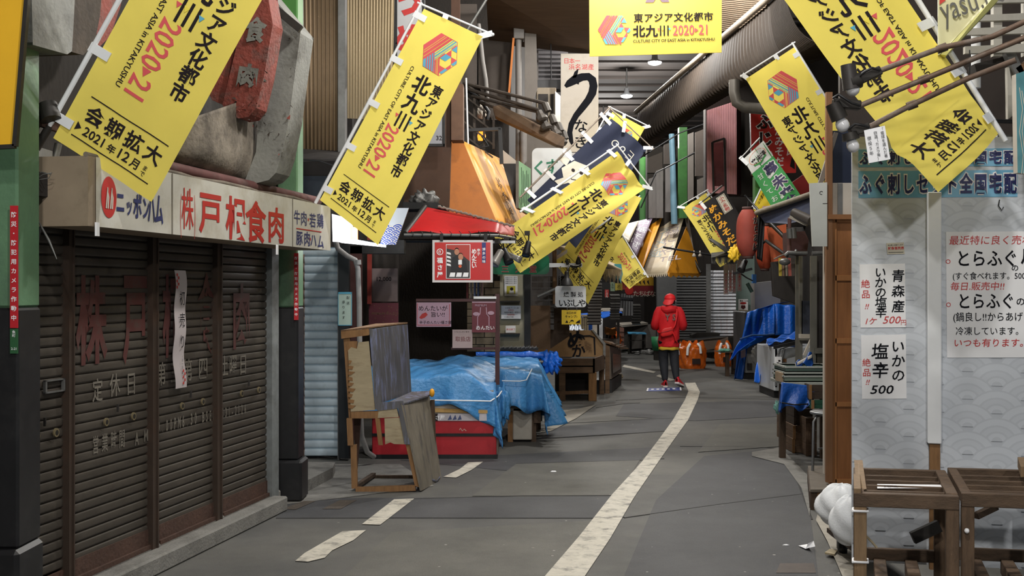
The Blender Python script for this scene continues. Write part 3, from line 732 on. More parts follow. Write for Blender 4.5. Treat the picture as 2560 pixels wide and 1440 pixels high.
# ---- signboard of the meat shop
SIGNW = M('sign_cream', (196, 193, 183), .45, .06, 3, dirt=(150, 138, 112), dirt_amt=.55, dscale=2.2)
SIGNEND = M('sign_end_metal', (150, 134, 114), .6, .12, 4, dirt=(92, 78, 64), dirt_amt=.5)
SRED = M('sign_red', (176, 44, 42), .5, .06); SBLUE = M('sign_blue', (44, 52, 104), .5, .06)
t = thing('meat_shop_signboard', 'long cream meat shop signboard with red and blue lettering over the shutters', 'sign', WP(7.5, .2, 2.05))
Y0, Y1 = Yw(240, .35), Yw(826, .35); z0, z1 = 2.05, 2.405
m = MB(); c0, c1 = WP(Y0, .06, z0), WP(Y0, .35, z0); d = WP(Y1, .35, z0) - c1
m.obox(c0, d, (c1 - c0) * .98, (0, 0, z1 - z0), SIGNEND); m.build('sign_box', t)
s = wallsheet(240, .352, z1, d.length, z1 - z0)
s.mb.add([s.f(0, 0), s.f(d.length, 0), s.f(d.length, z1 - z0), s.f(0, z1 - z0)], [(0, 1, 2, 3)], SIGNW)
for px in (430, 731): x = s.loc(px, 500)[0]; s.rect(x - .006, 0, x + .006, z1 - z0, M('seam_grey', (120, 114, 104), .6, 0))
x, y, _ = s.loc(271, 493); a = s.loc(290, 493)[0] - x
s.disc(x, y, a, SRED, 1, 30, ry=.108)
for o in (-.3, .25): s.stroke([(x + a * (o - .12), y + .06), (x + a * (o + .1), y - .05), (x + a * (o + .2), y + .0), (x + a * (o + .12), y + .06)], .012, SIGNW, 2)
for i, (c, px, py, h, wd) in enumerate((('ニ', 300, 505, 60, 20), ('ッ', 322, 515, 44, 16), ('ポ', 343, 515, 62, 20), ('ン', 364, 520, 56, 16), ('ハ', 378, 522, 74, 17), ('ム', 397, 523, 76, 19))): s.ch(c, px, py, h, wd, SBLUE, .03)
for c, px, py, h, wd in (('(', 451, 524, 132, 9), ('株', 468, 522, 124, 28), (')', 486, 528, 132, 9), ('戸', 526, 531, 122, 52), ('根', 590, 546, 126, 48), ('食', 639, 555, 122, 46), ('肉', 690, 563, 104, 40)): s.ch(c, px, py, h * .8, wd, SRED, .022 if c not in '()株' else .006)
for c, px, py in (('牛', 742, 543), ('肉', 759, 546), ('若', 781, 551), ('鶏', 800, 552)): s.ch(c, px, py, 34, 15, SBLUE, .01)
for c, px, py in (('豚', 748, 595), ('肉', 767, 597), ('ハ', 783, 600), ('ム', 801, 604)): s.ch(c, px, py, 34, 15, SBLUE, .015)
for px, py in ((770, 549), (775, 598)): x, y, _ = s.loc(px, py); s.disc(x, y, .012, SRED)
x0, y0, _ = s.loc(740, 571); x1, y1, _ = s.loc(803, 576); s.rect(x0, y0 - .004, x1, y0 + .004, SRED)
s.mb.build('sign_face', t)
m = MB(); m.tube([WP(Yw(395, .25), .25, 2.46), WP(Yw(800, .25), .25, 2.45)], .035, M('dusty_maroon', (96, 58, 56), .8, .25, 8, dirt=(120, 104, 98), dirt_amt=.6), 12); m.build('top_rail', t)
m = MB(); m.tube([WP(Y0 + i * .2, .33 + .012 * math.sin(i * 9), 2.412 + .006 * math.sin(i * 5)) for i in range(int((Y1 - Y0) / .2))], .014, M('dusty_edge', (120, 110, 98), .9, .3, 9), 8); m.build('dusty_edge', t)
for px in (243, 693): m = MB(); p = PW(px, 556 if px < 300 else 612, .358); m.beam(p, p + Vector((0, 0, -.07)), .035, .012, PAPER, up=(1, 0, 0)); m.build('tape_scrap', t)
# shaded soffit behind the sign
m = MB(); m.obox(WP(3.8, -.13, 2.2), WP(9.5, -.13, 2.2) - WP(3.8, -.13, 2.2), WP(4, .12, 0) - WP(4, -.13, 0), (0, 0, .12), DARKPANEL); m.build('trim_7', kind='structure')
# ---- arcade pillars
PGREEN = M('pillar_green', (94, 130, 98), .55, .12, 5, dirt=(74, 96, 84), dirt_amt=.6, bump=.1); PGREEN2 = M('bright_green', (62, 118, 48), .5, .1, 5)
t = thing('arcade_pillar', 'green and black arcade pillar cut by the left frame edge', 'pillar', P(-20, 1500, 5.55))
def pillar(t, x0, x1, Y, ysplit, ybase, bx0, bx1, ytop=-420, split2=None):
    gz = 0; za = CAMH + (HY - ysplit) / F * Y; zb = CAMH + (HY - ybase) / F * Y; X0, X1 = P(x0, 0, Y).x, P(x1, 0, Y).x; dpt = .26
    m = MB(); zt = 6.6
    if split2: zs = CAMH + (HY - split2) / F * Y; m.box((X0, Y, zs), (X1, Y + dpt, zt), PGREEN2); zt = zs
    m.box((X0, Y, za), (X1, Y + dpt, zt), PGREEN); m.build('upper_shaft', t, bevel=.012)
    m = MB(); m.box((X0 - .006, Y - .006, zb), (X1 + .006, Y + dpt, za), BLACK); m.build('lower_shaft', t, bevel=.012)
    m = MB(); m.box((P(bx0, 0, Y).x, Y - .05, 0), (P(bx1, 0, Y).x, Y + dpt, zb), BLACK); m.build('pillar_base', t, bevel=.02)
pillar(t, -90, 44, 5.5, 770, 1372, -100, 56)
def strip(label, px0, px1, py0, py1, Y, n=.6):
    t = board('warning_strip', rectpx(px0, py0, px1, py1, Y), .004, M('warn_red', (190, 34, 44), .5, .05), label=label, cat='sign',
              draw=lambda s: s.text('防災・防犯用カメラ作動中', s.w / 2, s.l * .05, min(s.w * .72, s.l / 14), PAPER, .02, vert=True, pitch=s.l * .92 / 12))
strip('red vertical camera warning strip on the pillar at the left edge', 25, 45, 514, 820, 5.48)
strip('thin red camera warning strip on the green pillar beside the blue shutter', 735, 746, 633, 800, 9.45)
board('number_plate', rectpx(25, 822, 45, 884, 5.48), .004, M('plate_green', (44, 92, 56), .5, .05), label='small green number plate below the red warning strip', cat='sign',
      draw=lambda s: (s.text('魚町', s.w / 2, s.l * .06, s.w * .42, PAPER, .01, align='c', vert=True), s.text('2-21', s.w / 2, s.l * .85, s.w * .42, PAPER, .01, align='c')))
t = thing('arcade_pillar', 'green and black arcade pillar between the meat shop and the blue shutter', 'pillar', G(725, 1246))
pillar(t, 692, 744, 9.5, 768, 1150, 691, 757, split2=270)
# yellow corner sign
t = thing('yellow_corner_sign', 'yellow sign board with dark frame cut by the top left corner', 'sign', P(20, 365, 5.2))
YSIGN = M('sign_amber', (240, 186, 40), .5, .08, 2)
board('sign_panel', quadpx((-160, -120), (76, -120), (36, 362), (-160, 372), 5.2), .02, YSIGN, DARKMET, parent=t, draw=lambda s: s.poly([(s.w - .14, .16), (s.w - .30, .28), (s.w - .11, .29)], SRED))
m = MB()
for a, b in (((78, -120), (38, 366)), ((38, 366), (-160, 376))): m.beam(P(*a, 5.2), P(*b, 5.2), .018, .03, DARKMET, up=(0, 1, 0))
m.build('sign_frame', t)
# pole brackets, cables and conduit between pillar and sign
t = thing('pole_bracket', 'rusty dark metal clamp bracket holding the nearest banner pole', 'bracket', P(60, 470, 5.9))
m = MB(); m.box(P(44, 470, 5.85), P(72, 280, 6.05), DARKMET); m.box(P(70, 330, 5.85), P(110, 270, 5.98), DARKMET); m.beam(P(90, 300, 5.9), P(150, 320, 5.95), .05, .05, RUST); m.box(P(92, 392, 5.9), P(132, 378, 6.1), GREYMET)
m.tube([P(118, 262, 5.9), P(128, 300, 5.88)], .05, DARKMET, 12); m.build('clamp_plates', t, bevel=.004)
m = MB(); m.tube([P(88, 250, 6.0), P(70, 340, 5.95), P(62, 460, 5.95), P(70, 600, 6), P(64, 700, 6), P(52, 800, 6)], .014, BLACK, 8)
m.tube([P(80, 260, 6), P(58, 380, 6), P(66, 520, 6), P(58, 720, 6.0)], .01, BLACK, 8); m.ball(P(62, 800, 6.0), .045, BLACK, 10, 6, (1, 1, 1.6)); m.build('cable_bundle', t)
for q, r in (([(50, 468, 5.8), (80, 455, 5.8), (108, 436, 5.78), (130, 432, 5.78), (122, 445, 5.78), (95, 450, 5.78), (88, 440, 5.8), (104, 430, 5.8), (128, 436, 5.8)], .0025), ([(63, 506, 5.9), (100, 560, 5.85), (122, 600, 5.8), (142, 648, 5.8)], [.004, .004, .007, .003]),
             ([(60, 372, 5.9), (48, 410, 5.9), (40, 440, 5.9)], .003), ([(75, 345, 5.8), (90, 310, 5.8), (70, 300, 5.8)], .003)):
    m = MB(); m.tube([P(*x) for x in q], r, GREYMET, 6); m.build('loose_wire', t)
m = MB(); m.tube([P(146, 360, 6.15), P(120, 470, 6.1), P(96, 560, 6.05), P(80, 640, 6.0), P(64, 725, 6.0)], .02, GREYMET, 10)
m.build('grey_conduit', label='grey conduit pipe slanting down left of the cream signboard', cat='pipe')
# ---- drum-shaped old sign high above
DRUM = M('drum_grey', (128, 128, 122), .7, .2, 4, dirt=(66, 60, 54), dirt_amt=.75, dscale=2.5, bump=.2)
PEEL = M('peeling_red', (136, 66, 56), .75, .25, 8, dirt=(92, 84, 80), dirt_amt=.6, dscale=9, bump=.4)
RUSTD = M('drum_dark', (70, 62, 55), .85, .3, 5, dirt=(40, 36, 33), dirt_amt=.7, bump=.3)
t = thing('drum_sign', 'old peeling grey and red drum shaped sign high above the cream signboard', 'sign', P(590, 455, 8.8))
dv = Vector((.1859, 1, 0)) * .5
def poly3(pts, Y): return [P(x, y, Y) for x, y in pts]
m = MB(); m.prism(poly3([(638, -60), (752, 76), (738, 180), (722, 300), (704, 390), (690, 432), (672, 450), (640, 458), (612, 452), (640, 380), (652, 200), (640, 60)], 8.12), dv * .5, DRUM); m.build('outer_shell', t, bevel=.02)
def drum(u, v):
    px = 428 + 236 * u; yb = 428 + 34 * min(1, u * 1.25) - 22 * max(0, u - .8) * 5 * max(0, u - .8) * 5; yt = 312 - 80 * u
    return PW(px, yt + (yb - yt) * min(1, v * 1.06), .06 + .26 * math.sin(math.pi * min(1, .12 + .80 * u)) ** .6 * math.cos(.5 * math.pi * max(0, v - .55) / .45) ** .6)
m = MB(); m.grid(drum, 24, 24, M('drum_lower', (140, 130, 116), .8, .3, 4, dirt=(70, 62, 54), dirt_amt=.85, dscale=2.5, bump=.3)); m.build('lower_drum', t, solid=.01)
m = MB(); m.prism(poly3([(610, -20), (668, -20), (682, 60), (660, 190), (640, 270), (622, 292), (596, 296), (570, 284), (556, 262), (566, 220), (590, 120)], 7.72), dv * .35, PEEL)
f, w, l = quad(P(618, 36, 7.71), P(668, 36, 7.71), P(634, 275, 7.71), P(576, 262, 7.71)); s = Sheet(f, w, l, m)
s.text('食肉', w * .53, .02, w * 1.15, DRUM, .05, vert=True, pitch=l * .5, sx=.85); m.build('letter_slab', t, bevel=.02)
m = MB(); m.prism(poly3([(560, 130), (590, 60), (570, 200), (556, 262), (530, 250), (512, 215)], 7.74), dv * .3, PEEL); m.build('side_slab', t, bevel=.02)
m = MB(); m.beam(P(655, -6, 8.05), P(752, 74, 8.05), .04, .05, DARKMET); m.build('top_channel', t)
m = MB()
for i in range(110):
    e = random.choice(((735, 90, 706, 400, 8.08), (668, 60, 644, 280, 7.69), (560, 240, 640, 300, 7.69), (640, 300, 690, 330, 8.08)))
    k = random.random(); p = P(e[0] + (e[2] - e[0]) * k + random.gauss(0, 7), e[1] + (e[3] - e[1]) * k + random.gauss(0, 9), e[4] + random.uniform(0, .05)); r = random.uniform(.006, .022)
    q = [p + Vector((random.uniform(-r, r), random.uniform(-.01, .01), random.uniform(-r, r))) for _ in range(3)]
    m.add(q, [(0, 1, 2)], random.choice((DRUM, PEEL, RUSTD)))
m.build('paint_flakes', t).__setitem__('kind', 'stuff')
t = thing('hanging_duct_sign', 'grey metal box with peeling red edge at top left behind the nearest banner', 'sign', P(170, 135, 7.2))
def wallprism(pts, off, dep, mat, nm):
    m = MB(); m.prism([PW(x, y, off) for x, y in pts], Vector((-.983, .183, 0)) * dep, mat); return m.build(nm, t, bevel=.012)
wallprism([(78, -60), (190, -60), (184, 60), (180, 128), (168, 136), (82, 112)], .26, .3, DRUM, 'duct_front')
wallprism([(186, -60), (258, -60), (250, 40), (236, 110), (208, 138), (180, 130)], .2, .26, RUSTD, 'duct_side')
wallprism([(262, -60), (318, -60), (300, 20), (276, 90), (244, 122), (240, 60)], .16, .2, PEEL, 'peeling_edge')
# ---- recess beside the pillar: corrugated sheets, pale shutter
FIB = M('corrugated_brown', (142, 120, 94), .75, .2, 3, dirt=(82, 66, 52), dirt_amt=.6, stretch=(1, 1, .3))
FIB2 = M('corrugated_beige', (164, 146, 116), .7, .15, 3, dirt=(96, 80, 62), dirt_amt=.5, stretch=(1, 1, .3))
corr('corrugated_sheet', P(730, -60, 11.7), P(845, -60, 11.7), P(843, 380, 11.7), P(738, 372, 11.7), FIB, 11, .012, label='weathered brown corrugated sheet above the blue shutter, right of the pillar', cat='wall sheet')
corr('corrugated_sheet', P(868, -60, 11.6), P(986, -60, 11.6), P(980, 300, 11.6), P(868, 296, 11.6), FIB2, 16, .01, label='finer beige corrugated sheet behind the tall left centre banner', cat='wall sheet')
m = MB(); m.box(P(845, 420, 11.6), P(868, -60, 11.75), GREYMET); m.build('facade_post', label='grey post between the brown and beige corrugated sheets', cat='post')
m = MB(); m.tube([P(756, -20, 11.6), P(758, 150, 11.6)], .01, GREYMET); m.build('facade_wire', label='thin wire down the brown corrugated sheet', cat='wire')
t = thing('shop_canopy', 'dark tin canopy above the blue shutter and below the corrugated sheets', 'canopy', P(800, 410, 11.2))
m = MB(); m.add([P(736, 372, 11.75), P(872, 380, 11.75), P(872, 398, 11.0), P(742, 402, 11.0)], [(0, 1, 2, 3)], DARKPANEL); m.build('canopy_sheet', t, solid=.02)
m = MB(); m.tube([P(742, 398, 11.0), P(800, 402, 11.0), P(872, 428, 11.0)], .008, BLACK, 6); m.build('cable', t)
board('transom_window', rectpx(742, 440, 870, 502, 12.01), .06, M('dusky_glass', (60, 66, 74), .25, .2, 6), DARKMET, label='dim transom window below the tin canopy', cat='window')
BSHUT = M('pale_blue_shutter', (190, 206, 216), .5, .08, 4, dirt=(110, 118, 122), dirt_amt=.35, dscale=8, metal=.1)
t = thing('pale_shutter', 'narrow pale blue roller shutter right of the green pillar', 'shutter', G(800, 1150))
m = MB(); X0, X1 = P(751, 0, 11.9).x, P(846, 0, 11.9).x; z0, z1 = .03, CAMH + (HY - 618) / F * 11.9; ns = 25
m.grid(lambda u, v: Vector((X0 + u * (X1 - X0), 11.9 - (.012 * math.sin(math.pi * min(((v * ns) % 1.0) / .84, 1)) ** .3 if (v * ns) % 1.0 < .84 else -.012), z0 + v * (z1 - z0))), 1, ns * 10, BSHUT, smooth=False); m.build('shutter_curtain', t)
m = MB(); m.box((X0 - .02, 11.84, 0), (X0, 11.95, z1), GREYMET); m.box((X1, 11.84, 0), (X1 + .02, 11.95, z1), GREYMET); m.build('guide_rails', t)
t = thing('rolled_screen', 'thin brown ribbed screen edge between pillar and blue shutter', 'screen', G(752, 1165))
m = MB(); X0, X1 = P(744, 0, 11.2).x, P(762, 0, 11.2).x; z1 = CAMH + (HY - 636) / F * 11.2; m.grid(lambda u, v: Vector((X0 + u * (X1 - X0), 11.2 - .018 * abs(math.sin(v * 24 * math.pi)), .02 + v * (z1 - .02))), 1, 24 * 6, M('screen_brown', (104, 82, 72), .7, .2, 6), False); m.build('ribbed_screen', t)
board('black_wall_board', rectpx(846, 612, 872, 1146, 11.75), .1, M('blue_black_panel', (28, 32, 36), .4, .1), BLACK, label='blue black side panel right of the pale shutter', cat='panel')
board('taped_notice', rectpx(845, 730, 880, 814, 11.746), .004, M('notice_green', (196, 218, 206), .6, .03), label='pale green handwritten notice with blue tape edge on the black panel', cat='notice',
      draw=lambda s: ([s.rect(a, b, c, d, BLUEINK) for a, b, c, d in ((0, 0, s.w, .02), (0, s.l - .008, s.w, s.l), (0, 0, .006, s.l), (s.w - .006, 0, s.w, s.l))],
                      s.text('配送', s.w * .72, .04, .034, BRUSH, 0, vert=True, pitch=.055), s.text('承ります', s.w * .4, .085, .034, BRUSH, 0, vert=True, pitch=.052)))
PIPEW = M('grey_drain', (150, 148, 146), .5, .1, 5, dirt=(96, 90, 84), dirt_amt=.5)
m = MB(); m.tube([P(838, 600, 11.3), P(845, 622, 11.3), P(868, 640, 11.3), P(888, 650, 11.3), P(895, 672, 11.3), P(898, 760, 11.3), P(900, 1000, 11.3), P(904, 1090, 11.35), P(918, 1130, 11.4), P(935, 1142, 11.5)], .026, PIPEW, 12)
for y in (656, 905): m.tube([P(894 + (y - 656) * .02, y - 6, 11.3), P(895 + (y - 656) * .02, y + 6, 11.3)], .033, PIPEW, 12)
m.build('drain_pipe', label='pale grey drain pipe bending down right of the taped notice', cat='pipe')
# lit sign box behind the banner foot
t = thing('lit_sign_box', 'bright white lit sign box behind the foot of the tall banner', 'sign', P(866, 606, 10.6))
LITW = M('lit_white', (244, 248, 255), .4, 0, emit=3.0)
board('lit_panel', quadpx((830, 535), (880, 548), (878, 606), (832, 604), 10.6), .08, LITW, WHITEPL, parent=t)
board('orange_panel', quadpx((876, 565), (894, 570), (894, 604), (876, 598), 10.58), .03, M('lit_orange', (240, 120, 50), .5, 0, emit=.6), parent=t, draw=lambda s: s.disc(s.w / 2, s.l * .35, .012, PAPER))
m = MB(); m.add([P(835, 600, 10.4), P(895, 601, 10.4), P(965, 614, 10.9), P(965, 617, 11.3), P(855, 606, 10.7)], [(0, 1, 2, 3, 4)], LITW); m.build('lit_underside', t, solid=.01)
ld = bpy.data.lights.new('sign_light', 'POINT'); ld.energy = 14; ld.shadow_soft_size = .1; ld.color = (.95, .98, 1); lo = bpy.data.objects.new('sign_light', ld); COL.objects.link(lo); lo.parent = t; lo.location = P(880, 570, 10.35) - Vector(t['_base'])
def seig(s, r, m1, m2, rows, cols, lay=1, x0=0, y0=0):
    for j in range(rows):
        for i in range(cols):
            cx, cy = x0 + (i + (.5 if j % 2 else 0)) * 2 * r, y0 + j * r * .5
            for q, (k, mt) in enumerate(((1, m1), (.9, m2), (.68, m1), (.58, m2), (.36, m1), (.26, m2))):
                pts = [(cx + r * k * math.cos(math.radians(180 + 15 * a)), cy + r * k * math.sin(math.radians(180 + 15 * a))) for a in range(13)]
                pts = clip(clip(clip(clip(pts, -1, 0, 0), 1, 0, s.w), 0, -1, 0), 0, 1, s.l)
                if len(pts) > 2: s.poly(pts, mt, lay + j * .6 + q * .09)
board('wave_pattern_board', quadpx((975, 520), (1022, 520), (990, 612), (950, 612), 11.0), .05, M('board_pale', (176, 182, 190), .5, .05), DARKMET, label='board with blue wave pattern left of the red awning', cat='board',
      draw=lambda s: seig(Sheet(lambda x, y, h=0: s.f(x, y + s.l * .42, h), s.w, s.l * .58, s.mb), .06, CREAM, M('wave_blue', (36, 66, 150), .5, 0), 9, 3, 1, 0, .06))
# ================================================================ left stalls
def pp(mb, pts, Ys, thick, mat):                       # panel from pixels with depths, thickened along +y (or a vector)
    if not isinstance(Ys, (list, tuple)): Ys = [Ys] * len(pts)
    v = thick if isinstance(thick, (list, tuple, Vector)) else (0, thick, 0)
    mb.prism([P(x, y, Y) for (x, y), Y in zip(pts, Ys)], v, mat)
PLY = M('plywood', (170, 156, 128), .8, .12, 4, dirt=(122, 104, 78), dirt_amt=.5, dscale=5, stretch=(1, 1, 4))
STUD = M('stud_wood', (140, 104, 68), .8, .2, 5, stretch=(6, 6, 1), bump=.15, dirt=(92, 66, 44), dirt_amt=.5)
TINS = M('scuffed_tin', (104, 103, 106), .4, .3, 3, metal=.4, dirt=(150, 160, 206), dirt_amt=.75, dscale=4, stretch=(5, 5, .7))
TINS2 = M('worn_tin_lower', (134, 126, 112), .55, .25, 4, metal=.35, dirt=(70, 72, 78), dirt_amt=.8, dscale=3, stretch=(4, 4, .8))
t = thing('broken_cabinet', 'battered plywood and tin stall cabinet standing open in front of the red counter', 'cabinet', G(970, 1233))
N, FR = 9.95, 10.65
def part(name, items, bev=0):
    a = MB()
    for it in items: pp(a, *it)
    return a.build(name, t, bevel=bev)
part('side_plywood', [([(870, 876), (878, 868), (892, 872), (896, 856), (922, 853), (938, 1025), (877, 1029), (874, 960)], N, .012, PLY)])
part('torn_veneer', [([(872, 900 + 14 * i), (880 + (i * 37 % 11), 902 + 14 * i), (876 + (i * 23 % 9), 910 + 14 * i), (871, 909 + 14 * i)], N - .006, .004, STUD) for i in range(9)])
part('upper_stud', [([(858, 838), (874, 838), (886, 1046), (872, 1046)], N + .015, .05, STUD)], .003)
part('top_beam', [([(852, 829), (922, 822), (922, 838), (853, 847)], N - .01, .05, STUD), ([(862, 853), (894, 853), (892, 872), (866, 876)], N + .014, .02, STUD)], .003)
part('top_board', [([(852, 829), (922, 821), (1019, 809), (940, 812)], [N, N, FR, FR], (0, 0, .012), WOOD)])
part('edge_strip', [([(923, 822), (939, 822), (953, 1006), (938, 1023)], N - .012, .012, TINS)])
part('front_tin_panel', [([(938, 822), (1019, 811), (1029, 984), (953, 1007)], [N - .01, FR, FR, N - .01], (-.015, 0, 0), TINS)])
part('middle_beam', [([(877, 1030), (946, 1028), (944, 1046), (878, 1046)], N - .01, .05, STUD), ([(946, 1026), (992, 1021), (997, 1043), (944, 1045)], N - .006, .04, PLY)], .003)
part('hanging_stud', [([(866, 1046), (880, 1046), (883, 1114), (869, 1114)], N - .012, .04, STUD)], .003)
part('hanging_stud', [([(938, 1046), (949, 1046), (957, 1113), (946, 1113)], N - .01, .03, STUD)], .003)
part('lower_plywood', [([(961, 1046), (1000, 1044), (1016, 1111), (985, 1110), (976, 1106), (963, 1111)], N - .004, .012, PLY)])
part('edge_strip', [([(992, 1008), (1009, 1008), (1028, 1111), (1012, 1111)], N - .016, .012, TINS)])
part('lower_top', [([(971, 1005), (1029, 979), (1075, 977), (1075, 987), (1008, 1009)], [N, FR - .05, FR, FR - .08, N - .02], (0, 0, -.012), TINS), ([(939, 1007), (1008, 1002), (1009, 1010), (993, 1021), (946, 1027), (938, 1023)], N - .014, .01, TINS)])
part('slanting_tin_panel', [([(1007, 1009), (1074, 988), (1104, 1199), (1054, 1227)], [N - .018, FR, FR, N - .018], (-.015, 0, 0), TINS2)])
part('slanting_stud', [([(1014, 1111), (1028, 1111), (1053, 1220), (1037, 1215)], N, .06, STUD)], .003)
part('leg', [([(876, 1114), (891, 1112), (893, 1221), (879, 1222)], N, .05, STUD)], .003)
part('leg', [([(884, 1046), (902, 1046), (893, 1170), (890, 1195)], N + .45, .05, M('dark_stud', (70, 48, 38), .8, .2, 5))])
part('leg', [([(1076, 1000), (1086, 1000), (1092, 1190), (1082, 1190)], FR - .03, .04, DARKWOOD)])
part('bottom_beam', [([(889, 1219), (1037, 1214), (1040, 1227), (889, 1233)], N - .02, .05, STUD)], .004)
part('rear_rail', [([(930, 1189), (1085, 1189), (1085, 1196), (930, 1196)], FR - .02, .04, DARKWOOD)])
a = MB(); a.beam(P(893, 1214, N + .05), P(934, 1186, FR), .04, .03, DARKWOOD); a.build('side_rail', t)
a = MB(); a.ball(P(1080, 982, FR - .1), .04, GOLD, 10, 6, (.6, 1, 1)); a.build('foam_corner', t)
a = MB(); a.grid(lambda u, v: P(1040 + 60 * u, 1228 - 28 * u + 3 * math.sin(9 * u), N - .03 + .6 * u) + Vector((0, 0, .012 + .02 * v + .008 * math.sin(u * 20))), 16, 2, TINS); a.build('loose_tin_edge', t, solid=.004)

# ---- red counter with blue tarp
CRED = M('counter_red', (172, 40, 48), .35, .1, 3, dirt=(120, 28, 34), dirt_amt=.4)
t = thing('red_counter', 'red market counter with black trim under the pale blue tarp', 'counter', G(1100, 1147))
Y0 = 11.9; z = lambda y, Y: CAMH + (HY - y) / F * Y
XL, XR = P(930, 0, Y0).x, P(1241, 0, Y0).x
m = MB(); m.box((XL, Y0, .03), (XR, Y0 + 1.05, .44), CRED); m.build('counter_body', t, bevel=.008)
m = MB(); m.box((XL - .005, Y0 - .012, 0), (XR + .012, Y0 + 1.06, .045), BLACK); m.build('plinth', t)
m = MB(); m.box((XL, Y0 - .01, .232), (XR + .01, Y0 + 1.05, .262), BLACK); m.build('black_trim', t)
m = MB(); m.box((XR + .001, Y0 + .02, .045), (XR + .02, Y0 + 1.04, .43), M('counter_side', (92, 86, 80), .6, .2, 4)); m.build('side_panel', t)
m = MB(); m.box((XL, Y0, .44), (XR - .03, Y0 + .9, .70), M('counter_cream', (150, 142, 132), .6, .1)); m.build('upper_case', t)
FOIL = M('foil_print', (206, 200, 206), .25, .12, 10, metal=.3)
board('print_strip', rectpx(1070, 1034, 1228, 1052, Y0 - .015), .01, FOIL, parent=t, draw=lambda s: (s.rect(0, 0, .1, s.l, INK), s.text('福さ屋', .02, s.l * .8, s.l * .7, PAPER, .01), [s.poly([(.2 + i * .05, s.l * .9), (.23 + i * .05, s.l * .15), (.245 + i * .05, s.l * .8)], M('print_blue', (70, 80, 120), .5, 0)) for i in range(3)]))
m = MB(); pp(m, [(1068, 1020), (1236, 1026), (1238, 1034), (1066, 1030)], Y0 - .02, .02, M('cardboard', (176, 142, 88), .8, .15, 6)); m.build('cardboard_edge', t)
s = None
board('scuff_mark', rectpx(1146, 1070, 1170, 1078, Y0 - .002), .001, CRED, parent=t, draw=lambda s: s.stroke([(.01, .02), (.02, .0), (.04, .03), (.06, .01), (.08, .03)], .006, CREAM))
TARP = M('pale_blue_tarp', (74, 142, 200), .42, .12, 3, bump=.6, bscale=20, spec=.5, dirt=(52, 112, 176), dirt_amt=.5)
TARP2 = M('deep_blue_tarp', (24, 104, 214), .38, .12, 3, bump=.6, bscale=20, spec=.5, dirt=(14, 74, 170), dirt_amt=.5)
TARP3 = M('dark_blue_tarp', (22, 78, 160), .42, .15, 3, bump=.6, bscale=20, spec=.5, dirt=(14, 52, 118), dirt_amt=.5)
def tarp(name, label, x0, x1, y0, y1, ztop, dl, dr, df, mat, seed=1, amp=.02, rip=.16, flare=.14, hem=None, group=None, n=(64, 48), shear=0.0, db=0.0, parent=None):
    r = random.Random(seed); ph = [r.random() * 6 for _ in range(6)]
    def fn(u, v):
        a = x0 - dl + u * (x1 - x0 + dl + dr); b = y0 - df + v * (y1 - y0 + df + db)
        xx, yy = min(max(a, x0), x1), min(max(b, y0), y1); dx, dy = a - xx, b - yy; d = math.hypot(dx, dy)
        s_ = 1.0
        if d > 0:
            lim = hem((xx - x0) / (x1 - x0), (yy - y0) / (y1 - y0)) if hem else 1.0; d *= lim
        zt = ztop((xx - x0) / (x1 - x0), (yy - y0) / (y1 - y0))
        zt += amp * (math.sin(a * 7 + ph[0]) * math.sin(b * 6 + ph[1]) + .5 * math.sin(a * 17 + b * 9 + ph[2]) + .35 * math.sin(a * 31 - b * 23 + ph[3]))
        h = math.hypot(dx, dy) or 1
        tcoord = (xx * (1 if abs(dy) > 1e-6 else 0) + yy * (1 if abs(dx) > 1e-6 else 0)) * 13 + math.atan2(dy, dx) * 5
        out = d * (flare + rip * math.sin(tcoord + ph[4]) + .4 * rip * math.sin(tcoord * 2.3 + ph[5]))
        return Vector((xx + dx / h * out + shear * (yy - y0), yy + dy / h * out, zt - d * .97))
    m = MB(); m.grid(fn, n[0], n[1], mat)
    return m.build(name, parent=parent, label=label if not parent else None, cat='tarp' if not parent else None, group=group, solid=.004)
def top1(u, v): return .79 + .16 * v ** .8 + .05 * math.sin(math.pi * min(1, u * 1.1)) * (1 - v) - .12 * max(0, u - .8) * 5 * (1 - .4 * v) + .05 * math.exp(-((u - .72) ** 2) / .02) 
tarp('blue_tarp', 'pale blue tarp draped over the red counter and tied with white rope', XL - .1, XR - .01, Y0 - .02, Y0 + 1.15, top1, .02, .42, .34, TARP, 3, .018, .1, .08, hem=lambda u, v: 1 + .12 * math.sin(u * 9))
m = MB(); m.tube([P(1060, 1000, Y0 - .1), P(1120, 1001, Y0 - .12), P(1190, 1002, Y0 - .12), P(1226, 1003, Y0 - .1), P(1246, 990, Y0 + .05), P(1254, 978, Y0 + .2)], .007, PAPER, 6)
m.build('white_rope', label='white rope tied around the pale tarp on the red counter', cat='rope')
# crumpled tarp bundle at the counter's right end
def lump(name, label, c, r, mat, seed=0, cat='tarp', sc=(1, 1, 1), amp=.25, parent=None, group=None, freq=3):
    rr = random.Random(seed); ph = [rr.random() * 6 for _ in range(6)]; c = Vector(c)
    def fn(u, v):
        a = 2 * math.pi * u; b = math.pi * (v - .5); d = Vector((math.cos(b) * math.cos(a), math.cos(b) * math.sin(a), math.sin(b)))
        k = 1 + amp * (math.sin(freq * d.x * 2 + ph[0]) * math.sin(freq * d.y * 2 + ph[1]) + .6 * abs(math.sin(freq * 2 * d.z + freq * 2 * d.x + ph[2])) - .4 + .3 * math.sin(freq * 5 * d.x + freq * 4 * d.z + ph[3]))
        return c + Vector((d.x * r * sc[0] * k, d.y * r * sc[1] * k, d.z * r * sc[2] * k))
    m = MB(); m.grid(fn, 40, 24, mat)
    return m.build(name, parent=parent, label=label, cat=cat, group=group)
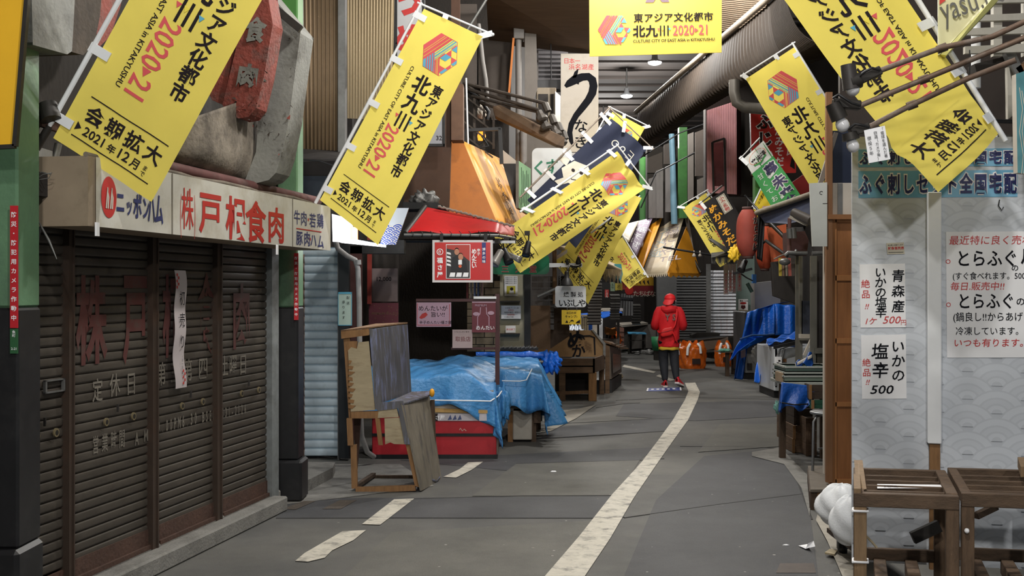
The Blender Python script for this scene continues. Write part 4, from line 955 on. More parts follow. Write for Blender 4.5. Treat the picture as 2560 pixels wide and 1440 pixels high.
lump('tarp_bundle', 'crumpled blue tarp bundle hanging at the right end of the red counter', P(1256, 1012, Y0 + .35), .15, TARP, 5, sc=(.55, .7, 1.25))
# ---- second stall
t = thing('white_stall_box', 'white box stall on dark legs behind the red counter, under a blue tarp', 'stall', G(1310, 1108))
Y1 = 13.2; WB = M('stall_white', (166, 160, 150), .6, .12, 4, dirt=(110, 100, 88), dirt_amt=.5)
m = MB(); m.box(P(1282, 1100, Y1), (P(1330, 0, Y1).x, Y1 + 1.2, z(1020, Y1)), WB); m.build('stall_case', t, bevel=.01)
m = MB(); m.box((P(1268, 0, Y1).x, Y1 + .0, .35), (P(1340, 0, Y1).x, Y1 + 1.4, .70), M('stall_grey', (120, 116, 110), .6, .15)); m.build('stall_top_case', t, bevel=.01)
for x, Y in ((1276, Y1 + .03), (1334, Y1 + .05), (1346, Y1 + 1.2)):
    m = MB(); c = P(x, 0, Y); m.box((c.x - .03, Y, 0), (c.x + .03, Y + .06, .36), STUD if x == 1276 else DARKWOOD); m.build('leg', t)
m = MB(); m.box((P(1335, 0, Y1).x, Y1, .22), (P(1352, 0, Y1).x, Y1 + 1.3, .5), DARKWOOD); m.build('side_crate', t)
tarp('blue_tarp', 'wider blue tarp over the white box stall, its right end hanging in loose folds', -.62, .34, Y1 - .1, Y1 + 1.9, lambda u, v: .80 + .05 * v - .02 * u + .04 * math.sin(math.pi * u), .02, .46, .36, TARP, 11, .016, .22, .25,
     hem=lambda u, v: .98 + .3 * u + .1 * math.sin(u * 17))
m = MB(); m.tube([P(1255, 952, Y1 - .25), P(1300, 953, Y1 - .26), P(1316, 950, Y1 - .26), P(1330, 922, Y1 - .15)], .006, PAPER, 6); m.build('white_rope', label='thin white rope across the wider blue tarp', cat='rope')
t = thing('rolled_tarp_rack', 'dark slatted rack with a rolled deep blue tarp behind the pale tarps', 'rack', P(1280, 930, 15.3))
m = MB(); m.tube([P(1190, 889, 15.2) + Vector((i * .1, 0, .004 * math.sin(i * 3))) for i in range(10)] + [P(1372, 884, 15.2)], [.055 + .008 * math.sin(i * 2.1) for i in range(11)], TARP2, 12); m.build('rolled_tarp', t)
m = MB(); m.box(P(1180, 912, 15.1), P(1362, 897, 15.5), BLACK); m.box(P(1186, 876, 15.3), P(1345, 868, 15.4), BLACK); m.tube([P(1290, 906, 15.05), P(1358, 905, 15.05)], .02, GREYMET, 8); m.build('rack_slats', t)
m = MB()
for i in range(60): p = P(1186 + i * 2.6, 868 + (i * 7 % 4), 15.28); m.add([p, p + Vector((.008, 0, 0)), p + Vector((.004 + .01 * math.sin(i), -.01, .03))], [(0, 1, 2)], CREAM)
m.build('bristle_fringe', t)['kind'] = 'stuff'
m = MB()
for x in (1196, 1350):
    c = P(x, 0, 15.4); m.box((c.x - .03, 15.38, 0), (c.x + .03, 15.46, .78), BLACK)
m.build('rack_legs', t)
lump('tarp_bundle', 'deep blue tarp bunched at the right end of the rolled tarp rack', P(1378, 906, 15.1), .125, TARP2, 8, sc=(1, .8, 1.05), amp=.3)
# ---- wooden stall with brush lettering
t = thing('wooden_stall', 'old brown wooden market stall with brush lettered back board', 'stall', G(1440, 1003))
YS, YB = 18.1, 19.4
SW = M('stall_wood', (96, 74, 54), .8, .25, 4, bump=.2, dirt=(52, 40, 31), dirt_amt=.6, stretch=(1, 3, 3)); SWL = M('stall_board', (138, 110, 76), .8, .15, 3, dirt=(92, 72, 50), dirt_amt=.5)
m = MB(); pp(m, [(1394, 896), (1487, 896), (1487, 932), (1394, 933)], YS, .03, SW); m.build('trough_front', t, bevel=.006)
m = MB(); pp(m, [(1487, 896), (1511, 887), (1512, 922), (1487, 932)], [YS, YB, YB, YS], (-.03, 0, 0), SW); m.build('trough_side', t)
m = MB(); pp(m, [(1394, 914), (1487, 914), (1508, 900), (1400, 900)], [YS, YS, YB, YB], (0, 0, -.02), SW); m.build('trough_floor', t)
def nuka(s):
    s.text('ぬ', s.w * .62, s.l * .62, .34, BRUSH, .03, align='c'); s.text('か', s.w * .64, s.l * .95, .24, BRUSH, .02, align='c')
    s.stroke([(s.w * .55, s.l * .22), (s.w * .8, s.l * .2), (s.w * .86, s.l * .26), (s.w * .87, s.l * .9)], [.02, .025, .03, .02], BRUSH)
    for i in range(3): s.text('炊専門', s.w * (.745 + i * .03), s.l * (.38 + .05 * i), .05, M('stamp_brown', (90, 64, 44), .7, 0), 0, vert=True)
f, w, l = quad(P(1330, 826, YB), P(1511, 826, YB), P(1511, 894, YB), P(1330, 894, YB)); sh = Sheet(f, w, l); n0 = [(1330, 830), (1420, 826), (1480, 826), (1512, 860), (1512, 892), (1330, 892)]
pp(sh.mb, n0, YB + .004, .03, SWL); nuka(sh); sh.mb.build('back_board', t)
m = MB(); pp(m, [(1478, 824), (1483, 824), (1514, 858), (1514, 890), (1508, 890), (1508, 861)], YB - .03, .06, GREYMET); m.build('metal_edging', t)
for x, Y, w_ in ((1472, YS, 20), (1398, YS, 16), (1499, YB - .1, 12)):
    m = MB(); c = P(x, 0, Y); d = P(x + w_, 0, Y); m.box((c.x, Y + .03, .0), (d.x, Y + .14, .45), STUD if x == 1472 else SW); m.build('leg', t, bevel=.006)
m = MB(); pp(m, [(1390, 988), (1472, 984), (1472, 976), (1390, 979)], YS + .06, .04, WOOD); m.build('lower_rail', t)
m = MB(); m.box((P(1395, 0, YS).x, YB - .2, .02), (P(1490, 0, YS).x, YB, .44), DARKPANEL); m.build('dark_back', t)
t = thing('display_case', 'weathered wood and glass display case right of the wooden stall', 'case', G(1535, 985))
m = MB(); pp(m, [(1513, 862), (1524, 866), (1524, 990), (1513, 992)], 19.5, .04, SW); pp(m, [(1524, 866), (1552, 874), (1554, 930), (1528, 948)], [19.5, 21.5, 21.5, 19.6], (-.06, 0, 0), M('case_frame', (110, 100, 90), .6, .2)); m.build('case_side', t)
m = MB(); pp(m, [(1530, 884), (1549, 887), (1550, 922), (1531, 934)], [19.7, 21.3, 21.3, 19.7], (.012, 0, 0), M('dark_glass', (52, 44, 40), .2, .3, 9)); m.build('case_pane', t)
m = MB(); pp(m, [(1510, 856), (1528, 862), (1556, 874), (1530, 858)], [19.5, 19.5, 21.5, 21.5], (0, 0, .03), WOOD)
for i in range(7): p = P(1516 + i * 5.5, 862 + i * 1.5, 19.9 + i * .2); m.beam(p, p + Vector((.16, .05, .03 * (i % 2))), .05, .02, DARKWOOD if i % 2 else SW)
m.build('case_top', t)
m = MB(); pp(m, [(1528, 950), (1554, 935), (1553, 965), (1530, 984)], [19.6, 21.3, 21.3, 19.6], (-.3, 0, 0), BLACK); m.build('case_base', t)
# ---- awnings
ARED = M('awning_red', (206, 34, 36), .42, .1, 3, dirt=(150, 24, 28), dirt_amt=.5, trans=.1)
ARED2 = M('pale_awning_red', (186, 82, 76), .6, .15, 6, dirt=(150, 110, 104), dirt_amt=.5)  # paler red for the small face that turns the corner
ROPE = M('grey_rope', (140, 132, 122), .8, .2, 12)
t = thing('red_awning', 'red cloth awning over the red poster, laced to a pipe along its lower edge', 'awning', P(1150, 590, 12.1))
f, w, l = quad(P(1062, 517, 12.9), P(1248, 556, 12.9), P(1246, 584, 12.1), P(1012, 582, 12.1))
m = MB(); m.grid(lambda u, v: f(u * w, v * l, .02 * math.sin(u * 9) * v), 20, 8, ARED)
f2, w2, l2 = quad(P(1248, 556, 12.9), P(1286, 566, 13.2), P(1286, 590, 12.9), P(1246, 584, 12.1)); m.grid(lambda u, v: f2(u * w2, v * l2), 4, 4, ARED2); m.build('awning_cloth', t, solid=.005)
m = MB(); m.tube([P(1010, 587, 12.08), P(1150, 588, 12.08), P(1244, 589, 12.08), P(1286, 596, 12.9)], .016, GREYMET, 8); m.build('front_pipe', t)
m = MB(); m.tube([P(1095 + 190 * i / 40, 516 + 50 * i / 40 + 1.5 * math.sin(i * 4), 12.85) for i in range(41)], [.014 + .005 * math.sin(i * 2.7) for i in range(41)], ROPE, 6)
m.build('edge_rope', t)
for i in range(10): x = 1028 + i * 24; m = MB(); m.tube([P(x, 578, 12.09), P(x + 5, 583, 12.05), P(x + 3, 592, 12.06), P(x - 2, 589, 12.12)], .004, BLACK, 5); m.build('lace', t)
m = MB(); m.tube([P(1062, 517, 12.9), P(1012, 584, 12.08)], .03, DARKMET, 8); m.tube([P(1000, 602, 12.7), P(1290, 602, 12.7)], .02, BLACK, 8); m.build('frame_pipes', t)
lump('tin_scrap', 'crumpled grey tin sheet on the roof edge above the red awning', P(1062, 500, 13.1), .13, GREYMET, 3, 'metal scrap', (1.1, .7, .75), .3)
m = MB(); pp(m, [(1008, 505), (1095, 507), (1115, 520), (1055, 522), (1008, 523)], 13.0, .5, BLACK); m.build('roof_ledge', label='dark roof ledge just above the red awning', cat='ledge')
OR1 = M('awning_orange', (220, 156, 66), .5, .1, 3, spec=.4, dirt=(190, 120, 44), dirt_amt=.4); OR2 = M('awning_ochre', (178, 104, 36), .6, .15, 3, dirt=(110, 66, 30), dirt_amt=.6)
FAD = M('faded_navy', (94, 76, 62), .6, .1)
t = thing('orange_awning', 'faded orange awning with dark vertical lettering above the green sign', 'awning', P(1250, 570, 14.2))
f, w, l = quad(P(1157, 352, 14.3), P(1266, 404, 17.2), P(1346, 594, 16.7), P(1248, 570, 13.9)); s = Sheet(f, w, l)
s.mb.grid(lambda u, v: f(u * w, v * l, 0), 8, 8, OR1)
s.text('いわしやにしだ', w * .45, l * .33, l * .075, FAD, .01, vert=True, sx=2.6, pitch=l * .064, layer=6); s.text('ぬかだき', w * .2, l * .93, l * .1, M('faded_ochre', (150, 88, 34), .6, .1), .0, sx=2.6, layer=6)
s.mb.build('front_panel', t, solid=.004)
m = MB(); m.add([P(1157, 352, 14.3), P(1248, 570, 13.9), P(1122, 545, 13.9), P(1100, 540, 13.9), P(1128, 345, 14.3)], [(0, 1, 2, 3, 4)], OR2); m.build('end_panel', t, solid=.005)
m = MB(); m.tube([P(1250, 572, 13.9), P(1300, 585, 15.2), P(1347, 597, 16.7)], .03, ROPE, 8)
for i in range(16): x = 1262 + i * 5.4; Yq = 13.9 + i * .17; m.tube([P(x, 573 + i * 1.5, Yq), P(x + 2, 585 + i * 1.2, Yq)], .012, BLACK, 5)
m.build('rope_hem', t)
m = MB(); pp(m, [(1010, 150), (1150, 150), (1158, 352), (1128, 350), (1122, 548), (1010, 520)], 13.6, .1, M('brown_tin', (82, 58, 44), .7, .2, 3, dirt=(46, 36, 30), dirt_amt=.6)); m.build('brown_fascia', label='brown tin fascia behind the tall banner, left of the orange awning', cat='wall sheet')
m = MB(); pp(m, [(1128, 210), (1158, 210), (1158, 350), (1128, 350)], 13.5, .3, M('brown_box', (112, 84, 66), .7, .2, 4, dirt=(70, 52, 42), dirt_amt=.5)); m.build('fascia_column', label='brown boxed column beside the banner above the orange awning', cat='column')
board('framed_sign', rectpx(1040, 270, 1112, 366, 13.0), .06, M('sign_grey', (150, 152, 158), .4, .05), BLACK, label='dark framed pale sign behind the tall banner edge', cat='sign', draw=lambda s: ([s.rect(a, b, c, d, BLACK) for a, b, c, d in ((0, 0, s.w, .03), (0, s.l - .03, s.w, s.l), (s.w - .03, 0, s.w, s.l))], s.text('32', s.w - .1, s.l - .07, .07, INK, .01)))
# ---- posters and rack under the red awning
def redposter(s):
    s.rect(.025, .025, s.w - .025, s.l - .025, M('poster_red', (196, 38, 40), .25, .05)); w, l = s.w, s.l
    s.ring(w * .125, l * .28, .034, .007, PAPER, 2); s.text('さ', w * .115, l * .315, .04, PAPER, .025, align='c', layer=2)
    s.text('福さ屋', w * .125, l * .41, .062, PAPER, .03, vert=True, pitch=.074, layer=2)
    s.rect(w * .225, l * .1, w * .63, l * .91, PAPER, 2); s.rect(w * .235, l * .115, w * .62, l * .895, M('photo_dark', (48, 44, 46), .4, 0), 3)
    s.poly([(w * .235, l * .115), (w * .62, l * .115), (w * .62, l * .5), (w * .4, l * .25), (w * .235, l * .2)], M('photo_red', (180, 60, 50), .4, 0), 3.5)
    for i in range(4): s.poly([(w * .24, l * (.28 + .09 * i)), (w * .3, l * (.3 + .09 * i)), (w * .31, l * (.35 + .09 * i)), (w * .24, l * (.33 + .09 * i))], PAPER, 3.6)
    sk = M('photo_skin', (190, 132, 104), .5, 0)
    s.poly([(w * .3, l * .75), (w * .33, l * .42), (w * .4, l * .36), (w * .47, l * .4), (w * .56, l * .5), (w * .58, l * .75)], M('photo_suit', (28, 28, 34), .5, 0), 4)
    s.disc(w * .405, l * .28, .026, sk, 4.5, 16, .032); s.disc(w * .47, l * .4, .026, sk, 4.6, 16, .034); s.disc(w * .405, l * .25, .024, INK, 4.4, 16, .03); s.disc(w * .47, l * .37, .024, INK, 4.5, 16, .03)
    s.rect(w * .43, l * .47, w * .49, l * .58, PAPER, 5); s.disc(w * .46, l * .62, .016, M('photo_orange', (210, 90, 50), .5, 0), 5)
    for i in range(3): s.poly([(w * (.28 + .11 * i), l * .87), (w * (.3 + .11 * i), l * .77), (w * (.38 + .11 * i), l * .77), (w * (.37 + .11 * i), l * .87)], PAPER, 5)
    s.rect(w * .82, l * .06, w * .885, l * .54, M('poster_navy', (38, 52, 120), .4, 0), 2); s.text('博多の味', w * .852, l * .18, .034, PAPER, .015, vert=True, pitch=.042, layer=3)
    s.text('めんたい', w * .69, l * .2, .058, PAPER, .03, vert=True, pitch=.05, sx=.95, layer=2); s.text('辛子', w * .765, l * .2, .036, PAPER, .02, vert=True, layer=2)
t = thing('red_poster', 'red framed shop poster with a photo, hanging under the red awning', 'poster', P(1156, 706, 12.05))
board('poster_sheet', rectpx(1081, 600, 1232, 706, 12.05), .012, M('poster_white', (214, 208, 208), .4, .03), parent=t, draw=redposter)
for x in (1100, 1210): m = MB(); m.box(P(x, 603, 12.04), P(x + 8, 584, 12.07), BLACK); m.build('hanging_clip', t)
MAROON = M('maroon_frame', (70, 34, 36), .45, .15, 5)
t = thing('notice_rack', 'dark maroon post and rail frame holding notices over the red counter', 'rack', P(1243, 950, 12.3))
m = MB(); m.box(P(1238, 962, 12.28), P(1249, 735, 12.34), MAROON); m.build('post', t)
m = MB(); m.box(P(1040, 754, 12.3), P(1240, 747, 12.33), MAROON); m.build('rail', t)
m = MB(); m.box(P(1128, 874, 12.32), P(1240, 868, 12.35), MAROON); m.build('rail', t)
m = MB(); m.box(P(1184, 747, 12.26), P(1241, 741, 12.29), WHITEPL); m.build('white_rod', t)
PINK = M('pink_paper', (178, 146, 164), .5, .05)
DRK = M('poster_crimson', (104, 38, 50), .4, .15, 6)
board('pink_notice', rectpx(1041, 756, 1128, 817, 12.25), .004, PINK, label='pink handwritten mentaiko notice taped to the maroon rail', cat='notice',
      draw=lambda s: (s.text('めんたいが', .02, .085, .062, BRUSH, .0), s.text('旨い!!', .15, .15, .06, BRUSH, 0), s.text('辛子めんたい福さ屋', .03, .225, .038, BRUSH, .0),
                      s.poly([(.03, .16), (.06, .12), (.1, .105), (.12, .13), (.09, .16), (.05, .175)], SRED), s.stroke([(.01, .01), (.01, .24), (.35, .24), (.35, .02)], .006, SRED)))
board('bottle_poster', rectpx(1180, 754, 1239, 831, 12.25), .004, DRK, label='dark red bottle poster in clear film on the maroon rack', cat='poster',
      draw=lambda s: (s.stroke([(.06, .3), (.06, .16), (.085, .13), (.09, .06)], .008, PINK), s.stroke([(.18, .3), (.18, .16), (.155, .13), (.15, .06)], .008, PINK), s.disc(.045, .13, .035, PINK, 1.5, 16, .02), s.disc(.2, .12, .035, PINK, 1.5, 16, .02),
                      s.text('めんたい', .04, .295, .05, PAPER, .01), s.rect(.0, .0, s.w, .012, PINK), s.text('PREMIUM', .03, .05, .03, PINK, .005)))
board('small_notice', rectpx(1131, 824, 1181, 870, 12.28), .004, M('dull_paper', (170, 150, 148), .4, .08), label='small dull paper notice below the bottle poster', cat='notice', draw=lambda s: (s.text('取扱店', .03, .12, .055, M('maroon_ink', (110, 50, 56), .6, 0), .0), s.text('いらっしゃいませ', .02, .03, .02, INK, 0)))
board('price_board', rectpx(930, 671, 994, 754, 12.9), .01, M('pinkish_board', (126, 110, 108), .5, .08), label='dim board with the price 12,000 in the stall behind the cabinet', cat='sign', draw=lambda s: s.text('12,000', .04, .14, .065, INK, .015))
board('gold_spotted_board', rectpx(922, 757, 996, 811, 12.8), .01, DRK, label='small dark red board with gold letters under the price board', cat='sign', draw=lambda s: (s.text('PREMIUM めんたい', .03, .13, .036, M('dull_gold', (120, 84, 60), .5, 0), .01), [s.disc(.03 + (i * 53 % 29) / 100, .02 + (i * 31 % 20) / 100, .006, M('dull_gold', None)) for i in range(14)]))
m = MB(); pp(m, [(918, 560), (930, 560), (928, 760), (918, 760)], 12.7, .03, M('red_post', (150, 56, 46), .5, .15)); m.build('red_post', label='narrow red post left of the price board', cat='post')
m = MB(); pp(m, [(874, 615), (905, 615), (905, 1100), (874, 1100)], 12.0, .04, M('maroon_wall', (74, 40, 38), .6, .2)); m.build('maroon_wall_board', label='maroon wall panel behind the drain pipe', cat='panel')
m = MB(); pp(m, [(860, 600), (1010, 600), (1010, 634), (860, 634)], 12.0, .2, BLACK); m.build('dark_lintel', label='black lintel above the drain pipe and price board', cat='lintel')
t = thing('book_shelf', 'dark shelf with upright magazines behind the red poster', 'shelf', P(1200, 748, 13.2))
m = MB(); m.box(P(1150, 752, 13.2), P(1240, 746, 13.5), DARKPANEL); m.build('shelf_board', t)
for i, c in enumerate(((130, 60, 56), (150, 140, 132), (110, 118, 150), (84, 96, 130), (150, 120, 110))):
    m = MB(); m.box(P(1166 + i * 9, 746, 13.2), P(1172 + i * 9, 690, 13.4), M('magazine_%d' % i, c, .5, .1)); m.build('magazine', label='upright magazine on the dark shelf, ' + ('leftmost with a red spine', 'with a pale grey spine', 'middle one with a lavender spine', 'with a slate blue spine', 'rightmost with a beige spine')[i], cat='magazine', group='magazines behind the red poster')
# brick-like wall pieces
BRK = M('brick_dim', (136, 120, 98), .8, .15, 6, bump=.2)
def bricks(name, x0, y0, x1, y1, Y, label):
    m = MB(); a, b = P(x0, y1, Y), P(x1, y0, Y); m.box((a.x, Y + .01, a.z), (b.x, Y + .05, b.z), DARKPANEL); h = .085; k = 0; zz = a.z
    while zz + h < b.z:
        x = a.x - (.1 if k % 2 else 0)
        while x < b.x:
            m.box((max(x, a.x), Y - .005, zz + .008), (min(x + .2, b.x), Y + .02, zz + h), BRK); x += .21
        zz += h; k += 1
    return m.build(name, label=label, cat='wall')
bricks('brick_panel', 1168, 690, 1250, 880, 13.9, 'dim beige brick wall panel behind the bottle poster')
BEI = M('beige_wall', (176, 170, 146), .7, .08, 4)
m = MB(); m.box(P(1244, 890, 15.5), P(1312, 640, 15.7), BEI); m.build('beige_wall_panel', label='beige wall strip holding white notices under the green sign', cat='wall')
m = MB(); m.box(P(1311, 930, 15.4), P(1326, 640, 15.6), BLACK); m.build('dark_post', label='black post right of the beige notice wall', cat='post')
board('child_poster', rectpx(1261, 690, 1294, 740, 15.45), .004, PAPER, label='white poster with a small yellow picture on the beige wall', cat='poster',
      draw=lambda s: ([s.text('お知らせします', s.w * .5, .03 + i * .025, .022, BRUSH, 0, align='c') for i in range(4)], s.rect(.03, s.l * .5, s.w - .03, s.l * .9, M('poster_yellow', (206, 196, 70), .6, 0)), s.disc(s.w * .55, s.l * .65, .022, INK, 1.6), s.poly([(s.w * .35, s.l * .88), (s.w * .4, s.l * .72), (s.w * .7, s.l * .72), (s.w * .75, s.l * .88)], PAPER, 1.6)))
t = thing('hours_box', 'white notice box with opening hours on the beige wall', 'notice', P(1277, 798, 15.4))
board('notice_face', rectpx(1253, 764, 1302, 797, 15.4), .1, PAPER, parent=t, draw=lambda s: (s.text('三天堂 アーバン店', .05, .04, .022, BRUSH, 0), s.text('定休日', .09, .07, .026, REDPEN, 0), s.text('毎週水曜日・祝祭日', .04, .1, .024, BRUSH, 0), s.text('営業時間', .08, .13, .024, REDPEN, 0), s.text('11:00-17:00', .04, .16, .026, BRUSH, 0)))
board('closed_card', rectpx(1264, 814, 1289, 832, 15.42), .006, PAPER, label='small white card with red border, sold out today, under the hours box', cat='notice', draw=lambda s: s.text('本日終了', s.w * .5, s.l * .65, .03, REDPEN, .005, align='c'))
for i, y in enumerate((752, 833)): m = MB(); m.box(P(1250, y + 3, 15.2), P(1300, y, 15.5), DARKPANEL); m.build('wall_ledge', label=('upper', 'lower')[i] + ' thin ledge on the beige notice wall', cat='ledge')
GRNS = M('sign_green', (22, 104, 72), .4, .06)
board('green_sign', rectpx(1228, 636, 1373, 686, 14.8), .05, GRNS, DARKMET, label='dark green rounded shop sign with red outlined characters', cat='sign', rad=.06,
      draw=lambda s: [(s._g(c, x, s.l * .73, .1, CREAM, .03, 0, 1, 1, True, 0), s._g(c, x, s.l * .73, .1, M('sign_maroon', (132, 30, 42), .5, 0), .016, 0, 1, 2, True, 0)) for c, x in (('三', s.w * .24), ('天', s.w * .48), ('堂', s.w * .72))])
# spotlights
def spot(label, px, py, Y, ang, colr, r=.05):
    t = thing('spotlight', label, 'spotlight', P(px, py, Y), 'spotlights under the awnings'); c = P(px, py, Y); d = Vector((math.sin(ang), -.35, -math.cos(ang))).normalized()
    m = MB(); m.lathe([(r * .55, -.09), (r * .7, -.08), (r * .8, 0), (r, .05), (r * 1.05, .09), (r * .9, .085)], c, colr, 14, d); m.build('lamp_can', t)
    m = MB(); m.tube([c - d * .06, c - d * .1 + Vector((0, 0, .05)), c + Vector((0, 0, .17))], .008, DARKMET, 6); m.box(c + Vector((-.03, -.03, .15)), c + Vector((.03, .03, .2)), DARKMET); m.build('bracket', t)
CAN = M('silver_can', (170, 168, 164), .35, .1, metal=.4)
spot('silver can spotlight right beside the red poster', 1244, 644, 12.2, -.5, CAN, .055); spot('dark spotlight between the silver can and the yellow banner', 1266, 640, 12.4, .4, BLACK, .05); spot('smaller silver spotlight tilted right over the green sign', 1284, 642, 12.6, 1.1, CAN, .035)
spot('black spotlight hanging in front of the centre yellow banner', 1318, 622, 13.0, -.2, BLACK, .045)
m = MB(); m.box(P(1232, 608, 12.35), P(1288, 602, 12.4), WHITEPL); m.build('lamp_bar', label='white mounting bar above the silver can spotlight', cat='bar')
# ================================================================ left, middle distance and above
def up(name, px, Ys, mat, label, cat, thick=.06, group=None, bev=0):
    m = MB(); pp(m, px, Ys, thick, mat); return m.build(name, label=label, cat=cat, group=group, bevel=bev)
DUSTW = M('dusty_white', (190, 182, 170), .6, .08, 3, dirt=(140, 130, 116), dirt_amt=.4)
def unagi(s):
    W_, L_ = s.w, s.l; k = W_ / 93.0; q = lambda x, y: ((x - 1402) * k, (y - 135) * k)
    s.text('日本一', *q(1409, 153), .09, REDPEN, .005, pitch=.083); s.text('浜名湖産', *q(1421, 168), .095, REDPEN, .005, pitch=.097)
    pts = [q(*p) for p in ((1413, 217), (1422, 209), (1436, 200), (1455, 193), (1470, 192), (1480, 200), (1483, 215), (1480, 232), (1470, 250), (1456, 268), (1440, 288), (1428, 310), (1424, 330), (1428, 352), (1432, 364))]
    s.stroke(pts, [x * k for x in (8, 17, 22, 19, 19, 20, 20, 20, 18, 17, 15, 14, 13, 10, 4)], BRUSH)
    s.poly([q(1430, 196), (q(1436, 180)), q(1446, 172), q(1444, 184), q(1440, 194)], BRUSH); s.poly([q(1436, 207), q(1448, 205), q(1446, 212)], BRUSH, 1.3)
    s.text('なぎ', *q(1452, 296), .22, BRUSH, .015, vert=True, pitch=.24)
board('eel_sign', rectpx(1402, 134, 1496, 380, 17.5), .08, DUSTW, DARKMET, label='tall pale sign with a long black eel-shaped character, above the navy banner', cat='sign', draw=unagi)
GRL = M('letter_green', (40, 112, 84), .5, 0)
def kusu(s):
    k = s.w / 100.0; q = lambda x, y: ((x - 1330) * k, (y - 370) * k)
    s.stroke([q(1355, 403), q(1338, 420), q(1356, 438)], 6 * k, GRL); s.stroke([q(1366, 408), q(1394, 404)], 5 * k, GRL); s.stroke([q(1381, 398), q(1381, 428), q(1374, 440)], 5 * k, GRL); s.ring(*q(1377, 420), 8 * k, 4 * k, GRL)
    s.text('り', *q(1404, 440), 34 * k, GRL, .02)
board('pharmacy_sign', rectpx(1330, 370, 1430, 500, 16.4), .1, M('milk_white', (192, 196, 196), .4, .04), GREYMET, label='rounded white sign with green characters behind the navy banner pole', cat='sign', rad=.08, draw=kusu)
board('green_hand_sign', quadpx((1297, 402), (1327, 422), (1327, 540), (1297, 520), [15.0, 15.6, 15.6, 15.0]), .04, M('pale_green_sign', (120, 160, 124), .5, .06), GREYMET, label='narrow pale green sign with dark scribbled lettering beside the orange awning', cat='sign',
      draw=lambda s: [s.stroke([(s.w * (.2 + .14 * i), s.l * (.1 + .05 * (i % 3))), (s.w * (.26 + .13 * i), s.l * .5), (s.w * (.2 + .14 * i), s.l * (.9 - .06 * (i % 2)))], .02, M('scribble_green', (44, 66, 50), .6, 0)) for i in range(5)])
up('triangle_board', [(1256, 374), (1294, 405), (1294, 409), (1256, 409)], 15.8, DUSTW, 'white triangular panel above the orange awning', 'panel')
up('black_box', [(1257, 409), (1297, 409), (1297, 525), (1290, 520)], 15.7, BLACK, 'black box behind the right edge of the orange awning', 'box')
t = thing('steel_frame', 'black steel sign frame standing over the orange awning top', 'frame', P(1250, 410, 14.9))
m = MB(); m.beam(P(1158, 336, 14.9), P(1168, 325, 14.9), .05, .05, BLACK); m.beam(P(1166, 326, 14.9), P(1252, 322, 14.9), .05, .04, BLACK); m.beam(P(1250, 320, 14.9), P(1254, 410, 14.9), .05, .05, BLACK); m.beam(P(1162, 330, 14.9), P(1160, 360, 14.9), .05, .04, BLACK); m.build('frame_bars', t)
m = MB(); m.tube([P(1165, 195, 14.6), P(1170, 360, 14.6)], .012, PAPER, 6); m.build('cord_line', label='white cord hanging beside the lattice above the orange awning', cat='cord')
t = thing('iron_lattice', 'rusty iron lattice with tangled cables above the orange awning', 'lattice', P(1200, 370, 15.6))
for i in range(5): m = MB(); m.beam(P(1160, 205 + i * 33, 15.6), P(1232, 262 + i * 33, 15.6), .022, .022, RUSTD); m.build('lattice_bar', t)
for i in range(3): m = MB(); m.beam(P(1186 + i * 24, 225 + i * 12, 15.63), P(1186 + i * 24, 372, 15.63), .03, .03, RUSTD); m.build('lattice_post', t)
m = MB(); m.tube([P(1164, 222, 15.5), P(1190, 240, 15.45), P(1205, 255, 15.4), P(1222, 280, 15.4), P(1218, 300, 15.4)], .025, BLACK, 8); m.tube([P(1196, 360, 15.4), P(1215, 350, 15.4), P(1205, 340, 15.4), P(1222, 365, 15.4), P(1190, 372, 15.4)], .015, BLACK, 6); m.build('cable_tangle', t)
lump('white_lamp_cover', 'pale lamp cover behind the iron lattice', P(1204, 280, 15.9), .07, DUSTW, 2, 'lamp cover', (1, 1, 1.3), .15)
m = MB(); m.lathe([(.05, -.06), (.06, 0), (.04, .06)], P(1204, 340, 15.8), M('amber_glow', (240, 130, 40), .4, 0, emit=2.0), 12); m.build('amber_light', label='small glowing amber light behind the iron lattice', cat='light')
# lamp arms over the awning
SOCK = M('lamp_socket', (74, 68, 62), .6, .2, 6)
t = thing('lamp_arm_rack', 'dusty trough and pipe arms reaching right with lamp sockets under the tall eel sign', 'lamp rack', P(1180, 300, 15.2))
m = MB(); pp(m, [(1232, 266), (1250, 262), (1412, 344), (1410, 366), (1392, 362), (1238, 290)], [15.0, 15.0, 14.4, 14.4, 14.4, 15.0], .25, M('trough_brown', (104, 84, 66), .7, .25, 4, dirt=(62, 50, 42), dirt_amt=.5)); m.build('trough', t, bevel=.01)
for i, (a, b) in enumerate((((1160, 208), (1362, 258)), ((1166, 222), (1348, 275)), ((1180, 240), (1356, 282)), ((1200, 255), (1380, 318)))):
    m = MB(); m.tube([P(*a, 15.3), P(*b, 14.6)], .022, RUSTD, 8); m.build('pipe_arm', t)
for i, (x, y) in enumerate(((1352, 290), (1366, 268), (1362, 312), (1382, 298), (1388, 330), (1398, 318), (1402, 352), (1410, 338))):
    m = MB(); c = P(x, y, 14.4 + .05 * i); d = Vector((.35, -.2, -.9)).normalized(); m.lathe([(.04, -.07), (.045, -.02), (.075, .02), (.075, .05), (.05, .07)] if i % 2 == 0 else [(.035, -.06), (.045, -.05), (.045, .06)], c, SOCK, 8, d, smooth=False); m.build('lamp_socket', t)
t = thing('air_conditioner', 'old beige air conditioner housing left of the tall eel sign', 'air conditioner', P(1372, 330, 18.0))
m = MB(); m.box(P(1341, 330, 18.0), P(1388, 230, 18.4), M('case_beige', (136, 124, 106), .6, .15, 5)); m.build('housing', t, bevel=.01)
m = MB(); m.box(P(1346, 322, 17.98), P(1370, 236, 18.02), DARKPANEL); m.box(P(1376, 322, 17.98), P(1384, 236, 18.02), DARKPANEL); m.build('grille', t)
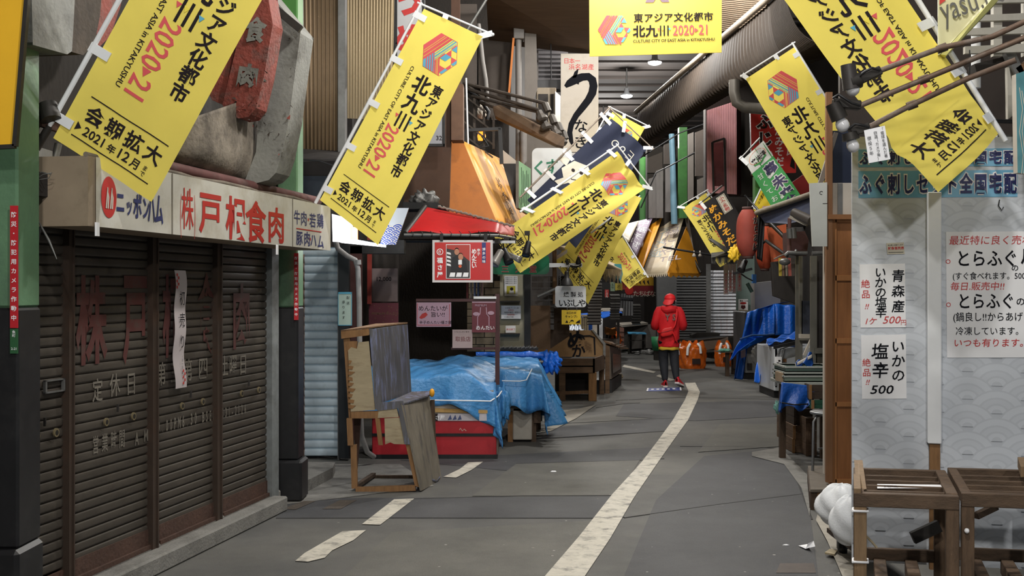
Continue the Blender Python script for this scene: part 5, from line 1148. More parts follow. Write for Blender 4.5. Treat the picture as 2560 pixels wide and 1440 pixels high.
m = MB(); pp(m, [(1388, 228), (1404, 242), (1404, 330), (1388, 330)], [17.9, 18.4, 18.4, 17.9], .04, DUSTW); m.build('side_frame', t)
GREYSH = M('grey_sheet', (106, 100, 94), .7, .2, 3, dirt=(66, 60, 55), dirt_amt=.6, stretch=(1, 1, .5)); DKSH = M('dark_sheet', (74, 66, 60), .75, .25, 3, dirt=(44, 39, 35), dirt_amt=.6)
for nm, pts, Y, mt, lab, ct in (
    ('facade_sheet', [(1196, 100), (1280, 100), (1276, 300), (1230, 300), (1196, 210)], 17.6, DKSH, 'dark tin sheet high on the left facade beside the grey riser pipe', 'wall sheet'),
    ('facade_sheet', [(1312, 58), (1340, 58), (1344, 220), (1330, 260), (1330, 300), (1312, 300)], 16.9, GREYSH, 'grey tin sheet right of the riser pipe with a curved lower edge', 'wall sheet'),
    ('facade_sheet', [(1128, -20), (1150, -20), (1150, 210), (1128, 210)], 14.2, M('brown_strip', (92, 66, 52), .7, .2), 'brown vertical facade strip right of the tall banner top', 'wall sheet'),
    ('facade_sheet', [(1150, 10), (1192, 10), (1192, 210), (1150, 210)], 16.0, DKSH, 'dark facade recess panel above the iron lattice', 'wall sheet'),
    ('facade_sheet', [(1312, 310), (1400, 330), (1400, 385), (1312, 480)], 17.6, GREYSH, 'dull grey sheet behind the lamp arms, above the white pharmacy sign', 'wall sheet')):
    up(nm, pts, Y, mt, lab, ct)
m = MB(); m.grid(lambda u, v: P(1346 + 74 * u, 82 + 120 * v, 18.2) + Vector((0, .02 * math.sin(v * 22 * math.pi), 0)), 1, 140, M('louver_grey', (86, 84, 86), .6, .15), False); m.build('louver_vent', label='grey louvered vent panel left of the tall eel sign', cat='vent')
up('vent_shadow_box', [(1340, 200), (1412, 200), (1412, 222), (1340, 222)], 18.1, BLACK, 'black ledge below the louvered vent', 'ledge', .3)  # shadow under the vent, set in as a black box
RISER = M('riser_grey', (112, 108, 104), .55, .15, 6, dirt=(74, 66, 60), dirt_amt=.5)
t = thing('riser_pipe', 'grey riser pipe with junction box on the left facade', 'pipe', P(1296, 470, 16.8))
m = MB(); m.tube([P(1296, 90, 16.8), P(1297, 300, 16.8), P(1296, 460, 16.8)], .045, RISER, 10); m.tube([P(1304, 20, 16.8), P(1302, 60, 16.8)], .035, RISER, 10); m.build('pipe', t)
m = MB(); m.box(P(1284, 96, 16.7), P(1310, 54, 16.95), RISER); m.build('junction_box', t, bevel=.008)
m = MB(); m.tube([P(1308, 325, 16.7), P(1310, 470, 16.6)], .05, RISER, 10); m.build('drain_pipe', label='shorter grey pipe right of the riser pipe, over the green hand sign', cat='pipe')
m = MB(); m.tube([P(1196, 60, 15.2), P(1200, 90, 15.2), P(1206, 150, 15.2), P(1214, 200, 15.2), P(1218, 250, 15.2)], .03, RISER, 10); m.build('drain_pipe', label='bent grey pipe right of the tall banner crossbar', cat='pipe')
m = MB(); m.beam(P(1284, 95, 16.6), P(1272, 240, 16.6), .03, .02, M('orange_stick', (176, 104, 48), .7, .1)); m.build('wooden_batten', label='thin orange brown batten leaning beside the riser pipe', cat='batten')
m = MB(); m.tube([P(1218, -5, 12.5), P(1165, 80, 12.5)], .014, GREYMET, 8); m.build('stay_rod', label='slanting grey stay rod above the crossbar of the tall banner', cat='rod')
m = MB(); m.tube([P(1375, 85, 17.4), P(1377, 68, 17.4), P(1381, 85, 17.4), P(1377, 92, 17.4), P(1378, 200, 17.4)], .01, BLACK, 6); m.build('hook_wire', label='black hook and wire before the louvered vent', cat='wire')
board('red_letter_sign', rectpx(986, -60, 1062, 190, 12.4), .06, M('sign_greywhite', (170, 170, 172), .5, .05), BLACK, label='white vertical sign with red characters behind the top of the tall banner', cat='sign',
      draw=lambda s: (s.text('うめ', s.w * .5, .1, .33, SRED, .05, vert=True, pitch=.4), [s.rect(a, 0, b, s.l, BLACK, 1) for a, b in ((0, .03), (s.w - .03, s.w))]))
# interior behind the stalls
TILE = M('dark_tile', (52, 46, 43), .4, .2, 6)
m = MB()
for i in range(4):
    for j in range(9): m.box(P(1330 + i * 14, 824 - j * 15, 16.4), P(1342.5 + i * 14, 811 - j * 15, 16.5), TILE)
m.build('dark_tile_pillar', label='dark tiled pillar right of the beige notice wall', cat='pillar')
BRN = M('brown_board', (98, 76, 56), .75, .2, 3, bump=.15, dirt=(66, 50, 40), dirt_amt=.5)
up('brown_board', [(1324, 764), (1376, 764), (1376, 872), (1324, 872)], 16.2, BRN, 'brown fibre board leaning below the dark tiled pillar', 'board')
up('dark_board', [(1376, 770), (1424, 770), (1424, 840), (1376, 872)], 16.6, M('deep_brown_board', (66, 52, 42), .75, .2, 3), 'darker brown board right of the fibre board', 'board')
up('dark_door_panel', [(1396, 690), (1420, 690), (1420, 830), (1396, 830)], 16.9, DARKPANEL, 'dark door leaf behind the white hanging sign', 'door')
m = MB(); m.tube([P(1386, 600, 15.8), P(1387, 760, 15.8)], .03, WOOD, 8); m.build('wooden_pole', label='upright wooden pole left of the white hanging sign', cat='pole')
m = MB(); m.tube([P(1344, 742, 15.7), P(1388, 722, 15.7)], .02, GREYMET, 8); m.build('slanted_rod', label='grey rod slanting up to the wooden pole', cat='rod')
t = thing('smokehouse_sign', 'white rounded hanging sign with brush lettering, above the small yellow sign', 'sign', P(1427, 768, 15.4))
def ibu(s):
    s.text('燻製処', s.w * .24, s.l * .4, .075, BRUSH, .01, pitch=.095); s.text('いぶしや', s.w * .12, s.l * .8, .11, BRUSH, .012, pitch=.088); s.rect(s.w * .15, s.l * .5, s.w * .85, s.l * .508, GREYMET)
board('sign_board', rectpx(1388, 715, 1465, 768, 15.4), .03, WHITEPL, parent=t, rad=.035, draw=ibu)
for x in (1401, 1450):
    m = MB(); m.tube([P(x, 715 - i * 3.1, 15.4) + Vector((.006 * (-1) ** i, 0, 0)) for i in range(17)], .006, GREYMET, 5); m.build('hanging_chain', t)
m = MB(); m.box(P(1373, 668, 15.4), P(1455, 658, 15.45), WHITEPL); m.build('white_hanging_bar', label='white bar holding the chains of the smokehouse sign', cat='bar')
t = thing('camp_sign', 'small yellow hanging sign with tent silhouettes below the white sign', 'sign', P(1428, 811, 15.4))
def camp(s):
    Y_ = s.w / 48
    s.text('お口の中', s.w * .5, 9.5 * Y_, 6.2 * Y_, INK, .02, align='c'); s.text('キャンプ♪', s.w * .5, 19 * Y_, 7 * Y_, INK, .02, align='c')
    s.poly([(9 * Y_, 32 * Y_), (13 * Y_, 25 * Y_), (17 * Y_, 32 * Y_)], INK); s.ring(26 * Y_, 29 * Y_, 4.5 * Y_, 3 * Y_, INK, a0=180, a1=360); s.poly([(35 * Y_, 33 * Y_), (38 * Y_, 29 * Y_), (46 * Y_, 24 * Y_), (46 * Y_, 33 * Y_)], INK); s.disc(20 * Y_, 31 * Y_, 1.2 * Y_, INK)
board('sign_board', rectpx(1404, 775, 1452, 811, 15.4), .012, M('sign_yellow', (238, 200, 36), .5, .04), parent=t, draw=camp)
for x in (1418, 1442): m = MB(); m.tube([P(x, 776, 15.39), P(x, 768, 15.39)], .005, GREYMET, 5); m.build('link', t)
t = thing('black_shade_lamp', 'black cone shaded lamp hanging over the white smokehouse sign', 'lamp', P(1417, 714, 15.0))
m = MB(); m.lathe([(.09, 0), (.085, .01), (.05, .09), (.035, .1), (.03, .17), (.02, .19)], P(1417, 714, 15.0), BLACK, 20); m.build('lamp_shade', t)
m = MB(); m.tube([P(1418, 680, 15.0), P(1420, 672, 15.0), P(1424, 664, 15.1), P(1440, 668, 15.2), P(1452, 662, 15.3)], .014, BLACK, 8); m.build('arm', t)
m = MB(); m.tube([P(1416, 650, 15.2), P(1420, 662, 15.2)], .02, BLACK); m.lathe([(.03, -.03), (.04, 0), (.02, .06), (.01, .08)], P(1446, 656, 15.2), BLACK, 10); m.build('bulb_holder', label='black bulb holder on the white hanging bar', cat='lamp holder')
# beige fringed awning
t = thing('fringed_awning', 'small beige awning with ragged fringe behind the smokehouse sign', 'awning', P(1470, 680, 16.4))
BEIG = M('dirty_beige', (172, 156, 130), .75, .15, 5, dirt=(120, 104, 84), dirt_amt=.5)
m = MB(); m.tube([P(1396, 618, 15.9), P(1450, 638, 16.2), P(1500, 656, 16.6), P(1550, 676, 17.0)], .032, BEIG, 8); m.add([P(1396, 616, 15.9), P(1550, 674, 17), P(1548, 664, 17.6), P(1436, 612, 16.9)], [(0, 1, 2, 3)], BEIG); m.build('awning_cloth', t)
m = MB()
for i in range(26):
    x = 1508 + i * 1.75; L_ = 28 + 9 * math.sin(i * 2.3) + 5 * math.sin(i * 5.1)
    m.add([P(x, 671 + i * .15, 16.7 + .02 * (i % 2)), P(x + 2.6, 671 + i * .15, 16.7 + .02 * (i % 2)), P(x + 2.2 + math.sin(i), 671 + L_, 16.68), P(x + .6, 671 + L_ * .9, 16.66)], [(0, 1, 2, 3)], BEIG)
m.build('ragged_fringe', t)['kind'] = 'stuff'
for a, b in (((1430, 715), (1509, 672)), ((1446, 716), (1509, 689))): m = MB(); m.tube([P(*a, 16.3), P(*b, 16.7)], .014, BLACK, 8); m.build('strut', t)
m = MB(); pp(m, [(1536, 660), (1553, 660), (1557, 685), (1552, 708), (1545, 690), (1540, 700)], 17.2, .03, M('teal_cloth', (70, 150, 164), .7, .1)); m.build('teal_rag', label='teal cloth rag beside the beige fringe', cat='cloth')
# far left shops
FSH = M('far_grey_shutter', (110, 108, 104), .6, .1, 4)
def slats(name, x0, y0, x1, y1, Ya, Yb, n, mat, label, group=None, depth=.03):
    m = MB(); f, w, l = quad(P(x0, y0, Ya), P(x1, y0, Yb), P(x1, y1, Yb), P(x0, y1, Ya))
    m.grid(lambda u, v: f(u * w, v * l, depth * (min(1, ((v * n) % 1.0) / .8) if (v * n) % 1.0 < .8 else 0)), 1, n * 5, mat, False)
    return m.build(name, label=label, cat='shutter', group=group)
slats('far_shutter', 1468, 690, 1502, 812, 23, 24, 16, FSH, 'grey slatted shutter far left, right of the smokehouse sign'); slats('far_shutter', 1524, 735, 1548, 800, 27, 28.5, 10, FSH, 'small dim slatted shutter behind the white stand')
slats('far_shutter', 1578, 760, 1600, 812, 31, 32, 8, FSH, 'pale slats beside the black folded rack')
up('noren_black', [(1487, 706), (1526, 706), (1526, 724), (1487, 724)], 24.5, BLACK, 'black short shop curtain with pale marks beneath the beige fringe', 'curtain', .02)
for x0, y0, x1, y1, c, lab in ((1526, 705, 1537, 728, (150, 176, 150), 'pale green slip hanging right of the black curtain'), (1538, 708, 1556, 726, (206, 190, 80), 'yellow slip hanging left of the small mirrored banner'), (1556, 700, 1564, 724, (180, 70, 60), 'red slip hanging behind the small mirrored banner tip')):
    board('hanging_slip', rectpx(x0, y0, x1, y1, 25), .01, M('slip_%d' % c[0], c, .6, .1), label=lab, cat='sign', draw=lambda s: s.text('名物', s.w * .5, .03, s.w * .6, INK, 0, vert=True))
board('small_red_sign', rectpx(1512, 724, 1522, 743, 25.5), .01, M('label_red', None), label='tiny red sign with white characters behind the white stand', cat='sign', draw=lambda s: s.text('この先', s.w * .5, .01, s.w * .62, PAPER, .01, vert=True))
board('red_yellow_curtain', rectpx(1566, 690, 1634, 738, 27), .03, M('curtain_maroon', (110, 28, 34), .6, .1), label='maroon shop curtain with yellow top and white characters behind the person', cat='curtain',
      draw=lambda s: (s.rect(0, 0, s.w, s.l * .5, M('curtain_gold', (190, 150, 40), .6, .1)), s.text('たちばな', s.w * .25, s.l * .92, .15, CREAM, 0, pitch=.13), s.disc(s.w * .1, s.l * .75, .1, SRED, 2), [s.poly([(s.w * (.3 + .15 * i), s.l * .3), (s.w * (.36 + .15 * i), s.l * .2), (s.w * (.4 + .15 * i), s.l * .48)], INK, 2) for i in range(4)]))
# white stand with blue sheet, tables
t = thing('white_stand', 'white post stand with flat top holding a blue sheet, left of the person', 'stand', G(1503, 878))
ys = 33.0 * 0 + 29.5
m = MB(); m.box(P(1493, 778, 29.5), P(1551, 770, 30.2), DUSTW); m.build('stand_top', t)
m = MB(); m.box((P(1498, 0, 29.5).x, 29.5, 0), (P(1507, 0, 29.5).x, 29.6, P(0, 776, 29.5).z), WHITEPL); m.build('stand_post', t)
m = MB(); m.box((P(1543, 0, 30).x, 30, 0), (P(1549, 0, 30).x, 30.1, P(0, 776, 30).z), GREYMET); m.build('stand_post', t)
m = MB(); m.box((P(1498, 0, 29.5).x, 29.5, .1), (P(1545, 0, 29.5).x, 30, .5), M('stand_shade', (120, 110, 100), .7, .2)); m.build('stand_box', t)
f, w, l = quad(P(1452, 784, 27.5), P(1553, 776, 30), P(1556, 786, 29), P(1452, 796, 27)); m = MB(); m.grid(lambda u, v: f(u * w, v * l, .05 * math.sin(u * 9) * v), 16, 6, TARP2)
f, w, l = quad(P(1468, 785, 27), P(1484, 785, 27), P(1482, 812, 27), P(1470, 812, 27)); m.grid(lambda u, v: f(u * w, v * l, .04 * math.sin(u * 9)), 8, 6, TARP2); m.build('blue_sheet', label='bright blue sheet spread over the far tables left of the white stand', cat='tarp', solid=.01)
t = thing('slatted_screen', 'pale wooden slatted screen under the blue sheet, left of the white stand', 'screen', P(1461, 832, 26.5))
for i in range(4): m = MB(); m.box(P(1453 + i * 5, 832, 26.5), P(1456 + i * 5, 788, 26.55), PLY); m.build('slat', t)
m = MB(); m.box(P(1453, 791, 26.45), P(1472, 787, 26.5), PLY); m.build('rail', t)
up('poster_panel', [(1481, 790), (1493, 790), (1493, 836), (1481, 836)], 26.8, DUSTW, 'white narrow poster panel left of the white stand post', 'poster', .02)
up('blue_bin', [(1470, 810), (1481, 810), (1481, 850), (1471, 850)], 27.3, TARP3, 'dark blue cloth hanging below the blue sheet', 'cloth', .05)
m = MB(); f, w, l = quad(P(1420, 812, 20.5), P(1448, 811, 20.5), P(1462, 827, 20), P(1420, 827, 20)); m.grid(lambda u, v: f(u * w, v * l, .03 * math.sin(u * 20 + v * 7)), 16, 6, M('silver_sheet', (170, 184, 204), .35, .1, 8, bump=.4)); m.build('silver_sheet', label='silver crinkled sheet just behind the lettered wooden stall', cat='tarp')
t = thing('wooden_box_table', 'small orange brown wooden box on black crossed legs beside the white stand', 'table', G(1528, 868))
m = MB(); pp(m, [(1515, 818), (1531, 823), (1540, 820), (1540, 836), (1531, 839), (1515, 836)], 30.5, .5, M('box_orange', (176, 112, 50), .6, .1, 3)); m.build('box', t)
for a, b in (((1518, 837), (1514, 862)), ((1526, 838), (1518, 866)), ((1536, 838), (1540, 860))): m = MB(); m.tube([P(*a, 30.6), P(*b, 30.6)], .03, BLACK, 6); m.build('leg', t)
t = thing('counter_block', 'grey shop counter with a weathered top at the far left, behind the blue topped stool', 'counter', G(1585, 876))
m = MB(); pp(m, [(1552, 816), (1618, 812), (1640, 812), (1640, 870), (1560, 872)], [33, 34, 34, 34, 33], .6, M('counter_grey', (96, 92, 88), .7, .15)); m.build('counter_body', t)
m = MB(); pp(m, [(1540, 812), (1556, 818), (1620, 812), (1606, 808)], [33, 32.6, 34, 35], (0, 0, .06), DUSTW); m.build('counter_top', t)
for i in range(4): m = MB(); pp(m, [(1541 + i, 818 + i * 12), (1560, 820 + i * 12), (1560, 830 + i * 12), (1542 + i, 829 + i * 12)], 32.3 + .02 * i, .4, M('crate_brown', (120, 84, 72), .7, .2, 5)); m.build('printed_crate', label=('topmost', 'second', 'third', 'lowest')[i] + ' brown printed crate stacked at the left end of the far counter', cat='crate', group='printed crates by the far counter')
t = thing('blue_top_stool', 'square stool with pale blue top standing by the far counter', 'stool', G(1592, 880))
Z0 = P(0, 832, 32).z; m = MB(); pp(m, [(1568, 832), (1612, 833), (1616, 836), (1570, 835)], [32.4, 32.6, 31.8, 31.6], (0, 0, .03), M('stool_blue', (96, 176, 220), .4, .05)); m.build('seat', t)
for x, Y in ((1572, 31.7), (1612, 31.9), (1577, 32.4), (1608, 32.5)): m = MB(); c = P(x, 0, Y); m.box((c.x - .025, Y, 0), (c.x + .025, Y + .05, Z0), DARKMET); m.build('leg', t)
m = MB(); m.box(P(1572, 852, 31.7), P(1612, 850, 31.75), DARKMET); m.build('stretcher', t)
t = thing('folded_rack', 'black metal folded rack leaning under the maroon curtain', 'rack', P(1570, 790, 30))
for i in range(5): m = MB(); m.beam(P(1556 + i * 6, 735, 30), P(1552 + i * 7, 790, 29.8), .05, .05, BLACK); m.build('bar', t)
for y in (745, 775): m = MB(); m.beam(P(1552, y, 29.9), P(1584, y + 3, 29.9), .05, .06, BLACK); m.build('crossbar', t)
lump('orange_bag', 'small bright orange bag lying between the box table and the crates', P(1540, 850, 31), .16, M('bag_orange', (232, 110, 36), .4, .15, 5), 4, 'bag', (.8, .6, 1.1), .3)
lump('cable_heap', 'low grey heap of hoses on the ground under the far stool', P(1622, 882, 31.5), .2, GREYMET, 4, 'hose', (1.6, .8, .4), .3)
lump('paper_bag', 'small pale paper bag on the road at the display case corner', G(1545, 949) + Vector((0, 0, .06)), .07, PLY, 4, 'bag', (1.3, .7, .9), .2)
# striped awning in the middle
STW = M('awning_white', (206, 192, 166), .5, .08, 3, dirt=(176, 150, 104), dirt_amt=.5, stretch=(1, 3, .4)); STO = M('awning_deep_orange', (224, 150, 34), .5, .1, 3); STP = M('awning_lilac', (140, 124, 144), .6, .1, 3)
t = thing('striped_awning', 'orange and white striped awning with scalloped hem above the person', 'awning', P(1690, 690, 23))
for nm, px, mt in (('white_stripe', [(1565, 560), (1597, 552), (1572, 606), (1555, 590)], STW), ('lilac_stripe', [(1597, 552), (1632, 544), (1592, 640), (1570, 606)], STP), ('orange_stripe', [(1632, 544), (1655, 546), (1604, 682), (1590, 645)], STO), ('white_stripe', [(1655, 546), (1714, 530), (1668, 684), (1604, 690)], STW)):
    f, w, l = quad(*[P(x, y, Y) for (x, y), Y in zip(px, (25.5, 25, 23, 23.5))]); s = Sheet(f, w, l); s.mb.grid(lambda u, v: f(u * w, v * l, 0), 6, 8, mt)
    if nm == 'white_stripe' and px[0][0] > 1600: s.text('ラーメン処', w * .28, l * .2, l * .12, M('faded_blue', (166, 176, 176), .6, .1), .01, vert=True, sx=1.3, pitch=l * .1); s.text('名物にしや', w * .68, l * .18, l * .12, M('faded_violet', (150, 138, 140), .6, .1), .0, vert=True, sx=1.4, pitch=l * .1); s.text('TEL', w * .5, l * .8, l * .1, M('faded_violet', None), 0, sx=1.5)
    if nm == 'lilac_stripe': s.text('中華そば', w * .5, l * .05, l * .2, PAPER, 0, vert=True, sx=1.2, pitch=l * .22)
    s.mb.build(nm, t, solid=.006)
m = MB(); m.add([P(1716, 566, 24.5), P(1668, 682, 23), P(1752, 684, 24.5), P(1738, 640, 24.8)], [(0, 1, 2, 3)], STO); m.build('end_panel', t, solid=.006)
m = MB()
for i in range(14):
    a = P(1604 + i * 5, 686 - i * .3, 23); b = P(1609 + i * 5, 686 - i * .3, 23); m.add([a, b, b + Vector((-.01, 0, -.06 - .02 * (i % 2))), a + Vector((.01, 0, -.06))], [(0, 1, 2, 3)], STW if i < 13 else STO)
for i in range(6):
    a = P(1670 + i * 13.5, 682, 23 + .25 * i); b = P(1683.5 + i * 13.5, 682, 23.25 + .25 * i); c = (a + b) / 2; m.add([a, b, b + Vector((0, 0, -.05)), c + Vector((0, 0, -.1)), a + Vector((0, 0, -.05))], [(0, 1, 2, 3, 4)], STO)
m.build('scalloped_hem', t)
m = MB(); m.beam(P(1715, 532, 24.6), P(1732, 640, 24.6), .07, .05, M('awning_edge', (120, 110, 100), .6, .15)); m.tube([P(1730, 640, 24.5), P(1752, 682, 24.3)], .03, DARKMET, 6); m.build('frame_pole', t)
m = MB(); m.tube([P(1658, 618, 22.5), P(1780, 638, 22.5)], .02, BLACK, 6)
m.build('lamp_pole', label='thin black pole with small lamps in front of the striped awning', cat='pole')
for i, x in enumerate((1735, 1750)): m = MB(); m.lathe([(.04, 0), (.035, .03), (.015, .07), (.012, .12)], P(x, 642, 22.5), DUSTW, 10); m.build('small_lamp', label=('left', 'right')[i] + ' small white lamp on the thin black pole', cat='lamp', group='small lamps by the striped awning')
# ---- right upper facade
BOARDG = M('weathered_board', (118, 114, 112), .8, .25, 3, dirt=(70, 66, 64), dirt_amt=.6, stretch=(3, 3, .5))
k = 0
for x0, x1, y0, y1, mt, lab in ((1622, 1640, 440, 545, BOARDG, 'pale weathered board right of the first green column'), (1641, 1658, 420, 545, BOARDG, 'second pale weathered board above the striped awning'), (1664, 1680, 410, 530, BOARDG, 'third weathered board left of the blue drain pipe'),
                            (1618, 1656, 380, 432, DKSH, 'dark board high over the first pale boards'), (1660, 1690, 350, 410, DKSH, 'dark board at the top of the blue drain pipe'), (1720, 1734, 330, 500, GREYSH, 'grey strip right of the second green column'),
                            (1738, 1766, 320, 440, DKSH, 'dark board left of the pink corrugated box'), (1744, 1766, 440, 500, GREYSH, 'grey board under the dark one, left of the pink box')):
    Yq = 25 - (x0 - 1620) * .02; up('facade_board', [(x0, y0 + (x1 - x0) * .4), (x1, y0), (x1, y1), (x0, y1)], Yq, mt, lab, 'wall board', .05); k += 1
GCOL = M('column_green', (52, 104, 44), .5, .15, 4, dirt=(32, 62, 30), dirt_amt=.5)
for x0, x1, y0, y1, Yq, lab in ((1600, 1617, 392, 560, 26, 'dark green column farthest back, above the striped awning'), (1698, 1718, 318, 545, 24.2, 'green column between the blue pipe and the pink corrugated box'), (1888, 1902, 440, 560, 18.8, 'bright green column behind the green and white banner')):
    m = MB(); a, b = P(x0, y1, Yq), P(x1, y0, Yq); m.box((a.x, Yq, a.z), (b.x, Yq + .2, b.z), GCOL if x0 < 1800 else PGREEN2); m.build('green_column', label=lab, cat='column', group=None)
m = MB(); m.tube([P(1679, 335, 24), P(1682, 408, 24), P(1684, 500, 24), P(1686, 560, 24)], [.06, .06, .07, .07], M('blue_grey_pipe', (110, 146, 164), .5, .15, 4), 10); m.build('blue_pipe', label='blue grey drain pipe on the right upper facade', cat='pipe')
for q, lab in (([(1602, 520), (1640, 432), (1680, 412), (1730, 385), (1760, 370)], 'looping black cable across the right upper facade boards'), ([(1600, 395), (1700, 332), (1800, 295), (1840, 282)], 'thin cable strung along under the ribbed eave to the pink box')):
    m = MB(); m.tube([P(x, y, 23) for x, y in q], .014, BLACK, 6); m.build('facade_cable', label=lab, cat='cable')
PNK = M('pink_redlit_corrugated', (226, 168, 172), .6, .1, 3, dirt=(226, 140, 118), dirt_amt=.6, dscale=1.2)  # reddish light falling on the box is mixed into its pink colour
t = thing('pink_box_sign', 'tall pink corrugated metal box with a dark window on the right upper facade', 'facade box', P(1805, 490, 21))
def pk(u, v): 
    x = 1767 + 74 * u; y0, y1 = 276 - 24 * u, 482 + 4 * u; return P(x, y0 + (y1 - y0) * v, 21) + Vector((0, -.006 * math.sin(u * 34 * math.pi), 0))
m = MB()
nU, nV = 204, 12
vs = [pk(i / nU, j / nV) for j in range(nV + 1) for i in range(nU + 1)]; fs = []
for j in range(nV):
    for i in range(nU):
        u, v = (i + .5) / nU, (j + .5) / nV
        if .2 < u < .6 and v > .4 and v < .95: continue
        a = j * (nU + 1) + i; fs.append((a, a + 1, a + nU + 2, a + nU + 1))
m.add(vs, fs, PNK, True); m.build('corrugated_front', t)
m = MB(); pp(m, [(1841, 252), (1866, 262), (1866, 482), (1842, 486)], [21, 22, 22, 21], .05, M('maroon_side', (84, 42, 40), .6, .2)); m.build('box_side', t)
m = MB(); pp(m, [(1780, 345), (1814, 340), (1814, 480), (1780, 480)], 21.3, .05, M('dark_red_recess', (70, 36, 32), .6, .3)); m.build('window_recess', t)
m = MB()
for a, b in (((1781, 356), (1811, 346)), ((1781, 356), (1784, 482)), ((1811, 346), (1814, 482))): m.beam(P(*a, 20.95), P(*b, 20.95), .035, .03, DARKMET)
m.build('window_frame', t)
board('red_vertical_sign', quadpx((1876, 276), (1992, 272), (1990, 432), (1880, 436), 18.2), .08, M('sign_vermilion', (196, 44, 38), .5, .06), DARKMET, label='red upright shop sign with black and white characters behind the green banner', cat='sign',
      draw=lambda s: (s.text('ふじや', s.w * .3, .06, .25, PAPER, .075, vert=True, pitch=.27), s.text('ふじや', s.w * .3, .06, .25, INK, .03, vert=True, pitch=.27, layer=2), s.text('ぬかみそだき', s.w * .62, .1, .16, PAPER, .02, vert=True, pitch=.16), s.text('百年床', s.w * .88, .3, .14, PAPER, .02, vert=True), s.poly([(s.w * .86, .9), (s.w * .9, .75), (s.w * .96, .8), (s.w * .97, .95)], INK)))
up('red_box_roof', [(1880, 436), (1960, 470), (2030, 422), (2030, 520), (1985, 500)], 18.4, M('box_red', (150, 40, 38), .5, .1), 'red angular box below the red sign, right of the green banner', 'box', .1)
m = MB(); m.tube([P(1836, 200, 14.5), P(1836, 230, 14.5), P(1842, 256, 14.5), P(1860, 268, 14.5), P(1900, 272, 14.5), P(1960, 274, 14.5)], .07, M('duct_grey', (84, 80, 74), .5, .15, metal=.3), 12); m.build('bent_duct', label='grey bent drain duct curving right below the ribbed eave', cat='duct')
# far right shutters and wall
slats('grey_shutter', 1692, 690, 1772, 870, 32, 29.5, 26, M('charcoal_shutter', (84, 84, 84), .6, .12, 3), 'dark grey roller shutter directly right of the person')
slats('white_shutter', 1776, 676, 1842, 842, 29.0, 27, 20, M('stained_white_shutter', (190, 194, 200), .5, .15, 2.5, dirt=(140, 100, 90), dirt_amt=.6, dscale=5, stretch=(2, 2, .4)), 'stained white roller shutter behind the orange bags')
up('grey_column', [(1642, 690), (1692, 690), (1690, 862), (1644, 862)], 33, M('column_grey', (96, 96, 96), .7, .1), 'flat grey wall column right behind the person', 'column', .2)
up('shutter_post', [(1766, 660), (1777, 660), (1777, 870), (1766, 870)], 28.8, GREYMET, 'grey post between the dark and the stained white shutter', 'post')
up('pale_green_wall', [(1842, 660), (1886, 640), (1888, 800), (1842, 800)], 25.0, M('wall_palegreen', (128, 148, 142), .6, .08), 'pale green wall panel right of the stained white shutter', 'wall', .1)
up('white_lower_wall', [(1842, 800), (1888, 800), (1884, 880), (1842, 880)], 25.0, DUSTW, 'white lower wall panel beside the tall blue tarp', 'wall', .1)
up('grey_tank', [(1886, 708), (1935, 702), (1952, 715), (1950, 800), (1888, 800)], 23.4, M('tank_grey', (120, 118, 116), .6, .1, 2), 'grey sheet metal hood behind the tall blue tarp', 'hood', .4)
board('safety_poster', rectpx(1846, 748, 1870, 781, 24.9), .01, PAPER, label='small white notice with red oval and black emblem on the pale green wall', cat='poster',
      draw=lambda s: (s.text('警戒・防犯', .03, .05, .035, BRUSH, .01), s.disc(s.w * .5, .085, .07, SRED, 1, 20, .025), s.poly([(s.w * .3, .13), (s.w * .7, .13), (s.w * .75, .18), (s.w * .5, .22), (s.w * .25, .18)], M('emblem_brown', (90, 40, 40), .6, 0)), s.rect(.01, s.l - .05, s.w - .01, s.l - .01, M('curtain_gold', None))))
# ================================================================ right side
def PB(px, py, off=0.0):                               # point on the pufferfish shop front (off = metres towards the street)
    u = (px - CX) / F; t = (u * 6.45 - 1.885) / (1 + .212 * u); p = Vector((1.885 + t, 6.45 - .212 * t, 0)); Y = p.y
    q = P(px, py, Y); return q + Vector((-.207, -.978, 0)) * off
def seig2(s, r, base, m1, m2):
    rows = int(s.l / (r * .5)) + 3; cols = int(s.w / (2 * r)) + 2
    for j in range(rows):
        for i in range(-1, cols):
            cx, cy = (i + (.5 if j % 2 else 0)) * 2 * r, j * r * .5
            for q, (k, mt) in enumerate(((1, base), (.93, m1), (.68, base), (.6, m2), (.42, base), (.34, m1), (.18, base))):
                pts = [(cx + r * k * math.cos(math.radians(180 + 15 * a)), cy + r * k * .85 * math.sin(math.radians(180 + 15 * a))) for a in range(13)]
                pts = clip(clip(clip(clip(pts, -1, 0, 0), 1, 0, s.w), 0, -1, 0), 0, 1, s.l)
                if len(pts) > 2: s.poly(pts, mt, .3 + j * .07 + q * .01)
WBASE = M('panel_pale', (196, 201, 208), .45, .03, 2); W1 = M('panel_wave', (207, 212, 219), .45, .02, 2); W2 = M('panel_wave_dim', (202, 207, 214), .45, .02, 2)
for k, (a, b, lab) in enumerate(((2130, 2322, 'pale wave patterned shop panel holding the two small price papers'), (2346, 2700, 'pale wave patterned shop panel holding the big handwritten paper'))):
    z0 = .22
    c = [PB(a, 342), PB(b, 342), PB(b, 342), PB(a, 342)]
    for i in (2, 3): c[i] = Vector((c[i].x, c[i].y, z0))
    board('wave_patterned_panel', c, .04, WBASE, label=lab, cat='panel', draw=lambda s: seig2(s, .15, WBASE, W1, W2))
t = thing('white_batten_post', 'white square post with bare wooden foot between the two wave panels', 'post', PB(2335, 1172))
m = MB(); a, b = PB(2316, 482), PB(2350, 482); zb = PB(2335, 1106).z; d = Vector((-.207, -.978, 0)) * .06
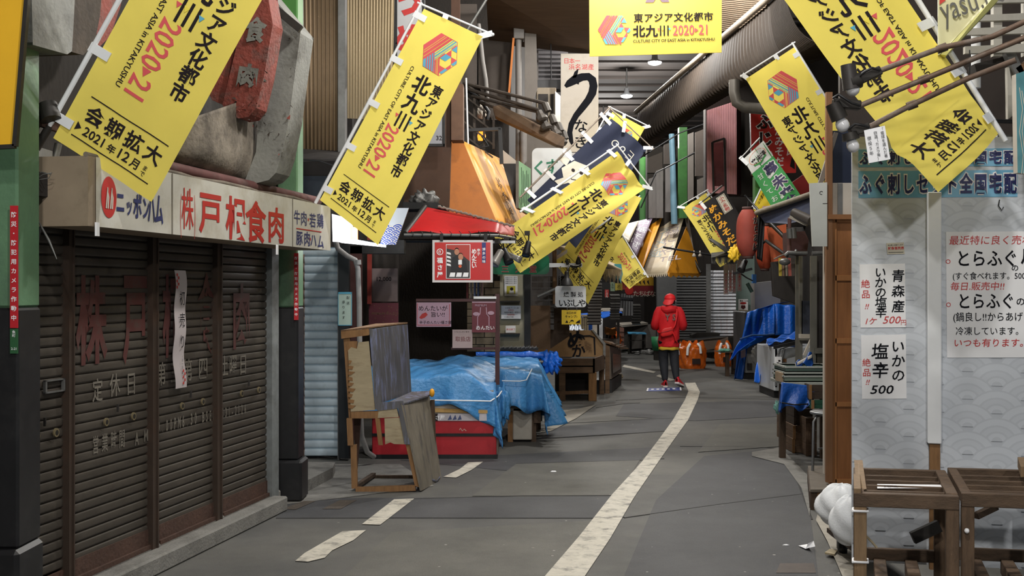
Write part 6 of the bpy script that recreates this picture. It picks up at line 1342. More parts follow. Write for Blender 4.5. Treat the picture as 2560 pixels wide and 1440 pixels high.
m.obox((a.x, a.y, zb), b - a, d, (0, 0, a.z - zb), WHITEPL); m.build('white_post', t, bevel=.004)
m = MB(); a, b = PB(2322, 1100), PB(2348, 1100); m.obox((a.x, a.y, .2), b - a, d * .6, (0, 0, a.z - .2), STUD); m.build('wooden_foot', t)
STRIP = M('strip_blue', (112, 176, 212), .4, .06, 3); NAVYL = M('letter_navy', (32, 38, 96), .5, 0)
def fugu(s):
    n = 11; st = s.w / n * 1.0
    for wt, mt, ly in ((.095, PAPER, 1), (.03, NAVYL, 2)):
        for i, ch in enumerate('ふぐ刺しセット全国宅配'): s._g(ch, (i + .5) * st, s.l * .5, s.l * .78, mt, wt, 0, .88 * st / (s.l * .78), ly + .02 * i, True, 0)
for y0, y1, lab in ((374, 418, 'upper blue shop banner strip, partly hidden by the paper tag and mirrored banner'), (428, 495, 'lower blue shop banner strip with navy pufferfish delivery lettering')):
    board('name_strip', [PB(2146, y0, .006), PB(2543, y0 - 3, .006), PB(2543, y1 - 3, .006), PB(2146, y1, .006)], .004, STRIP, label=lab, cat='sign', draw=fugu)
def rows(s, items):
    for it in items: s.text(*it[:5], **(it[5] if len(it) > 5 else {}))
def pap(name, x0, y0, x1, y1, label, fn, off=.01):
    return board(name, [PB(x0, y0, off), PB(x1, y0 - 2, off), PB(x1 + 2, y1, off), PB(x0 + 3, y1 + 1, off)], .004, PAPER, label=label, cat='notice', draw=fn)
U = 6.4 / 2900.0
pap('price_paper', 2148, 661, 2262, 818, 'upper white handwritten price paper with the long squid text, red price at its bottom', lambda s: (
    s.text('青森産', 92 * U, 14 * U, 32 * U, BRUSH, .012, vert=True, pitch=38 * U, shear=.1), s.text('いかの塩辛', 50 * U, 6 * U, 29 * U, BRUSH, .01, vert=True, pitch=25 * U, shear=.1), s.text('絶品', 14 * U, 38 * U, 22 * U, REDPEN, .005, vert=True, pitch=26 * U),
    s.text('!!', 14 * U, 112 * U, 18 * U, REDPEN, .01, align='c', shear=.3), s.text('1ケ', 8 * U, 150 * U, 20 * U, REDPEN, .005, shear=.3), s.text('500', 52 * U, 149 * U, 26 * U, REDPEN, .0, shear=.3, sx=1.1), s.text('円', 96 * U, 152 * U, 15 * U, REDPEN, .0)))
pap('price_paper', 2152, 838, 2264, 996, 'lower white handwritten price paper reading 500 in black at its bottom', lambda s: (
    s.text('いかの', 88 * U, 12 * U, 34 * U, BRUSH, .012, vert=True, pitch=36 * U, shear=.1), s.text('塩辛', 45 * U, 20 * U, 42 * U, BRUSH, .012, vert=True, pitch=47 * U, shear=.1), s.text('絶品', 12 * U, 58 * U, 21 * U, REDPEN, .005, vert=True, pitch=25 * U),
    s.text('!!', 12 * U, 124 * U, 18 * U, REDPEN, .01, align='c', shear=.3), s.text('500', 18 * U, 147 * U, 30 * U, BRUSH, .012, shear=.25, sx=1.25)))
pap('big_paper', 2364, 580, 2640, 893, 'large white handwritten pufferfish menu paper cut by the right frame edge', lambda s: rows(s, [
    ('最近特に良く売れるもの', 6 * U, 30 * U, 24 * U, REDPEN, dict(wt=.0, shear=.12)), ('○', -2 * U, 78 * U, 14 * U, REDPEN, dict(wt=.01)), ('とらふぐ', 22 * U, 82 * U, 44 * U, BRUSH, dict(wt=.012, sx=.82)), ('皮', 172 * U, 76 * U, 46 * U, BRUSH, dict(wt=.014)), ('の', 150 * U, 96 * U, 18 * U, BRUSH, dict(wt=.01)),
    ('(すぐ食べれます。500円', 14 * U, 116 * U, 20 * U, BRUSH, dict(wt=.005, sx=.86)), ('毎日.販売中!!', 8 * U, 142 * U, 22 * U, REDPEN, dict(wt=.003, shear=.12)), ('○', -2 * U, 184 * U, 14 * U, REDPEN, dict(wt=.01)), ('とらふぐ', 24 * U, 186 * U, 42 * U, BRUSH, dict(wt=.012, sx=.8)), ('の', 160 * U, 180 * U, 22 * U, BRUSH, dict(wt=.01)), ('アラ', 182 * U, 182 * U, 38 * U, BRUSH, dict(wt=.014)),
    ('(鍋良し!!からあげ良し', 14 * U, 218 * U, 24 * U, BRUSH, dict(wt=.005, sx=.86)), ('冷凍しています。', 20 * U, 252 * U, 22 * U, BRUSH, dict(wt=.003, sx=.9)), ('いつも有ります。', 14 * U, 281 * U, 22 * U, REDPEN, dict(wt=.005, shear=.1))]))
pap('small_sticker', 2215, 608, 2259, 635, 'tiny cream sticker with red characters above the price papers', lambda s: (s.rect(0, 0, s.w, s.l, CREAM, .5), s.text('鮮魚直売店', .006, s.l * .58, s.w / 5.4, REDPEN, .02), s.text('海を愛しお届けします', .006, s.l * .25, s.w / 11.4, INK, 0), s.rect(.006, s.l * .82, s.w - .006, s.l * .86, INK)))
m = MB(); m.tube([PB(2497, 500, .02), PB(2494, 515, .02), PB(2503, 527, .02), PB(2507, 518, .02)], .003, BLACK, 6); m.build('wire_hook', label='small black wire hook on the right wave panel', cat='hook')
# slatted wooden racks in front
RK = M('rack_wood', (98, 78, 60), .75, .28, 5, bump=.3, bscale=40, stretch=(7, 7, 1), dirt=(58, 46, 37), dirt_amt=.6)
RKX = M('rack_wood_cross', (92, 74, 58), .75, .28, 5, bump=.3, bscale=40, stretch=(1, 7, 7), dirt=(56, 45, 36), dirt_amt=.6); RKL = M('rack_wood_pale', (132, 108, 80), .75, .2, 5, bump=.2, stretch=(7, 7, 1), dirt=(84, 66, 50), dirt_amt=.5)
def rack(label, xl, xr):
    # xl, xr: front pixel columns at the top; the whole rack is turned with the shop front
    YF, zt = 5.29, .80; o = P(xl, 0, YF); o.z = 0; e = P(xr, 0, YF - .09); e.z = 0
    ax = (e - o); Wd = ax.length; ax.normalize(); ay = Vector((.29, 1, 0)).normalized(); D = .80
    t = thing('slatted_rack', label, 'rack', o + ax * Wd / 2 + ay * D / 2, 'slatted wooden racks before the wave panels')
    def B_(a0, b0, z0, a1, b1, z1, mt, nm):
        m = MB(); m.obox(o + ax * a0 + ay * b0 + Vector((0, 0, z0)), ax * (a1 - a0), ay * (b1 - b0), (0, 0, z1 - z0), mt); return m.build(nm, t, bevel=.003)
    pw = .056
    for a0 in (0, Wd - pw):
        for b0 in (0, D - pw): B_(a0, b0, 0, a0 + pw, b0 + pw, zt - .05 if b0 else zt - .06, RKL if (a0 == 0 and b0 == 0 and xl < 2200) else RK, 'leg')
    B_(0, -.005, zt - .062, Wd, .05, zt, RKX, 'front_rail'); B_(0, D - .04, zt - .055, Wd, D, zt, RKX, 'rear_rail')
    B_(0, .05, zt - .05, .045, D - .04, zt, RK, 'side_rail'); B_(Wd - .05, .05, zt - .05, Wd, D - .04, zt + .004, RK, 'side_rail')
    for i in range(4): b0 = .13 + i * .155; B_(.045, b0, zt - .075, Wd - .05, b0 + .022, zt - .008, RKX, 'slat')
    B_(.05, D - .05, .33, Wd - .05, D - .01, .39, RKX, 'rear_stretcher'); B_(.05, 0.01, .14, Wd - .05, .05, .2, RKX, 'front_stretcher')
    for a0 in (.1, Wd - .2): B_(a0, .06, .27, a0 + .06, D - .05, .345, RK, 'skid')
    return t, o, ax, ay, Wd, D
t, o, ax, ay, Wd, D = rack('slatted wooden rack at left with a white paper strip lying on top', 2135, 2398)
m = MB(); m.obox(o + ax * .0 + ay * (.0) + Vector((0, 0, .8)), ax * .03, ay * .45, (0, 0, .02), RKL); m.build('loose_batten', label='pale loose batten lying along the left rail of the left rack', cat='batten')
m = MB(); m.prism([P(2135, 1150, 6.05), P(2146, 1150, 6.05), P(2155, 1222, 5.4), P(2142, 1226, 5.4)], ax * .02, RKL); m.build('pale_plank', label='short pale plank standing at the left rear corner of the left rack', cat='plank')
m = MB(); m.grid(lambda u, v: P(2193 + 187 * u, 1210 + 2 * u + 11 * v - 3 * u * v, 5.6 - .1 * v), 12, 2, PAPER)
f, w, l = quad(P(2193, 1210, 5.585), P(2380, 1212, 5.585), P(2380, 1220, 5.485), P(2193, 1221, 5.485)); Sheet(f, w, l, m).text('MPA', .03, l * .7, .035, INK, .0); m.build('paper_strip', label='white paper strip lying across the slats of the left rack', cat='paper')
m = MB(); m.beam(P(2281, 1345, 5.9), P(2348, 1314, 5.9), .03, .06, DARKMET); m.build('dark_board_stick', label='dark board offcut wedged inside the left rack', cat='board')
m = MB(); m.tube([P(2165, 1340, 5.7), P(2180, 1355, 5.7), P(2192, 1369, 5.7)], .006, PLY, 6); m.build('thin_stick', label='thin pale stick inside the left rack', cat='stick')
for y, nm in ((1276, 'upper'), (1403, 'lower')):
    m = MB(); c = o + ax * .028 + ay * .028; Yz = P(0, y, 5.3).z; q = .033
    m.tube([Vector((c.x, c.y, Yz)) + ax * a * q + ay * b * q for a, b in ((-1, -1), (1, -1), (1, 1), (-1, 1), (-1, -1))], .006, PAPER, 6); m.build('string_tie', label=nm + ' white string tied round the left leg of the left rack', cat='string')
t2, o2, ax2, ay2, Wd2, D2 = rack('slatted wooden rack at right, cut by the frame edge', 2404, 2672)
m = MB(); m.beam(P(2440, 1290, 5.7), P(2490, 1266, 5.75), .03, .03, DARKWOOD); m.build('brace_stick', label='dark brace stick under the top of the right rack', cat='stick')
m = MB(); m.beam(P(2552, 1155, 5.9), P(2560, 1180, 5.6), .03, .05, RKL); m.build('wood_block', label='pale wood block on the far right rack corner', cat='block')
m = MB(); m.ball(P(2417, 1327, 5.27), .012, PAPER, 8, 6); m.build('leg_cap', t2)
# shoji-like brown door panel, post and white boards
DOOR = M('door_wood', (150, 98, 56), .55, .18, 4, stretch=(5, 5, .5), bump=.08, dirt=(112, 70, 40), dirt_amt=.5); DOORF = M('door_frame_wood', (166, 112, 66), .55, .15, 5, stretch=(5, 5, .6))
YD = 9.36
t = thing('brown_wood_door', 'brown wooden four panel door leaning left of the wave panels', 'door', P(2106, 1208, YD))
m = MB(); m.box(P(2086, 1206, YD + .012), P(2142, 545, YD + .03), DOOR); m.build('door_panels', t)
m = MB(); m.box(P(2074, 1212, YD), P(2089, 540, YD + .04), DOORF); m.build('stile', t, bevel=.003)
for y0, y1 in ((540, 556), (688, 702), (845, 859), (1004, 1017), (1196, 1210)): m = MB(); m.box(P(2088, y1, YD), P(2143, y0, YD + .035), DOORF); m.build('rail', t, bevel=.002)
m = MB(); m.box(P(2066, 1206, YD - .04), P(2078, 232, YD + .0), M('post_brown', (126, 88, 58), .6, .15, 5, stretch=(5, 5, .6))); m.build('tall_post', label='tall thin dark wooden post left of the brown door and upper mirrored banner', cat='post')
m = MB(); m.box(P(2070, 548, YD - .06), P(2130, 537, YD - .01), M('ledge_wood', (140, 96, 60), .6, .15, 5)); m.build('door_ledge', label='wooden ledge on top of the brown door', cat='ledge')
m = MB(); m.box(P(2078, 536, YD + .05), P(2130, 458, YD + .08), DUSTW); m.box(P(2094, 536, YD + .045), P(2106, 458, YD + .05), GREYMET); m.build('white_upper_board', label='white and grey board above the brown door', cat='board')
m = MB(); m.box(P(2078, 458, YD + .12), P(2132, 328, YD + .15), M('navy_gap', (30, 38, 58), .5, .1)); m.build('navy_gap_sheet', label='navy board between the mirrored banners above the brown door', cat='board')  # darkness of the open gap put into a navy sheet
m = MB(); pp(m, [(2046, 458), (2058, 458), (2096, 332), (2086, 330)], YD + .1, .03, M('slant_grey', (120, 112, 104), .6, .1)); m.build('slanted_plank', label='slanted grey plank behind the tall wooden post', cat='plank')
m = MB(); m.box(P(2060, 1185, YD + .1), P(2070, 470, YD + .14), DUSTW); m.build('white_door_edge', label='narrow white door edge left of the brown wooden door', cat='door')
board('white_hanging_board', quadpx((2024, 458), (2068, 456), (2068, 616), (2031, 616), 9.3), .02, M('board_offwhite', (198, 200, 194), .5, .05), label='blank off-white board with a small hook left of the tall wooden post', cat='board',
      draw=lambda s: (s.ring(s.w * .65, s.l * .16, .014, .004, INK, a0=60, a1=330), s.rect(s.w * .72, s.l * .325, s.w, s.l * .332, INK)))
# wooden platform, stool, sandbags, dolly
t = thing('wooden_platform', 'low worn wooden platform step under the metal stool', 'platform', G(2050, 1276))
PLAT = M('platform_wood', (92, 84, 74), .8, .2, 5, stretch=(1, 6, 1), bump=.2, dirt=(126, 118, 106), dirt_amt=.5)
X0, X1 = P(2026, 0, 9.1).x, P(2100, 0, 9.1).x
sk = Vector((.30, 1.25, 0))
m = MB(); m.obox((X0, 9.1, .14), (X1 - X0 + .3, 0, 0), sk, (0, 0, .025), PLAT); m.build('top_boards', t, bevel=.004)
m = MB(); m.box((X0 + .01, 9.12, 0), (X0 + .06, 9.17, .14), DARKWOOD); m.obox((X0 + .01, 9.17, .03), (.025, 0, 0), sk * .9, (0, 0, .11), DARKWOOD); m.build('side_frame', t)
m = MB(); m.box((X0 + .06, 9.13, .085), (X1 + .2, 9.16, .14), STUD); m.build('front_batten', t)
m = MB(); m.box((X0 + .16, 9.4, .0), (X0 + .3, 9.5, .13), GREYMET); m.build('inner_block', t)
t = thing('metal_stool', 'round black topped metal pipe stool on the wooden platform', 'stool', P(2060, 1168, 10.1)); YST = 10.1; cz = P(0, 1030, YST).z; cx = P(2072, 0, YST).x
m = MB(); m.lathe([(.14, -.02), (.15, -.012), (.152, .0), (.145, .012), (.001, .014)], (cx, YST, cz), BLACK, 24); m.build('seat', t)
m = MB(); m.lathe([(.156, -.016), (.162, -.01), (.162, .002), (.156, .006)], (cx, YST, cz), STEEL, 24); m.build('seat_rim', t)
for a in (200, 245, 20, 70):
    ca, sa = math.cos(math.radians(a)), math.sin(math.radians(a)); m = MB()
    m.tube([(cx + ca * .06, YST + sa * .06, cz - .02), (cx + ca * .13, YST + sa * .13, cz - .035), (cx + ca * .155, YST + sa * .155, cz - .08), (cx + ca * .165, YST + sa * .165, .165)], .012, STEEL, 10); m.build('leg', t)
m = MB(); m.tube([(cx - .12, YST - .09, .36), (cx + .15, YST + .06, .36)], .008, STEEL, 8); m.build('stretcher', t)
SACK = M('white_sack', (236, 238, 240), .7, .04, 8, bump=.15, bscale=90, trans=.05)
def sack(label, c, r, sc, seed, tie):
    t = thing('sand_bag', label, 'bag', c - Vector((0, 0, r * sc[2])), 'white sacks beside the racks'); rr = random.Random(seed); ph = [rr.random() * 6 for _ in range(4)]
    def fn(u, v):
        a = 2 * math.pi * u; b = math.pi * (v - .5); d = Vector((math.cos(b) * math.cos(a), math.cos(b) * math.sin(a), math.sin(b)))
        k = 1 + .07 * math.sin(3 * a + ph[0]) * math.cos(b) + .05 * math.sin(5 * a + 6 * b + ph[1]) + .03 * math.sin(12 * a + ph[2]) * max(0, d.z)
        z_ = d.z * (1 if d.z > 0 else .85)
        return c + Vector((d.x * r * sc[0] * k, d.y * r * sc[1] * k, z_ * r * sc[2] * k))
    m = MB(); m.grid(fn, 48, 28, SACK); m.build('sack_body', t)
    if tie: m = MB(); q = c + Vector(tie) * r; m.tube([q - Vector((.0, 0, .05)), q, q + Vector((.01, 0, .03))], [.05, .018, .03], SACK, 10); m.tube([q + Vector((-.02, -.02, 0)), q + Vector((.02, -.02, .0))], .012, PAPER, 6); m.build('tied_neck', t)
sack('upper white sack with a tied neck, squeezed between platform and left rack', P(2104, 1268, 7.5), .15, (1.05, .8, .98), 2, (.6, -.3, .8))
sack('lower creased white sack slumping against the left rack leg', P(2128, 1306, 7.15), .145, (.9, .75, 1.12), 5, None)
t = thing('dolly', 'small dolly with a white bracket and black caster under the white sacks', 'dolly', G(2108, 1376))
m = MB(); m.box((P(2088, 0, 7.5).x, 6.9, .12), (P(2150, 0, 7.5).x + .1, 7.7, .15), DARKWOOD); m.build('deck', t)
m = MB(); m.box(P(2093, 1350, 7.5), P(2118, 1336, 7.7), WHITEPL); m.build('bracket', t, bevel=.006)
m = MB(); c = Vector((P(2106, 0, 7.55).x, 7.55, .045)); m.lathe([(.03, -.018), (.045, -.014), (.045, .014), (.03, .018)], c, BLACK, 18, (1, .15, 0)); m.build('caster_wheel', t)
m = MB(); m.beam(c + Vector((-.03, 0, .0)), c + Vector((-.03, 0, .09)), .008, .03, GREYMET); m.beam(c + Vector((.03, 0, .0)), c + Vector((.03, 0, .09)), .008, .03, GREYMET); m.build('caster_fork', t)
m = MB(); a = G(1996, 1362, .0); 
m.add([G(1996, 1364, .01), G(2014, 1372, .012), G(2026, 1368, .03), G(2018, 1360, .015)], [(0, 1, 2, 3)], PAPER); m.add([G(2014, 1372, .012), G(2038, 1366, .03), G(2034, 1352, .06), G(2020, 1358, .05)], [(0, 1, 2, 3)], PAPER); m.build('crumpled_receipt', label='folded white paper scrap lying on the road near the right edge', cat='paper')
m = MB(); m.prism([G(2062, 1385, .02), G(2075, 1376, .02), G(2094, 1380, .02), G(2086, 1390, .02)], (0, 0, .012), PLY); m.build('wood_chip', label='small pale wood offcut on the curb edge by the racks', cat='wood chip')
lump('paper_fleck', 'tiny white fleck of litter in the middle of the road', G(1384, 1181) + Vector((0, 0, .008)), .02, PAPER, 3, 'litter', (1.3, .7, .4), .2)
lump('paper_fleck', 'tiny white litter fleck at the road edge before the far trays', G(1965, 1365) + Vector((0, 0, .006)), .015, PAPER, 4, 'litter', (1.3, .7, .4), .2)
# trays, fish boxes, tarp
TRAYG = M('tray_green', (92, 112, 104), .45, .12, 5, dirt=(140, 140, 132), dirt_amt=.4); TRAYE = M('tray_edge', (168, 172, 166), .5, .12, 8, dirt=(100, 96, 88), dirt_amt=.5)
def tray(label, x0, x1, ytop, ybot, Y, mat, dp=.5):
    t = thing('fish_tray', label, 'tray', P((x0 + x1) / 2, ybot, Y), 'stacked fish trays'); a, b = P(x0, ybot, Y), P(x1, ytop, Y); w = .02
    m = MB(); m.box((a.x, Y, a.z), (b.x, Y + w, b.z), mat); m.box((a.x, Y + dp - w, a.z), (b.x, Y + dp, b.z), mat); m.box((a.x, Y + w, a.z), (a.x + w, Y + dp - w, b.z), mat); m.box((b.x - w, Y + w, a.z), (b.x, Y + dp - w, b.z), mat); m.box((a.x, Y, a.z), (b.x, Y + dp, a.z + .01), mat); m.build('tray_body', t)
    m = MB(); q = .012
    m.box((a.x - q, Y - q, b.z - .012), (b.x + q, Y + w, b.z + .004), TRAYE); m.box((a.x - q, Y + dp - w, b.z - .012), (b.x + q, Y + dp + q, b.z + .004), TRAYE); m.box((a.x - q, Y, b.z - .012), (a.x + w, Y + dp, b.z + .004), TRAYE); m.box((b.x - w, Y, b.z - .012), (b.x + q, Y + dp, b.z + .004), TRAYE); m.build('tray_rim', t)
YT = 11.6
tray('topmost green grey fish tray, empty and open, left of the white door edge', 1964, 2085, 917, 930, YT, TRAYG); tray('second green grey fish tray in the stack left of the white door edge', 1963, 2085, 931, 938, YT, TRAYG); tray('deeper pale green fish tray third from the top of the stack', 1962, 2085, 940, 955, YT - .02, M('tray_pale', (124, 138, 126), .45, .12, 5, dirt=(84, 92, 86), dirt_amt=.5))
m = MB(); m.box(P(1952, 955, YT + .05), P(1964, 928, YT + .3), M('carton_board', (150, 128, 104), .8, .1)); m.build('carton', label='brown carton end left of the stacked fish trays', cat='carton')
t = thing('tray_table', 'weathered white edged plank table carrying the fish trays', 'table', G(2010, 1126))
m = MB(); m.box(P(1962, 964, YT - .05), (P(2090, 0, YT).x, YT + .6, P(0, 956, YT - .05).z), TRAYE); m.build('table_top', t, bevel=.004)
for x in (1975, 2080): m = MB(); c = P(x, 0, YT); m.box((c.x - .03, YT + .3, 0), (c.x + .03, YT + .36, P(0, 964, YT).z), DARKWOOD); m.build('leg', t)
m = MB(); f, w, l = quad(P(1954, 956, YT - .15), P(2040, 966, YT - .12), P(2030, 1012, YT - .2), P(1950, 1030, YT - .25))
m.grid(lambda u, v: f(u * w, v * l * (1 - .18 * math.sin(u * 7)), .025 * math.sin(u * 11 + v * 3) * v), 30, 16, TARP3); m.grid(lambda u, v: P(1954 - 4 * v, 956 + 75 * v, YT - .15 + .7 * u - .08 * v) + Vector((.02 * math.sin(u * 9) * v, 0, 0)), 12, 10, TARP3); m.build('blue_tarp', label='dark blue tarp hanging under the fish tray table', cat='tarp', solid=.004)
m = MB(); m.tube([P(1950, 1006, YT - .22), P(1985, 1012, YT - .27), P(2020, 1010, YT - .2)], .008, BLACK, 6); m.build('dark_rope', label='dark rope round the tarp under the fish trays', cat='rope')
CR = M('fish_crate_wood', (104, 82, 64), .8, .25, 5, bump=.2, stretch=(1, 1, 6), dirt=(58, 46, 38), dirt_amt=.6); CRD = M('dark_crate', (66, 54, 46), .8, .25, 5, stretch=(1, 1, 6))
for x0, x1, y0, y1, Yq, mt, lab in ((1962, 1990, 1030, 1102, 13.3, CR, 'narrow wooden fish crate under the dark blue tarp'), (1984, 2030, 1064, 1098, 12.33, CR, 'upper wooden fish crate beside the stool'), (1982, 2030, 1097, 1132, 12.33, CR, 'bottom wooden fish crate beside the stool'),
                                (1986, 2032, 1002, 1063, 12.38, CRD, 'dark empty crate on its side, under the tray table'), (2016, 2042, 1045, 1140, 12.1, CR, 'upright wooden crate right behind the stool'), (2030, 2072, 1000, 1022, 11.3, M('crate_green', (40, 84, 66), .5, .15), 'green plastic crate behind the stool'),
                                (2024, 2072, 962, 998, 11.35, CRD, 'brown box on the green crate under the trays')):
    t = thing('fish_crate', lab, 'crate', P((x0 + x1) / 2, y1, Yq), 'crates under the tray table'); n_ = 2 if y1 - y0 < 45 else 3
    a, b = P(x0, y1, Yq), P(x1, y0, Yq); h = (b.z - a.z) / n_; m = MB()
    for i in range(n_): m.box((a.x, Yq, a.z + i * h + .003), (b.x, Yq + .015, a.z + (i + 1) * h), mt); m.box((a.x, Yq + .015, a.z + i * h + .003), (a.x + .015, Yq + .4, a.z + (i + 1) * h), mt)
    m.box((a.x + .015, Yq + .02, a.z), (b.x, Yq + .4, a.z + .012), mt); m.build('crate_boards', t)
    m = MB(); m.box((a.x - .008, Yq - .012, a.z), (a.x + .02, Yq, b.z), mt if n_ == 3 else STUD); m.build('corner_post', t)
lump('net_bag', 'small teal net bag at the left foot of the tarp under the trays', P(1948, 1018, 12.4), .06, M('teal_net', (120, 170, 160), .6, .2, 8), 3, 'bag', (.9, .7, 1.1), .3)
# aluminium frame stall front with dim glass
ALU = M('aluminium', (136, 134, 126), .4, .12, 6, metal=.5, dirt=(92, 86, 76), dirt_amt=.4); GLASSD = M('dim_glass', (74, 78, 90), .2, .35, 2.5, dirt=(110, 114, 124), dirt_amt=.4)
t = thing('aluminium_stall_front', 'aluminium framed stall front with dim glass left of the white door edge', 'stall front', P(2030, 912, 12.4))
for x0, x1, Yq in ((1990, 1997, 12.8), (1999, 2004, 12.6), (2027, 2040, 12.2)): m = MB(); m.box(P(x0, 960, Yq), P(x1, 640, Yq + .04), ALU); m.build('frame_post', t)
for y0, y1 in ((835, 846), (845, 851)): m = MB(); m.box(P(2002, y1, 12.5), P(2030, y0, 12.6), ALU if y0 == 845 else DUSTW); m.build('frame_rail', t)
m = MB(); m.box(P(2004, 835, 12.6), P(2028, 752, 12.62), GLASSD); m.box(P(2040, 870, 12.3), P(2066, 640, 12.32), M('smoky_glass', (66, 62, 62), .25, .3, 2)); m.build('glass_pane', t)
m = MB(); m.box(P(2038, 884, 12.15), P(2066, 870, 12.25), ALU); m.box(P(2040, 955, 12.2), P(2066, 884, 12.25), M('olive_panel', (72, 70, 62), .6, .1)); m.build('lower_panel', t)
m = MB(); pp(m, [(2008, 888), (2014, 890), (2030, 848), (2027, 846)], 12.3, .03, DUSTW); m.build('white_stick', label='slanted white stick behind the aluminium frame', cat='stick')
m = MB(); f, w, l = quad(P(1990, 912, 12.0), P(2030, 884, 12.0), P(2032, 914, 11.9), P(1992, 916, 11.9)); m.grid(lambda u, v: f(u * w, v * l, .04 * math.sin(u * 9 + v * 4)), 14, 8, TARP3); m.grid(lambda u, v: P(1988 + 42 * u, 908 - 22 * u + 8 * v, 11.95 - .02 * v), 8, 2, DUSTW); m.build('folded_blue_sheet', label='small folded blue and white sheet just above the topmost fish tray', cat='tarp', solid=.004)
# dark hood, camera, bits above the stall
up('maroon_cabinet', [(1972, 580), (2012, 578), (2022, 600), (2016, 640), (1974, 632)], 12.6, M('hood_maroon', (72, 44, 46), .6, .15), 'dim maroon cabinet left of the blank off-white board', 'cabinet', .3)
t = thing('security_camera', 'grey bullet camera under the dark blue awning, left of the blank board', 'camera', P(2000, 560, 12.0))
m = MB(); m.tube([P(1984, 532, 12.0), P(2028, 552, 11.8)], .05, M('camera_grey', (92, 86, 82), .5, .1), 12); m.build('camera_body', t)
m = MB(); m.beam(P(1975, 542, 12), P(2018, 562, 11.9), .04, .03, DUSTW); m.tube([P(1974, 545, 12), P(1972, 630, 12.1)], .02, M('pinkish_pole', (130, 96, 92), .5, .1), 8); m.build('mount', t)
m = MB(); m.tube([P(1974, 572, 11.9), P(1976, 596, 11.9)], .035, GREYMET, 10); m.tube([P(1982, 570, 11.9), P(1984, 596, 11.9)], .035, GREYMET, 10); m.build('grey_cans', label='pair of grey lamp cans beside the bullet camera', cat='lamp')
t = thing('pipe_rail', 'grey pipe rail with hanging clutter under the maroon cabinet', 'rail', P(1990, 632, 11.8))
m = MB(); m.tube([P(1962, 640, 11.8), P(1970, 632, 11.8), P(2018, 633, 11.8)], .02, GREYMET, 8); m.tube([P(2030, 634, 11.6), P(2068, 632, 11.6)], .02, GREYMET, 8); m.tube([P(1990, 633, 11.8), P(1990, 625, 12.65)], .015, GREYMET, 6); m.build('rail_pipe', t)
for i, (x, c) in enumerate(((1950, (214, 190, 80)), (1958, (150, 120, 100)), (1964, (170, 160, 140)), (1973, (200, 110, 100)), (1982, (90, 80, 74)))): m = MB(); m.beam(P(x, 645, 12.0), P(x + 1 + i % 2, 690, 12.0), .03, .008, M('tag_%d' % i, c, .6, .1)); m.build('hanging_tag', t)
m = MB(); m.ball(P(1962, 655, 11.7), .06, GREYMET, 10, 6, (1, 1, .6)); m.tube([P(1935, 648, 11.8), P(1950, 640, 11.8), P(1965, 634, 11.8)], .008, ROPE, 6); m.build('tangled_wire', t)
up('dark_stall_back', [(1930, 655), (1992, 660), (1992, 760), (1935, 740)], 14.5, DARKPANEL, 'dark stall interior board under the far lantern', 'board', .1)
# lanterns
LRED = M('lantern_red', (158, 72, 60), .7, .12, 4, trans=.25, dirt=(118, 80, 74), dirt_amt=.6); LOR = M('lantern_orange_red', (186, 78, 46), .7, .1, 4, trans=.25, dirt=(160, 96, 76), dirt_amt=.4)
def lantern(label, cx_, y0, y1, wpx, Y, mat, txt, ang):
    c = P(cx_, y1, Y); H = (y1 - y0) / F * Y; R = wpx / 2 / F * Y; t = thing('paper_lantern', label, 'lantern', c, 'red paper lanterns')
    prof = lambda q: R * (1 - abs(2 * q - 1) ** 3.2 * .52)
    n = 34; pr = []
    for i in range(n * 2 + 1): q = i / (2 * n); pr.append((prof(q) * (1 if i % 2 else .972), q * H))
    m = MB(); m.lathe(pr, c, mat, 36)
    # lettering wrapped on the paper
    def f(x, y, h=0):
        q = min(max(1 - y / H, 0), 1); a = ang + x / R; r = prof(q) + .008 + h
        return c + Vector((r * math.sin(a), -r * math.cos(a), q * H))
    s = Sheet(f, 1, H, m, fine=.05); sz = H * .72 / len(txt) * .98
    s.text(txt, 0, H * .15, sz, CREAM, .04, vert=True, pitch=sz * 1.05, layer=.5); s.text(txt, 0, H * .15, sz, INK, .025, vert=True, pitch=sz * 1.05, layer=2.0)
    m.build('paper_body', t)
    for z_, nm in ((H, 'top_ring'), (-.03, 'bottom_ring')): m = MB(); m.lathe([(R * .46, 0), (R * .48, .0), (R * .48, .035), (R * .44, .035)], c + Vector((0, 0, z_)), M('ring_dark', (74, 52, 48), .7, .1), 24); m.build(nm, t)
    m = MB(); m.tube([c + Vector((0, 0, H)), c + Vector((.01, 0, H + .14))], .008, BLACK, 6); m.build('hanging_cord', t)
lantern('nearer dusty red paper lantern with four black characters', 1869, 524, 641, 57, 15.2, LRED, 'からあげ', .62)
lantern('farther orange red paper lantern, lower and right of the dusty one', 1912, 566, 672, 45, 16.0, LOR, 'おとおし', .9)
m = MB(); f, w, l = quad(P(1894, 530, 14.55), P(1912, 530, 14.55), P(1906, 655, 14.55), P(1892, 645, 14.55)); m.grid(lambda u, v: f(u * w, v * l, .03 * math.sin(u * 7 + v * 3)), 10, 14, BLACK); s = Sheet(lambda x, y, h=0: f(x, y, h + .04), w, l, m); m.build('black_cloth', label='black cloth hanging between the two red lanterns', cat='cloth', solid=.004)
lump('yellow_rag', 'bright yellow crumpled rag under the nearer red lantern', P(1836, 634, 15.6), .07, M('rag_yellow', (232, 190, 48), .6, .1), 6, 'cloth', (1.0, .7, 1.35), .3)
DNAVY = M('dark_navy_cloth', (30, 38, 62), .75, .12, 3)
t = thing('navy_awning', 'dark navy sloping awning with dusty edge right of the lanterns', 'awning', P(1960, 560, 13.5))
